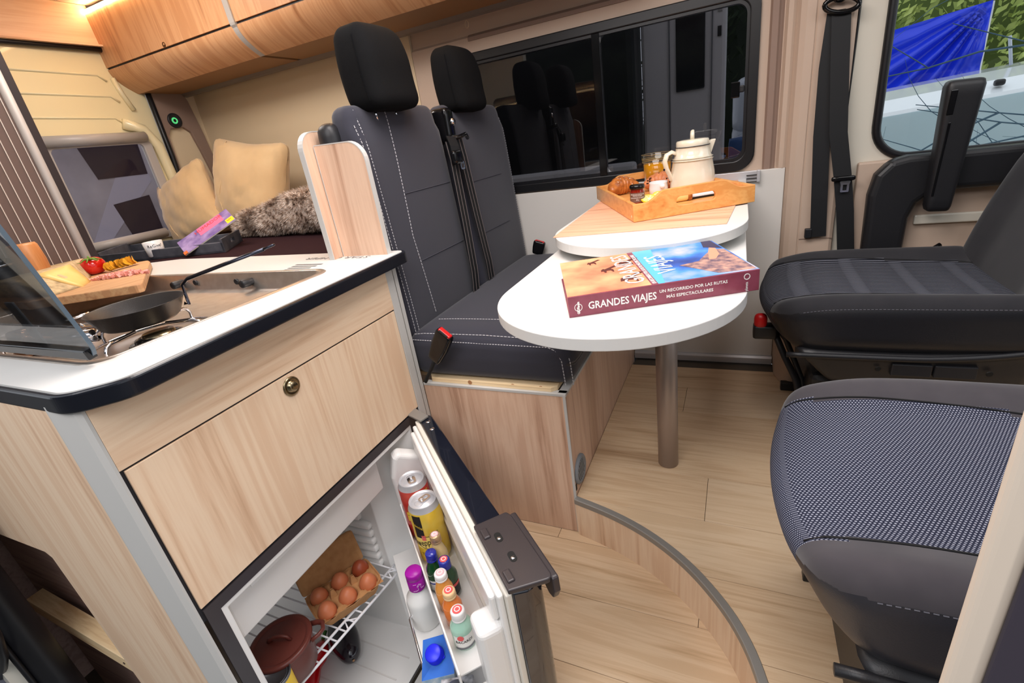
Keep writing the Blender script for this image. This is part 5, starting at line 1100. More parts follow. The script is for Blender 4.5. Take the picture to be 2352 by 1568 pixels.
# juice glass
gx, gy = -0.268, 1.895; gl = thing('juice_glass', 'clear tumbler of orange juice behind the croissants on the tray', 'glass', (gx, gy, TF)); gc = (gx, gy, TF)
cg = mat('drinking_glass', (255, 255, 255), 0.02, trans=1.0, ior=1.45)
obj('tumbler', lathe(new(), [(0, 0), (0.030, 0), (0.032, 0.003), (0.041, 0.118), (0.0400, 0.1185), (0.0392, 0.117), (0.031, 0.006), (0, 0.006)], 40, center=gc), clear_gl, gl, smooth=True)
obj('juice', lathe(new(), [(0, 0.0065), (0.0308, 0.0065), (0.0368, 0.086), (0, 0.086)], 40, center=gc), mat('orange_juice', (252, 170, 18), 0.25, coat=0.4), gl, smooth=True)
gl.scale = (1.33, 1.33, 1.0)
for z, r in ((0.118, 0.0406), (0.104, 0.0397), (0.100, 0.0393), (0.092, 0.0388)): obj('rim_line', tube(new(), [(gx + r * math.cos(a), gy + r * math.sin(a), TF + z) for a in [k * PI / 20 for k in range(40)]], 0.0006, 5, closed=True), mat('gilt_line', (214, 180, 110), 0.3, 0.5), gl, smooth=True)
# croissants
crust = noisy(mat('croissant_crust', (206, 124, 56), 0.38, coat=0.3), 60, 5, (128, 62, 22), 0.85, 0.9)
crust2 = noisy(mat('croissant_pale', (226, 146, 96), 0.45), 55, 5, (160, 76, 40), 0.7, 0.8)
def croissant(label, x, y, rot, m_, choc):
    t = thing('croissant', label, 'croissant', (x, y, TF + 0.001), rot, 'croissants on the tray'); N = 30; L_ = 0.070; bm = new(); pts = []; rad = []
    for k in range(N + 1):
        s = k / N * 2 - 1; ang = s * 1.15; pts.append(Vector((0.058 * math.sin(ang), 0.058 * math.cos(ang) - 0.04, 0.030 * (1 - 0.35 * s * s)))); ridge = 1 - 0.10 * abs(math.sin(k / N * PI * 5)) ** 3
        rad.append((0.006 + 0.026 * (1 - abs(s) ** 2.2)) * (0.90 + 0.12 * (abs((s * 3.5) % 1 - 0.5) * 2)))
    tube(bm, pts, 0.03, 20, radii=rad)
    for v in bm.verts: v.co += Vector(noise.noise_vector(v.co * 45)) * 0.0018; v.co.z = max(0.0, v.co.z)
    obj('dough', bm, m_, t, local=True, smooth=True)
    bm = new()
    for k in range(26 if choc else 34):
        a = random.uniform(-0.8, 0.8) if choc else random.uniform(-0.5, 0.5); rr = 0.030 * (1 - abs(a) ** 2.2 * 0.6); th = random.uniform(0.0, 1.5); c = Vector((0.058 * math.sin(a), 0.058 * math.cos(a) - 0.04 - rr * math.cos(th) * 0.85, 0.028 + rr * math.sin(th) * 0.95)); s_ = random.uniform(0.0012, 0.0028)
        box(bm, (-s_ * 1.6, -s_, -s_), (s_ * 1.6, s_, s_), Matrix.Translation(c) @ Matrix.Rotation(random.random() * 3, 4, Vector((random.random() - .5, random.random() - .5, 1)).normalized()))
    obj('chocolate_sprinkles' if choc else 'sugar_nibs', bm, mat('dark_chocolate', (52, 28, 20), 0.4) if choc else mat('sugar_white', (240, 226, 206), 0.5), t, local=True, kind='stuff')
croissant('golden croissant topped with white sugar behind the jam jar', -0.368, 1.785, 0.75, crust, False)
croissant('pale croissant with chocolate sprinkles between the glass and the small milk jug', -0.245, 1.800, -0.3, crust2, True)
# jam jar
jx, jy = -0.283, 1.586 - 0.02; jj = thing('jam_jar', 'small jam jar with black lid and printed label in the tray corner', 'jar', (jx, jy, TF)); jc = (jx, jy, TF)
obj('glass_body', lathe(new(), [(0, 0), (0.020, 0), (0.0222, 0.003), (0.0222, 0.034), (0.020, 0.040), (0.0205, 0.046)], 32, center=jc), mat('dark_jam', (128, 30, 14), 0.08, coat=0.8), jj, smooth=True)
obj('lid', lathe(new(), [(0.0222, 0.044), (0.0232, 0.045), (0.0232, 0.052), (0.0205, 0.0565), (0, 0.057)], 32, center=jc), black_gloss, jj, smooth=True)
aj = math.atan2(-jy, -jx); lb = wrap(jj, 0.0222, 0.006, 0.034, aj - 1.3, aj + 1.3, mat('label_taupe', (112, 84, 72), 0.6), 'label')
lo = lambda z, s, sz: curved_text(jj, s, sz, 0.0225, aj, z, wprint)
lo(0.0275, 'MERMELADA EXTRA DE', 0.0042); lo(0.0235, 'FRUTAS ROJAS', 0.0042); lo(0.0175, 'ELABORADA A MANO', 0.0045); lo(0.0115, '28 g', 0.005)
# small white milk jug with a knob
mx, my = -0.240, 1.715; mj = thing('milk_pot', 'tiny white china pot with a round knob beside the jam jar', 'pot', (mx, my, TF)); china = mat('white_china', (238, 236, 236), 0.15, coat=0.6)
obj('bowl', lathe(new(), [(0, 0), (0.024, 0), (0.029, 0.006), (0.0305, 0.022), (0.0285, 0.036), (0.030, 0.041), (0.0285, 0.042), (0.0265, 0.037), (0.028, 0.02), (0.024, 0.006), (0, 0.004)], 36, center=(mx, my, TF)), china, mj, smooth=True)
am = math.atan2(-my, -mx) + 0.35
bm = rbox((0.0085, 0.0085, 0.0085), 0.0084, 8, M=Matrix.Translation((mx + 0.036 * math.cos(am), my + 0.036 * math.sin(am), TF + 0.030))); obj('knob', bm, china, mj, smooth=True)
# lemon slices, bread slice, knife
def lemon(x, y, lab, tilt):
    t = thing('lemon_slice', lab, 'lemon', (x, y, TF), 0, 'lemon slices on the tray'); M = Matrix.Translation((x, y, TF + 0.011)) @ Matrix.Rotation(tilt, 4, Vector((u_.x, u_.y, 0)))
    obj('rind', ring_prism(new(), [(0.026 * math.cos(a), 0.026 * math.sin(a)) for a in [k * PI / 16 for k in range(32)]], [(0.0225 * math.cos(a), 0.0225 * math.sin(a)) for a in [k * PI / 16 for k in range(32)]], -0.0018, 0.0018, M), mat('lemon_rind', (238, 206, 60), 0.4), t)
    for k in range(8):
        a = k * PI / 4; obj('segment', prism(new(), rpoly([(0.003 * math.cos(a + .39), 0.003 * math.sin(a + .39)), (0.0215 * math.cos(a + .06), 0.0215 * math.sin(a + .06)), (0.0222 * math.cos(a + .39), 0.0222 * math.sin(a + .39)), (0.0215 * math.cos(a + .72), 0.0215 * math.sin(a + .72))], 0.001, 2), -0.0014, 0.0014, M), mat('lemon_pulp', (236, 222, 130), 0.2, coat=0.4), t)
    obj('pith', lathe(new(), [(0, 0.001), (0.0226, 0.001), (0.0226, -0.001), (0, -0.001)], 24, M), mat('lemon_pith', (246, 240, 200), 0.6), t)
lemon(-0.246, 1.560, 'lemon slice leaning next to the jam jar', 0.38); lemon(-0.218, 1.610, 'lemon slice behind the first one, nearer the coffee pot', 0.38)
bx, by = -0.160, 1.530; brd = thing('bread_piece', 'piece of yellow bread with crust seen through the tray handle', 'bread', (bx, by, TF))
bm = rbox((0.030, 0.016, 0.012), 0.009, 8, M=Matrix.Translation((bx, by, TF + 0.0125)) @ Matrix.Rotation(0.6, 4, 'Z')); obj('crumb', bm, mat('bread_crumb', (238, 206, 130), 0.6), brd, smooth=True)
bm = rbox((0.008, 0.018, 0.018), 0.007, 8, M=Matrix.Translation((bx + 0.026, by + 0.018, TF + 0.0185)) @ Matrix.Rotation(0.6, 4, 'Z')); obj('crust', bm, crust, brd, smooth=True)
kx, ky = -0.112, 1.560; kn = thing('china_dish', 'small white dish with dark rim behind the tray handle', 'dish', (kx + .02, ky + .02, TF))
obj('dish', box(new(), (-0.045, -0.018, 0), (0.045, 0.018, 0.014), Matrix.Translation((kx + .015, ky + .03, TF)) @ Matrix.Rotation(0.55, 4, 'Z')), china, kn, bevel=0.004)
obj('dark_foot', box(new(), (-0.046, -0.020, 0.0), (0.046, -0.0182, 0.006), Matrix.Translation((kx + .015, ky + .03, TF)) @ Matrix.Rotation(0.55, 4, 'Z')), black_gloss, kn)

# ================================================================ BOOK
bk = thing('travel_book', 'thick travel book with orange desert and blue coast cover on the lower table leaf', 'book', (-0.15, 0.93, 0.8352))
s0, s1_ = Vector((-0.259, 0.747, 0)), Vector((0.039, 0.892, 0)); bu = (s1_ - s0).normalized(); bv = Vector((-bu.y, bu.x, 0)); BLn = (s1_ - s0).length; BW = 0.252; BT = 0.0375
e1 = Vector((-0.343, 0.963, 0)) - s0; bv = (e1.normalized() * 0.8 + bv * 0.2).normalized(); bv = e1.normalized(); BW = e1.length + 0.01
MBk = Matrix(((bu.x, bv.x, 0, s0.x), (bu.y, bv.y, 0, s0.y), (0, 0, 1, 0.8352), (0, 0, 0, 1)))
maroon = noisy(mat('book_maroon', (140, 66, 84), 0.35, coat=0.2), 60, 3, (124, 52, 66), 0.6)
obj('pages', box(new(), (0.004, 0.004, 0.0025), (BLn - 0.004, BW - 0.004, BT - 0.0025), MBk), mat('paper', (226, 220, 206), 0.8), bk)
obj('spine', box(new(), (0, -0.0005, 0), (BLn, 0.003, BT), MBk), maroon, bk, bevel=0.001)
obj('back_cover', box(new(), (0, 0, 0), (BLn, BW, 0.0022), MBk), maroon, bk)
m = mat('book_desert', (226, 116, 88), 0.5); noisy(m, 12, 3, (246, 182, 134), 1.0)
o = obj('front_cover', box(new(), (0, 0.001, BT - 0.0022), (BLn * 0.475, BW, BT), MBk), m, bk)
m = mat('book_coast', (60, 110, 190), 0.5); m_c = nd(m, 'ShaderNodeTexNoise'); m_c.inputs['Scale'].default_value = 9; m_c.inputs['Detail'].default_value = 5; lk(m, coords(m), m_c.inputs['Vector'])
lk(m, ramp(m, [(0.30, (40, 44, 96)), (0.47, (48, 92, 176)), (0.58, (74, 140, 204)), (0.72, (186, 186, 212))], m_c.outputs[0]), P(m).inputs['Base Color'])
obj('front_cover', box(new(), (BLn * 0.475, 0.001, BT - 0.0022), (BLn, BW, BT), MBk), m, bk)
def cov(pts, m_, name='cover_print', h=0.0003): return obj(name, prism(new(), pts, BT, BT + h, MBk), m_, bk)
cov([(BLn * 0.44, 0.001), (BLn * 0.475, 0.001), (BLn * 0.475, BW), (BLn * 0.44, BW)], maroon)
cov([(BLn * .475, 0.001), (BLn * .51, 0.001), (BLn * .60, BW), (BLn * .475, BW)], mat('book_cyan', (92, 178, 214), 0.3))
rk = noisy(mat('book_rock', (96, 80, 96), 0.5), 70, 5, (206, 160, 140), 0.9)
cov([(BLn * 0.66, 0.09), (BLn * 0.80, 0.012), (BLn * 0.99, 0.006), (BLn * 0.99, 0.16), (BLn * 0.93, 0.17), (BLn * 0.86, 0.14), (BLn * 0.78, 0.10)], rk, h=0.0005)
cov([(BLn * 0.88, 0.10), (BLn * 0.93, 0.13), (BLn * 0.955, 0.175), (BLn * 0.925, 0.185), (BLn * 0.885, 0.15), (BLn * 0.84, 0.10)], mat('book_salmon', (232, 150, 122), 0.4), h=0.0007)
cov([(BLn * 0.90, 0.195), (BLn * 0.99, 0.17), (BLn * 0.99, BW), (BLn * 0.93, BW)], mat('book_cliff', (58, 52, 80), 0.5), h=0.0006)
cam_sil = mat('book_camel', (84, 40, 34), 0.6)
for (x, y, s) in ((0.10, 0.045, 1.0), (0.075, 0.125, 0.8), (0.055, 0.195, 0.6), (0.115, 0.155, 0.9)):
    cov([(x, y), (x + 0.006 * s, y + 0.002), (x + 0.008 * s, y - 0.012 * s), (x + 0.012 * s, y - 0.012 * s), (x + 0.014 * s, y + 0.003), (x + 0.024 * s, y + 0.002), (x + 0.028 * s, y - 0.012 * s), (x + 0.031 * s, y - 0.011 * s), (x + 0.031 * s, y + 0.010 * s), (x + 0.022 * s, y + 0.020 * s), (x + 0.014 * s, y + 0.012 * s), (x + 0.008 * s, y + 0.024 * s), (x + 0.002 * s, y + 0.016 * s)], cam_sil, h=0.0005)
    cov([(x + 0.02 * s, y + 0.012 * s), (x + 0.05 * s, y + 0.040 * s), (x + 0.042 * s, y + 0.046 * s), (x + 0.010 * s, y + 0.018 * s)], cam_sil, h=0.0004)
ct = Vector((0, 0, BT + 0.0006))
def ctext(s, size, x, y, sx=1.0, m_=wprint, bold=0.0):
    # cover lettering runs across the book, baseline towards the right
    M = MBk @ frame_m((x, y, BT + 0.0007), (0, 1, 0), (-1, 0, 0)); return text(s, size, M, m_, bk, 'title_lettering', 0.0002, sx=sx, bold=bold)
ctext('GRANDES', 0.050, BLn * 0.425, 0.020, 0.92); ctext('VIAJES', 0.052, BLn * 0.62, 0.055, 0.92)
ctext('UN RECORRIDO POR LAS RUTAS MÁS ESPECTACULARES', 0.0105, BLn * 0.469, 0.004, 0.80)
def stext(s, size, x, z, sx=1.0, bold=0.0):
    M = MBk @ frame_m((x, -0.0008, z), (1, 0, 0), (0, 0, 1)); return text(s, size, M, wprint, bk, 'spine_lettering', 0.0002, sx=sx, bold=bold)
stext('GRANDES VIAJES', 0.0185, 0.034, 0.0115, 0.86, 0.0003); stext('UN RECORRIDO POR LAS RUTAS', 0.0075, 0.158, 0.0215, 1.06, 0.0001); stext('MÁS ESPECTACULARES', 0.0075, 0.170, 0.0105, 1.06, 0.0001)
MP = MBk @ frame_m((BLn - 0.022, -0.0008, 0.0235), (1, 0, 0), (0, 0, 1))
obj('spine_emblem', ring_prism(new(), [(0.0055 * math.cos(a), 0.0055 * math.sin(a)) for a in [k * PI / 12 for k in range(24)]], [(0.0042 * math.cos(a), 0.0042 * math.sin(a)) for a in [k * PI / 12 for k in range(24)]], -0.0002, 0.0003, MP @ Matrix.Translation((0, 0.004, 0))), wprint, bk)
text('planeta', 0.007, MBk @ frame_m((BLn - 0.020, -0.0008, 0.0015), (0, 0, 1), (-1, 0, 0)), wprint, bk, 'spine_lettering', 0.0002, sx=0.8)
MP = MBk @ frame_m((0.017, -0.0008, 0.017), (1, 0, 0), (0, 0, 1))
obj('spine_emblem', ring_prism(new(), [(0.007 * math.cos(a), 0.007 * math.sin(a)) for a in [k * PI / 12 for k in range(24)]], [(0.006 * math.cos(a), 0.006 * math.sin(a)) for a in [k * PI / 12 for k in range(24)]], -0.0002, 0.0003, MP), wprint, bk)
text('GEOPlaneta', 0.006, MBk @ frame_m((0.019, -0.0008, 0.005), (0, 0, 1), (-1, 0, 0)), wprint, bk, 'spine_lettering', 0.0002, sx=0.75, bold=.0003)
# ================================================================ OVERHEAD LOCKERS
LP = [(1.643, 1.930), (1.655, 1.712)]
LOW = []
for k_ in range(15):
    t_ = k_ / 14; LOW.append(((1 - t_) ** 2 * 1.657 + 2 * t_ * (1 - t_) * 1.662 + t_ * t_ * 1.756, (1 - t_) ** 2 * 1.704 + 2 * t_ * (1 - t_) * 1.652 + t_ * t_ * 1.603))
def shell(prof, x0, x1, th=0.012):
    """strip of board following a yz profile"""
    bm = new(); N = len(prof); out = []
    for i, p in enumerate(prof):
        a = Vector(prof[max(i - 1, 0)]); b = Vector(prof[min(i + 1, N - 1)]); t_ = (b - a).normalized(); nn = Vector((-t_.y, t_.x)); nn = nn if nn.x > 0 else -nn; out.append((p[0] + nn.x * th, p[1] + nn.y * th))
    poly = list(prof) + out[::-1]; return extr_x(bm, poly, x0, x1)
def locker(x0, x1, label, lock):
    t = thing('overhead_locker', label, 'locker', ((x0 + x1) / 2, 1.85, 1.6), 0, 'overhead lockers above the bed')
    dr = obj('door', shell(LP, x0 + 0.002, x1 - 0.002), lock_led_tint, t, bevel=0.001)
    obj('seam', shell([(1.662, 1.716), (1.662, 1.700)], x0, x1, 0.006), blk, t)
    obj('lower_panel', shell(LOW, x0, x1), lock_led_tint, t, smooth=True).modifiers.new('n', 'EDGE_SPLIT').split_angle = 0.6
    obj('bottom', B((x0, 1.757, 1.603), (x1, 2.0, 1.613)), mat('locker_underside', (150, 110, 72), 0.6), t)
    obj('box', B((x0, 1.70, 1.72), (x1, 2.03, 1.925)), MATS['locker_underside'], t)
    if lock: obj('lock', lathe(new(), [(0.010, 0), (0.010, 0.003), (0.007, 0.003), (0.006, 0.001), (0, 0.001)], 20, Matrix.Translation((-2.292, 1.6555, 1.722)) @ Matrix.Rotation(PI / 2, 4, 'X') ), mat('brown_bronze', (96, 62, 36), 0.3, 0.8), dr, smooth=True)
    return t
locker(-2.77, -1.862, 'rear overhead locker with curved lower panel and small round lock', True)
locker(-1.836, -0.25, 'front overhead locker with curved lower panel, above the bench', False)
dv = LP[:1] + [(1.649, 1.712)] + [(y - 0.006, z - 0.004) for y, z in LOW]
obj('divider', shell([(y - 0.006 * (z > 1.7), z) for y, z in LP + LOW], -1.862, -1.834, 0.03), mat('locker_grey_strip', (176, 172, 168), 0.45), bpy.data.objects['overhead_locker'])
obj('end_edging', shell(LP + LOW, -2.774, -2.768, 0.02), mat('edging_taupe', (170, 150, 124), 0.5), bpy.data.objects['overhead_locker'])
struct('trim_7', extr_x(new(), [(1.965, 1.603), (1.975, 1.590), (2.0, 1.588), (2.012, 1.596), (2.02, 1.612), (2.045, 1.625), (2.045, 1.66), (1.965, 1.66)], -2.74, 0.30), mat('rail_taupe', (126, 116, 108), 0.35, 0.2))
led = thing('led_strip', 'glowing warm white led strip along the top of the overhead lockers', 'light', (-1.5, 1.638, 1.955))
obj('diffuser', B((-2.755, 1.632, 1.924), (-0.25, 1.650, 1.936)), mat('led_warm', (255, 226, 170), 0.5, emit=(255, 214, 160), es=22), led, bevel=0.003)
obj('channel', B((-2.755, 1.650, 1.924), (-0.25, 1.66, 1.945)), alu, led)

# ================================================================ TAMBOUR WARDROBE DOOR LEFT OF THE BED
tb = thing('tambour_door', 'tall brown tambour door with pale vertical ribs behind the kitchen', 'door', (-2.11, 0.6, 0.0))
brown = mat('tambour_brown', (104, 86, 80), 0.5)
obj('panel', B((-2.125, 0.30, 0.0), (-2.104, 0.925, 1.98)), brown, tb)
for k in range(24):
    y = 0.9168 - 0.0262 * k; obj('rib', B((-2.104, y - 0.0012, 0.85), (-2.1015, y + 0.0012, 1.98)), mat('rib_pale', (214, 204, 196), 0.4), tb)
obj('silver_edge', tube(new(), [(-2.104, 0.938, 0.0), (-2.104, 0.938, 1.98)], 0.0135, 14), mat('silver_satin', (166, 160, 156), 0.5, 0.1), tb, smooth=True)
obj('dark_edge', B((-2.60, 0.952, 0.0), (-2.103, 0.976, 1.98)), mat('wenge', (46, 38, 40), 0.5), tb, bevel=0.002)

# ================================================================ BED
bed = thing('bed', 'rear bed with a dark maroon mattress cover', 'bed', (-1.9, 1.6, 0.5))
obj('mattress', rbox((0.85, 0.455, 0.13), 0.03, 10, M=Matrix.Translation((-1.895, 1.588, 0.752))), noisy(mat('maroon_cover', (44, 26, 30), 0.9, spec=0.1), 500, 2, (54, 32, 36), 0.6, 0.2), bed, smooth=True)
obj('bed_box', B((-2.745, 1.15, 0.0), (-1.045, 2.04, 0.62)), woodX, bed)
BZ_ = 0.8828
# pillows
pil = noisy(mat('pillow_velvet', (216, 184, 138), 0.8, sheen=0.4), 7, 4, (198, 162, 116), 0.6, 0.25)
def pillow(label, M, hw, hh_, th, seed):
    t = thing('pillow', label, 'pillow', tuple(M.translation), 0, 'beige pillows on the bed'); t.rotation_euler = (0, 0, 0)
    def df(p):
        u, v = p.x / hw, p.y / hh_
        pinch = 1 - 0.10 * (1 - v * v) * abs(u) ** 3 ; pin2 = 1 - 0.10 * (1 - u * u) * abs(v) ** 3
        q = Vector((p.x * pinch, p.y * pin2, p.z * (max(0.0, (1 - u * u) * (1 - v * v)) ** 0.38 * 0.98 + 0.05)))
        n_ = noise.noise_vector(Vector((p.x * 7 + seed, p.y * 7, 0))); w_ = noise.noise(Vector((u * 9 + v * 4 + seed, v * 2, seed)))
        q.z += (0.012 * n_.x + 0.010 * w_ + 0.004 * noise.noise(Vector((u * 22 + v * 9, v * 5, seed)))) * (1 if p.z > 0 else .3); q.y += 0.006 * n_.y; return q
    obj('cushion_body', rbox((hw, hh_, th), min(th, 0.06) * 0.98, 26, df, M=M), pil, t, smooth=True)
    obj('piping', tube(new(), [M @ Vector((-hw * 0.52 + 0.01 * math.sin(k), -hh_ * 0.9 + 1.8 * hh_ * k / 14, th * 0.99 * max(0, (1 - .27) * (1 - ((k / 14) * 1.8 - .9) ** 2)) ** .38)) for k in range(15)], 0.003, 6), pil, t, smooth=True)
    return t
pillow('beige velvet pillow slumped against the rear corner of the bed', frame_m((-2.60, 1.70, 1.045), (0.80, 0.10, 0.28), (-0.30, 0.22, 0.90)), 0.205, 0.195, 0.075, 1.3)
pillow('beige velvet pillow with one corner pointing up, beside the fur throw', frame_m((-2.205, 1.78, 1.10), (0.93, 0.06, -0.16), (0.15, 0.24, 0.93)), 0.235, 0.225, 0.085, 4.1)
# fur throw
fur = thing('fur_throw', 'folded grey brown fur throw on the bed beside the pillows', 'throw', (-1.80, 1.66, BZ_))
furm = mat('fur_strands', (150, 126, 112), 0.9, spec=0.1); fv = nd(furm, 'ShaderNodeTexNoise'); fv.inputs['Scale'].default_value = 55; fv.inputs['Detail'].default_value = 3; lk(furm, coords(furm), fv.inputs['Vector'])
lk(furm, ramp(furm, [(0.30, (70, 54, 46)), (0.42, (150, 128, 112)), (0.54, (206, 190, 178)), (0.7, (236, 226, 218))], fv.outputs[0]), P(furm).inputs['Base Color'])
def fdef(p):
    q = p.copy(); q.z += 0.018 * noise.noise(Vector((p.x * 9, p.y * 9, 3))) + 0.02 * math.sin(p.x * 8 + 1) * (p.z > 0); q.y += 0.012 * noise.noise(Vector((p.x * 12, 7, p.z * 9))); return q
FM = Matrix.Translation((-1.80, 1.66, BZ_ + 0.080)) @ Matrix.Rotation(-0.16, 4, 'Z') @ Matrix.Rotation(-0.05, 4, 'Y')
bm = rbox((0.40, 0.125, 0.072), 0.06, 26, fdef, M=FM); tri = []
for v in bm.verts: v.co.z = max(v.co.z, BZ_ + 0.003)
for f in bm.faces: f.normal_update(); tri.append((f.calc_center_median().copy(), f.normal.copy(), [v.co.copy() for v in f.verts]))
obj('body', bm, furm, fur, smooth=True)
bm = new(); random.seed(5)
for c, nrm, vs_ in tri:
    if c.z < BZ_ + 0.012 or nrm.y > 0.6: continue
    for k in range(16):
        a, b = random.random(), random.random(); p = vs_[0].lerp(vs_[1], a).lerp(vs_[-1].lerp(vs_[2], a), b)
        fl_ = Vector((0.5 * math.sin(p.x * 30), -0.25, -0.55)) + Vector((random.uniform(-.4, .4), random.uniform(-.3, .3), random.uniform(-.3, .4))); d_ = (nrm * 0.8 + fl_).normalized() * random.uniform(0.010, 0.024)
        s_ = d_.cross(nrm).normalized() * 0.0011 if d_.cross(nrm).length > 1e-6 else Vector((0.001, 0, 0)); q = p + d_
        if q.z < BZ_ + 0.001: continue
        bm.faces.new([bm.verts.new(p + s_), bm.verts.new(p - s_), bm.verts.new(q)])
obj('fur', bm, furm, fur, kind='stuff')
# slate tray on the bed
ts = thing('slate_tray', 'dark grey mottled serving tray lying on the bed behind the hob', 'tray', (-2.2, 1.36, BZ_))
slate = noisy(mat('slate_paint', (66, 68, 78), 0.7), 16, 5, (104, 106, 116), 0.8, 0.2)
ta, tb2, tc_ = Vector((-1.845, 1.275, 0)), Vector((-2.53, 1.170, 0)), Vector((-2.05, 1.515, 0)); ux = (tb2 - ta).normalized(); uy = (tc_ - ta).normalized(); LX_, LY_ = (tb2 - ta).length, (tc_ - ta).length
MTs = Matrix(((ux.x, uy.x, 0, ta.x), (ux.y, uy.y, 0, ta.y), (0, 0, 1, BZ_ + 0.0005), (0, 0, 0, 1)))
obj('base', box(new(), (0.0, 0.0, 0), (LX_, LY_, 0.008), MTs), slate, ts, bevel=0.001)
for n_, lo_, hi_ in (('long_side', (0, 0, 0), (LX_, 0.012, 0.040)), ('long_side', (0, LY_ - 0.012, 0), (LX_, LY_, 0.040)), ('end_side', (LX_ - 0.012, 0, 0), (LX_, LY_, 0.052))):
    obj(n_, box(new(), lo_, hi_, MTs), slate, ts, bevel=0.002)
e_ = ring_prism(new(), [(0.0, 0), (LY_, 0), (LY_, 0.052), (0, 0.052)], [(LY_ * 0.40, 0.020), (LY_ * 0.60, 0.020), (LY_ * 0.60, 0.036), (LY_ * 0.40, 0.036)], 0, 0.012, MTs @ MYZ)
obj('end_side', e_, slate, ts)
mg = thing('mug', 'small white mug with black handwriting on the slate tray', 'mug', (-2.235, 1.235, BZ_ + 0.009))
gm_ = (-2.24, 1.245, BZ_ + 0.009)
obj('cup', lathe(new(), [(0, 0), (0.030, 0), (0.033, 0.004), (0.037, 0.062), (0.0355, 0.0625), (0.032, 0.006), (0, 0.005)], 32, center=gm_), china, mg, smooth=True)
mgc = thing('x', 'x', 'x', gm_); WMx = mgc.name
am_ = math.atan2(-gm_[1], -gm_[0])
for s_, z_, sz in (('ReGive!', 0.040, 0.017), ('it All', 0.022, 0.013)):
    o = curved_text(mgc, s_, sz, 0.0362, am_ + 0.1, z_, blk); o.parent = mg; o.location = Vector(gm_) - Vector(mg.location)
bpy.data.objects.remove(mgc)
mz = thing('magazine', 'purple and yellow covered magazine leaning in the slate tray', 'magazine', (-2.05, 1.36, BZ_ + 0.009))
MM = frame_m((-2.12, 1.22, BZ_ + 0.014), (0.10, 0.30, 0.115), (0.30, 0.02, -0.02)); 
xv_ = Vector((0.15, 0.22, 0.12)).normalized(); yv_ = Vector((0.20, -0.10, -0.10)); yv_ -= xv_ * yv_.dot(xv_); yv_.normalize()
MM = frame_m(Vector((-2.090, 1.255, BZ_ + 0.052)) + yv_ * 0.11, xv_, -yv_)
obj('pages', box(new(), (0, 0, 0), (0.235, 0.11, 0.004), MM), MATS['paper'], mz)
mgm = noisy(mat('magazine_purple', (92, 70, 140), 0.35, coat=0.3), 22, 3, (170, 150, 200), 0.9)
obj('cover', box(new(), (0, 0, 0.004), (0.235, 0.11, 0.0046), MM), mgm, mz)
obj('yellow_corner', box(new(), (0.200, 0.008, 0.0046), (0.233, 0.040, 0.005), MM), mat('magazine_yellow', (246, 222, 40), 0.4), mz)
text('5', 0.026, MM @ frame_m((0.206, 0.034, 0.0052), (0, -1, 0), (1, 0, 0)), redp, mz, 'lettering', 0.0001)
obj('pink_band', box(new(), (0.09, 0.050, 0.0046), (0.20, 0.108, 0.0049), MM), mat('magazine_pink', (226, 110, 150), 0.4), mz)
text('HUMADOR', 0.030, MM @ frame_m((0.075, 0.075, 0.0051), (1, 0.05, 0), (0, 1, 0)), redp, mz, 'lettering', 0.0001, sx=0.85)
obj('orange_tip', box(new(), (-0.004, 0.0, 0.0), (0.012, 0.02, 0.006), MM), mat('magazine_orange', (222, 110, 50), 0.5), mz)

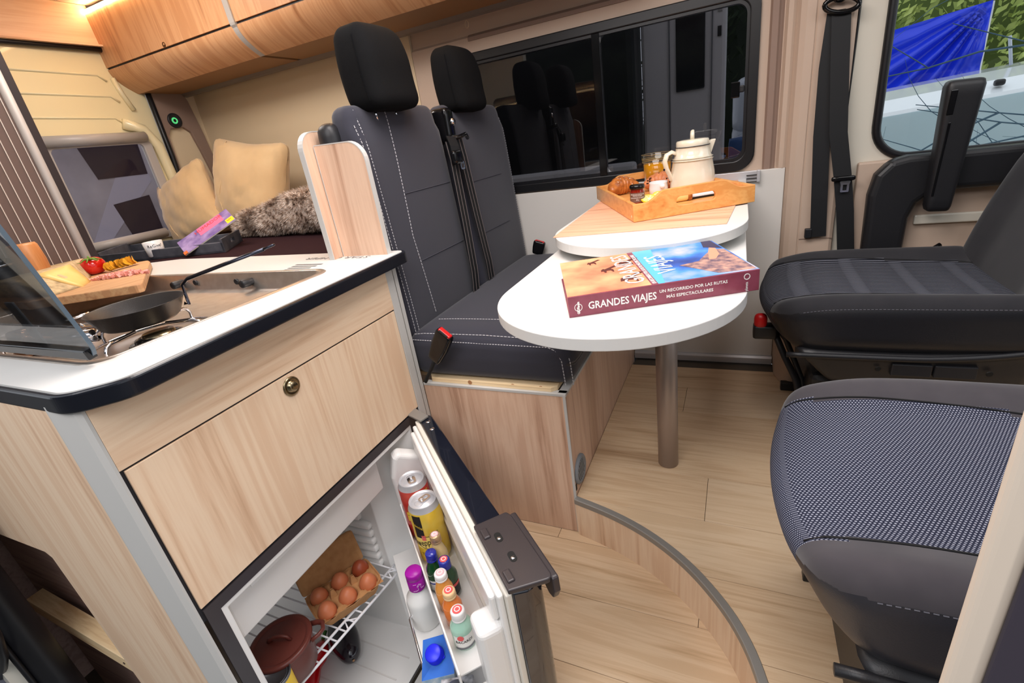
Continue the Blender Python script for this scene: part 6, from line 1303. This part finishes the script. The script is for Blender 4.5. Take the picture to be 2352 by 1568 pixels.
# ================================================================ CAB SEATS (turned to face the table)
def cab_seat(yc, x0, top, label, cloth, near_leather, side):
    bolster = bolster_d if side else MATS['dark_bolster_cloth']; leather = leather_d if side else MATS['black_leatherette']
    t = thing('swivel_chair', label, 'seat', (x0 + 0.3, yc, ZF), 0, 'swivelled cab seats')
    hx, hy, hz = 0.275, 0.262, 0.066
    def df(p):
        q = p.copy(); u, v = p.x / hx, p.y / hy; topf = (p.z + hz) / (2 * hz)
        bol = max(0.0, min(1.0, (abs(v) - 0.52) / 0.40)); bol = bol * bol * (3 - 2 * bol)
        q.z += (0.028 * bol * (1 - 0.35 * abs(min(0, u + 0.2)))) * topf - 0.018 * (1 - v * v) * topf * max(0, 0.4 + u) * 0.5
        fr_ = max(0.0, -u - 0.45) / 0.55; q.z -= 0.030 * fr_ ** 2 * topf; q.z -= 0.012 * fr_ * (1 - topf)
        q.x -= 0.050 * (1 - v * v) ** 0.8 * max(0.0, -u) ** 2; q.x += 0.065 * (1 - topf) * max(0.0, -u) ** 2
        q.y *= 1 - 0.10 * max(0.0, -u) ** 3 + 0.02 * (1 - topf)
        return q
    def cl(p):
        u, v = p.x / hx, p.y / hy
        w_ = 0.66 + 0.05 * max(0, -u) - 0.10 * max(0, u)
        if abs(v) < w_ and (p.z > -0.055) and (p.z > 0.02 or u < -0.7): return 'cloth'
        if abs(v) >= w_ and p.z < 0.040: return 'side' if v < 0 else 'far_side'
        return 'bolster'
    M = Matrix.Translation((x0 + hx + 0.02, yc, top - hz - 0.012))
    parts = rbox((hx, hy, hz), 0.046, 36, df, cl, M=M, uv=True)
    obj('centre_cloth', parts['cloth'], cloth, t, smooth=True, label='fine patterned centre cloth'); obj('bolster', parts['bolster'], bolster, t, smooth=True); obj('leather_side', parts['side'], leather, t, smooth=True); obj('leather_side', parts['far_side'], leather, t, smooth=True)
    # stitched seams along the cloth border
    for s in (-1, 1):
        pl = []
        for k in range(25):
            u = -0.93 + 1.9 * k / 24; w_ = 0.66 + 0.05 * max(0, -u) - 0.10 * max(0, u); r = 0.046
            x, y = u * hx, s * w_ * hy; e = hx - abs(x); d_ = r - math.sqrt(max(0, r * r - (r - e) ** 2)) if e < r else 0
            pl.append(M @ (df(Vector((x, y, hz - d_))) + Vector((0, 0, 0.001))))
        obj('seam', tube(new(), pl, 0.0016, 5), mat('seam_black', (16, 16, 18), 0.8), t, smooth=True)
    pl = []
    for k in range(20):
        u = -0.80 + 1.7 * k / 19; pl.append(M @ (df(Vector((u * hx, -hy + 0.0015, 0.041))) + Vector((0, -0.0035, 0.002))))
    obj('stitching', dashes(pl, 0.004, 0.003, 0.0006), mat('dark_thread', (84, 84, 92), 0.8), t, kind='stuff')
    # plastic shell
    zt = top - 2 * hz - 0.010
    def sdf(p):
        q = p.copy(); f = (0.045 - p.z) / 0.09; q.x += (0.035 + 0.075 * f) * max(0, -p.x / 0.25); q.y *= 1 - 0.10 * f; q.z += 0.03 * max(0, p.x / 0.26) ** 2 * (1 if p.z > 0 else 0.2); return q
    obj('base_shell', rbox((0.262, 0.262, 0.054), 0.022, 12, sdf, M=Matrix.Translation((x0 + 0.30, yc, zt - 0.044))), black_pl, t, smooth=True)
    sh_ = []
    for k in range(16): u = -0.95 + 1.95 * k / 15; sh_.append((x0 + 0.30 + u * 0.262, yc - 0.260, zt - 0.004 + 0.032 * max(0, u) ** 2))
    obj('shell_lip', tube(new(), sh_, 0.008, 8), black_pl, t, smooth=True)
    if side:
        for k in range(2): obj('switch_blank', B((x0 + 0.285 + k * 0.086, yc - 0.2625, zt - 0.052), (x0 + 0.367 + k * 0.086, yc - 0.238, zt - 0.018)), black_pl, t, bevel=0.003)
        for x in (0.258, 0.475): obj('screw_hole', lathe(new(), [(0, 0), (0.006, 0), (0.007, -0.0015)], 12, Matrix.Translation((x0 + x, yc - 0.2605, zt - 0.035)) @ Matrix.Rotation(PI / 2, 4, 'X')), MATS['slot_black'], t)
    obj('pedestal', B((x0 + 0.12, yc - 0.20, ZF + 0.03), (x0 + 0.50, yc + 0.20, zt - 0.09)), black_pl, t, bevel=0.02)
    for s in (-1, 1): obj('slide_runner', B((x0 + 0.085, yc + s * 0.20 - 0.014, ZF), (x0 + 0.56, yc + s * 0.20 + 0.014, ZF + 0.030)), black_pl, t, bevel=0.003)
    # reclined backrest
    bhx, bhy, bhz = 0.062, 0.255, 0.330
    def bdf(p):
        q = p.copy(); v, w_ = p.y / bhy, p.z / bhz; bol = max(0.0, (abs(v) - 0.5) / 0.5)
        if p.x < 0: q.x -= 0.030 * bol * (1 - max(0, w_) * 0.7)
        q.y *= 1 - 0.26 * max(0.0, w_) ** 1.8 - 0.06 * max(0.0, -w_) ** 2; q.x += 0.03 * w_ * w_; return q
    def bcl(p): return 'cloth' if (p.x < 0 and abs(p.y / bhy) < 0.38 and p.z > 0) else 'bolster'
    MBk_ = Matrix.Translation((x0 + 0.545, yc, top - 0.085)) @ Matrix.Rotation(math.radians(22), 4, 'Y') @ Matrix.Translation((0.02, 0, bhz))
    parts = rbox((bhx, bhy, bhz), 0.05, 24, bdf, bcl, M=MBk_, uv=True)
    obj('back_centre', parts['cloth'], rib_cloth, t, smooth=True); obj('back_bolster', parts['bolster'], bolster, t, smooth=True)
    return t
ds = cab_seat(1.618, 0.085, 0.640, 'black driver seat turned to face the table, with upright folded armrest by the door', rib_cloth, True, True)
ps = cab_seat(0.742, 0.078, 0.625, 'dark blue dotted cloth passenger seat in the right foreground', dot_cloth, True, False)
am = Matrix.Translation((0.560, 1.915, 0.75)) @ Matrix.Rotation(0.04, 4, 'Y')
def adf(p):
    q = p.copy(); f = (p.z + 0.18) / 0.36; q.x *= 0.72 + 0.34 * f; q.x += -0.004 * f; return q
obj('armrest', rbox((0.042, 0.030, 0.182), 0.016, 12, adf, M=am @ Matrix.Translation((0, 0, 0.178))), black_pl, ds, smooth=True)
obj('armrest_groove', box(new(), (-0.038, -0.0315, 0.27), (-0.022, -0.0275, 0.335), am), black_gloss, ds, bevel=0.003)
obj('armrest_trim', box(new(), (-0.028, -0.0320, 0.045), (-0.022, -0.029, 0.25), am), black_gloss, ds, bevel=0.001)
obj('recline_lever', tube(new(), [(0.525, 1.84, 0.615), (0.55, 1.86, 0.635), (0.575, 1.87, 0.65)], 0.007, 8), black_gloss, ds, smooth=True)
# swivel release: black lever with red knob
rl = obj('release_arm', tube(new(), [(0.088, 1.575, 0.480), (0.120, 1.56, 0.470), (0.150, 1.54, 0.400), (0.185, 1.52, 0.330), (0.205, 1.50, 0.24), (0.21, 1.49, 0.165)], 0.0105, 10, flat=0.7), black_pl, ds, smooth=True)
obj('release_arm', tube(new(), [(0.115, 1.57, 0.500), (0.150, 1.55, 0.455), (0.20, 1.53, 0.33), (0.22, 1.50, 0.18)], 0.008, 8), black_pl, ds, smooth=True)
obj('lever_housing', rbox((0.034, 0.022, 0.022), 0.008, 6, M=Matrix.Translation((0.092, 1.56, 0.478))), black_pl, ds, smooth=True)
obj('red_knob', rbox((0.0185, 0.016, 0.024), 0.0155, 8, M=Matrix.Translation((0.078, 1.553, 0.514))), red_pl, ds, smooth=True, label='bright red release knob')
obj('runner_end', B((0.17, 1.40, ZF), (0.26, 1.62, ZF + 0.022)), black_pl, ds, bevel=0.004)
obj('runner_end', B((0.06, 0.50, ZF), (0.15, 0.535, ZF + 0.03)), black_pl, ps, bevel=0.004)
# beige block at the foot of the pillar
obj('pillar_foot', prism(new(), rpoly([(0.153, 2.028), (0.153, 1.93), (0.186, 1.822), (0.42, 1.822), (0.42, 2.028)], [0, 0.02, 0.03, 0, 0], 5)[::-1], ZF, 0.50), beige, pill, smooth=False, bevel=0.004)

# ================================================================ CAB SEAT BELT ON THE PILLAR
cbt = thing('cab_seat_belt', 'black seat belt with steel tongue hanging on the beige pillar', 'seat belt', (0.28, 1.985, 0.63), 0, 'seat belts')
strap('webbing', [(0.252, 1.990, 1.352), (0.243, 1.988, 1.20), (0.245, 1.986, 1.0), (0.256, 1.984, 0.80), (0.264, 1.986, 0.665)], 0.048, (1, 0, 0), 0.0012, belt_m, cbt)
strap('webbing', [(0.264, 1.984, 1.345), (0.274, 1.980, 1.20), (0.290, 1.976, 1.0), (0.316, 1.974, 0.86), (0.334, 1.976, 0.75), (0.352, 1.980, 0.60), (0.37, 1.985, 0.45)], 0.050, (1, 0, 0), 0.0012, belt_m, cbt)
obj('anchor', B((0.222, 1.980, 0.662), (0.244, 1.9985, 0.695)), black_pl, cbt, bevel=0.003)
obj('guide_loop', tube(new(), [(0.262 + 0.044 * math.cos(a), 1.978, 1.362 + 0.020 * math.sin(a) - 0.006 * math.cos(a)) for a in [k * PI / 12 for k in range(24)]], 0.0072, 10, closed=True), black_gloss, cbt, smooth=True)
obj('guide_bolt', lathe(new(), [(0.020, 0), (0.019, 0.010), (0.014, 0.014), (0, 0.015)], 20, Matrix.Translation((0.258, 1.99, 1.388)) @ Matrix.Rotation(PI / 2, 4, 'X')), black_gloss, cbt, smooth=True)
obj('tongue_grip', rbox((0.034, 0.008, 0.0085), 0.007, 6, M=Matrix.Translation((0.317, 1.968, 0.860))), black_gloss, cbt, smooth=True)
obj('tongue', ring_prism(new(), rpoly([(-0.016, 0), (-0.012, -0.012), (-0.012, -0.036), (0.012, -0.036), (0.012, -0.012), (0.016, 0)][::-1], 0.003, 3), rpoly([(-0.006, -0.012), (-0.0055, -0.014), (-0.0055, -0.030), (0.0055, -0.030), (0.0055, -0.014), (0.006, -0.012)][::-1], 0.0008, 3), -0.001, 0.001, Matrix.Translation((0.323, 1.9655, 0.852)) @ MXZ), chrome, cbt)

# ================================================================ NEAR DOOR PILLAR (blurred right foreground) AND LEFT JAMB
st = struct('trim_8', prism(new(), rpoly([(0.1172, 0.250), (0.131, 0.250), (0.152, 0.262), (0.20, 0.34), (0.165, 0.34)], [0.004, 0.003, 0, 0, 0.0], 4), 0.134, 1.95), mat('door_post_beige', (222, 206, 188), 0.45))
struct('trim_9', prism(new(), rpoly([(0.1315, 0.250), (0.18, 0.245), (0.34, 0.238), (0.34, 0.26), (0.152, 0.261)], [0.002, 0.01, 0, 0, 0], 4), 0.134, 1.95), mat('door_post_dark', (62, 56, 66), 0.5))
jm = struct('trim_10', tube(new(), [(-1.515, 0.205, 1.0), (-1.510, 0.203, 0.55), (-1.500, 0.20, 0.0), (-1.500, 0.20, -0.4)], 0.036, 18), rubber, smooth=True)
obj('seal_ridge', tube(new(), [(-1.490, 0.166, 0.8), (-1.484, 0.164, 0.0), (-1.484, 0.164, -0.4)], 0.006, 8), rubber, jm, smooth=True)
struct('wall_near', B((-2.1, 0.14, -0.4), (-1.515, 0.20, 1.9)), cream_door)
obj('outer_panel', B((-2.1, 0.118, -0.4), (-1.56, 0.14, 1.9)), mat('grey_blue_paint', (92, 94, 106), 0.5), bpy.data.objects['wall_near.001'])
cbl = tag(obj('cable', tube(new(), [(-1.60, 0.195, 0.435), (-1.50, 0.175, 0.425), (-1.42, 0.165, 0.385), (-1.40, 0.155, 0.32), (-1.44, 0.15, 0.25), (-1.50, 0.145, 0.19), (-1.60, 0.14, 0.10)], 0.0095, 10), rubber, smooth=True), 'black corrugated cable looping over the door seal in the lower left corner', 'cable')
tag(obj('insulation', rbox((0.10, 0.08, 0.12), 0.05, 8, M=Matrix.Translation((-2.02, 0.42, 0.35))), noisy(mat('yellow_foam', (130, 104, 60), 0.95), 20, 4, (90, 70, 44), 0.8, 0.6), smooth=True), 'yellowish foam insulation in the dark gap below the kitchen side', 'insulation')

# ================================================================ OUTSIDE
grass = noisy(mat('tarmac', (110, 108, 104), 0.9), 6, 4, (90, 90, 88), 0.8)
struct('ground', B((-9, 2.2, -0.75), (12, 16, -0.70)), grass)
struct('ground', B((-12, -14, -0.75), (12, 0.05, -0.70)), grass)
tag(obj('added_treeline', rbox((13, 0.8, 3.2), 0.7, 20, lambda p: p + Vector(noise.noise_vector(p * 0.9)) * 0.9, M=Matrix.Translation((0, -8.5, 2.2))), noisy(mat('added_treeline_green', (44, 52, 36), 0.95), 3, 5, (24, 30, 22), 0.9), smooth=True), 'unseen dark tree bank added to keep bright sky out of the window reflections', 'trees')  # out-of-view bank added to hide low sky from the window glass
# hedge with leaves
random.seed(11)
hedge = thing('hedge', 'bright green leafy hedge beyond the blue tarpaulin', 'hedge', (2.4, 7.0, -0.7))
lf = noisy(mat('leaf_green', (206, 218, 128), 0.6), 3, 3, (146, 168, 84), 0.9)
bm = new()
for k in range(9000):
    c = Vector((random.uniform(1.0, 4.8), 6.6 + random.random() ** 2 * 0.8, random.uniform(-0.6, 4.2))); c.y += 0.25 * noise.noise(c * 1.3) * 2
    d_ = Vector((random.gauss(0, 1), random.gauss(-0.6, 0.7), random.gauss(0.3, 1))).normalized(); u = d_.orthogonal().normalized(); v = d_.cross(u); s_ = random.uniform(0.03, 0.07)
    bm.faces.new([bm.verts.new(c + u * s_), bm.verts.new(c + v * s_ * 0.45), bm.verts.new(c - u * s_), bm.verts.new(c - v * s_ * 0.45)])
obj('leaves', bm, lf, hedge, kind='stuff')
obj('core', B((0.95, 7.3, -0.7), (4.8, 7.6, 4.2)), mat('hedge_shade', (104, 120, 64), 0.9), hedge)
# blue tarpaulin on two poles, folds gathered to its upper right corner
tarp = thing('tarpaulin', 'shiny blue tarpaulin stretched behind the white van', 'tarpaulin', (1.9, 5.5, 0.9))
K = 5.5 / 4.0
def tpnt(u, v):   # corners seen from the van
    a = Vector((0.62, 0, 1.382)); b = Vector((1.245, 0, 1.462)); c = Vector((1.25, 0, 1.10)); d0 = Vector((0.62, 0, 1.037))
    top = a.lerp(b, u); bot = d0.lerp(c, u); p = bot.lerp(top, v); return p
bm = new(); nu, nv = 60, 30; G = []
for i in range(nu + 1):
    r = []
    for j in range(nv + 1):
        u, v = i / nu, j / nv; p = tpnt(u, v); ang = math.atan2(1 - v + 0.02, (1 - u) * 2 + 0.02); rr_ = math.hypot(1 - v, (1 - u) * 2)
        amp = 0.05 * min(1, rr_ * 2) * math.exp(-((ang - 0.75) / 0.5) ** 2); y = 5.5 + amp * math.sin(ang * 26) + 0.02 * noise.noise(Vector((u * 6, v * 4, 0)))
        r.append(bm.verts.new((p.x * K, y, 1.134 + (p.z - 1.134) * K)))
    G.append(r)
for i in range(nu):
    for j in range(nv): bm.faces.new((G[i][j], G[i + 1][j], G[i + 1][j + 1], G[i][j + 1]))
obj('sheet', bm, mat('tarp_blue', (30, 60, 228), 0.32, coat=0.3), tarp, smooth=True)
for x in (0.86, 1.722): obj('pole', tube(new(), [(x, 5.53, -0.7), (x, 5.53, 1.58)], 0.012, 8), alu, tarp, smooth=True)
# white van parked alongside: roof, windscreen with the sky reflection put into its pale colour
wv = thing('white_van', 'white van parked outside the cab window with pale windscreen', 'van', (1.6, 4.2, -0.7))
vp = mat('van_white_paint', (232, 236, 242), 0.2, coat=0.6)
prof = [(3.30, -0.70), (3.30, 0.35), (3.42, 0.50), (3.72, 1.06), (3.86, 1.15), (4.10, 1.20), (5.0, 1.20), (5.2, 1.1), (5.2, -0.70)]
prof = [(3.05, -0.70), (3.05, 0.25), (3.16, 0.42), (3.62, 0.985), (3.74, 1.045), (4.0, 1.085), (5.0, 1.08), (5.2, 1.0), (5.2, -0.70)]
bm = new(); xs_ = [0.10, 0.22, 0.45, 2.6, 2.9]; rows = []
for x in xs_: rows.append([bm.verts.new((x, y, z - (0.10 if x < .2 or x > 2.8 else 0.02 if x < .4 else 0) * (z > 0))) for y, z in prof])
for a, b in zip(rows, rows[1:]):
    for k in range(len(prof)): bm.faces.new((a[k], a[(k + 1) % len(prof)], b[(k + 1) % len(prof)], b[k]))
bm.faces.new(rows[0]); bm.faces.new(rows[-1][::-1])
for v in bm.verts: v.co.z += 0.10 * (v.co.x - 1.0) * (1 if v.co.z > 0.3 else 0) * 0.6
obj('body', bm, vp, wv, bevel=0.03, seg=3)
bm = new(); wz = lambda x, z: z + 0.06 * (x - 1.0)
bm.faces.new([bm.verts.new(p) for p in ((0.42, 3.18, wz(0.42, 0.45) ), (2.6, 3.18, wz(2.6, 0.45)), (2.6, 3.600, wz(2.6, 0.972)), (0.50, 3.600, wz(0.5, 0.965)))])
bmesh.ops.solidify(bm, geom=bm.faces[:], thickness=0.012)
ws = mat('windscreen_pale', (206, 226, 232), 0.15, coat=0.6); obj('windscreen', bm, ws, wv)
obj('wiper_nub', rbox((0.022, 0.02, 0.016), 0.012, 6, M=Matrix.Translation((1.235, 3.66, 1.045))), black_pl, wv, smooth=True)
obj('aerial', tube(new(), [(1.40, 4.05, 1.12), (1.36, 4.03, 1.27)], 0.008, 6), mat('aerial_grey', (190, 196, 210), 0.4), wv, smooth=True)
# branch mesh standing in for branches reflected in the windscreen
bt_ = thing('branch_reflection', 'modelled branches standing in for a reflection in the pale windscreen', 'tree', (2.6, 3.0, -0.7))
random.seed(21); bm = new()
def branch(p, d_, L_, r, depth):
    pts = [p]; dirn = d_.copy()
    for k in range(6): dirn = (dirn + Vector((random.gauss(0, .14), random.gauss(0, .05), random.gauss(0, .16)))).normalized(); pts.append(pts[-1] + dirn * L_ / 6)
    tube(bm, pts, r, 5, radii=[r * (1 - 0.8 * k / 6) for k in range(7)])
    if depth:
        for k in (2, 3, 4, 5):
            a = random.choice((-1, 1)) * random.uniform(0.5, 0.9); nd_ = Matrix.Rotation(a, 3, 'Y') @ dirn; branch(pts[k], nd_, L_ * 0.55, r * 0.55, depth - 1)
tube(bm, [(2.9, 3.0, -0.7), (2.75, 3.0, 0.2), (2.6, 2.98, 0.7)], 0.06, 8, radii=[0.06, 0.045, 0.03])
for z, a in ((0.60, 0.2), (0.66, 0.05), (0.72, -0.1), (0.5, 0.35), (0.56, -0.25)): branch(Vector((2.6, 2.98, z)), Vector((-1, 0, a)).normalized(), 1.9, 0.009, 2)
obj('branches', bm, mat('branch_reflection_blue', (78, 104, 122), 0.9), bt_, smooth=True)
# motorhome and cars seen through the dinette window
mh = thing('motorhome', 'grey white motorhome parked close outside the tinted dinette window', 'motorhome', (-0.3, 3.4, -0.7))
mhw = mat('motorhome_white', (214, 208, 206), 0.4)
obj('side_wall', B((-0.56, 3.4, -0.7), (-0.09, 3.6, 2.2)), mhw, mh, bevel=0.02)
obj('awning_case', B((-0.55, 3.28, 1.86), (-0.09, 3.40, 1.95)), mhw, mh, bevel=0.02)
obj('window', B((-0.36, 3.385, 1.25), (-0.20, 3.40, 1.70)), mat('far_dark_glass', (38, 36, 42), 0.1), mh, bevel=0.01)
obj('door_outline', ring_prism(new(), rrect(-0.40, -0.16, 0.2, 1.84, 0.03), rrect(-0.393, -0.167, 0.207, 1.833, 0.025), 3.39, 3.405, MXZ), mat('far_grey', (120, 118, 120), 0.6), mh)
for z in (1.62, 1.50): obj('marker', B((-0.135, 3.392, z), (-0.115, 3.40, z + 0.05)), MATS['far_dark_glass'], mh)
dk = thing('dark_window_backing', 'added dark wall that keeps the left half of the dinette window dark', 'van', (-3.2, 3.3, -0.7))  # dark wall added outside so the tinted pane stays dark here
obj('body', B((-4.2, 3.2, -0.7), (-0.57, 3.5, 2.6)), mat('far_black', (22, 23, 28), 0.35), dk, bevel=0.04)
obj('side_stripe', B((-4.4, 3.19, 1.62), (-1.2, 3.20, 1.68)), mat('far_slate', (90, 94, 104), 0.5), dk)
obj('lower_sill', B((-4.2, 3.12, 0.76), (-0.57, 3.2, 0.905)), mat('sill_white', (214, 210, 208), 0.4), dk, bevel=0.02)
car = thing('white_car', 'white car with blue windscreen seen at the right end of the dinette window', 'car', (0.14, 5.0, -0.7))
obj('body', rbox((0.45, 0.9, 0.42), 0.15, 8, M=Matrix.Translation((0.30, 6.2, -0.1))), vp, car, smooth=True)
obj('cabin', rbox((0.36, 0.6, 0.28), 0.14, 8, M=Matrix.Translation((0.28, 6.2, 1.10))), vp, car, smooth=True)
obj('windscreen', rbox((0.32, 0.03, 0.16), 0.02, 5, M=Matrix.Translation((0.22, 5.56, 0.68))), mat('screen_blue', (70, 100, 150), 0.1), car, smooth=True)
obj('column', rbox((0.36, 0.6, 0.4), 0.14, 8, M=Matrix.Translation((0.28, 6.22, 0.62))), vp, car, smooth=True)
conic = lathe(new(), [(0, 0), (1.1, 0.2), (0.8, 2.0), (0.35, 3.8), (0, 4.4)], 14, center=(-0.5, 8.25, -0.6))
tr_ = thing('dark_conifer', 'dark evergreen tree behind the white car', 'tree', (0.0, 8.2, -0.7))
bm = new()
for k in range(3500):
    h = random.random() ** 0.7; c = Vector((-0.5 + random.gauss(0, 0.7 * (1.05 - h)), 8.0 + random.gauss(0, .3), -0.5 + 4.6 * h)); d_ = Vector((random.gauss(0, 1), random.gauss(-1, .5), random.gauss(0, 1))).normalized(); u = d_.orthogonal().normalized(); v = d_.cross(u); s_ = random.uniform(.05, .12)
    bm.faces.new([bm.verts.new(c + u * s_), bm.verts.new(c + v * s_ * .4), bm.verts.new(c - u * s_)])
obj('inner_foliage', conic, mat('conifer_shade', (30, 38, 26), 0.95), tr_); obj('foliage', bm, mat('conifer_green', (46, 58, 36), 0.9), tr_, kind='stuff'); obj('trunk', tube(new(), [(-0.7, 8.2, -0.7), (-0.7, 8.2, 3.6)], 0.12, 8), mat('bark_brown', (70, 56, 44), 0.9), tr_)
# rear: neighbouring van with dark parallelogram graphics
rv = thing('liveried_van', 'pale van with dark slanted stripes parked behind the rear window', 'van', (-4.4, 2.4, -0.7))
obj('body', B((-4.7, 0.2, -0.7), (-4.4, 4.2, 2.4)), noisy(mat('livery_grey', (214, 208, 206), 0.4), 2.2, 4, (150, 142, 142), 0.9), rv, bevel=0.03)
MR = Matrix(((0, 0, 1, -4.4), (1, 0, 0, 0), (0, 1, 0, 0), (0, 0, 0, 1))); stp = mat('livery_plum', (58, 44, 52), 0.4)
def qz(y, z):  # point on the van seen through rear window coordinate (y,z at x=-2.75)
    k = 4.4 / 2.77; return (y * k, 1.134 + (z - 1.134) * k)
def rpix(pts, h=0.004): return prism(new(), [qz(*p) for p in pts], 0.001, 0.001 + h, MR)
obj('slanted_stripe', rpix([(1.395, 1.385), (1.665, 1.385), (1.655, 1.235), (1.425, 1.235)]), stp, rv)
obj('slanted_stripe', rpix([(1.44, 1.115), (1.62, 1.135), (1.62, 0.94), (1.47, 0.94)]), stp, rv)
obj('slanted_band', rpix([(1.50, 1.235), (1.66, 1.24), (1.66, 1.20), (1.36, 0.95), (1.28, 0.95)], 0.002), mat('livery_silver', (206, 202, 208), 0.4), rv)
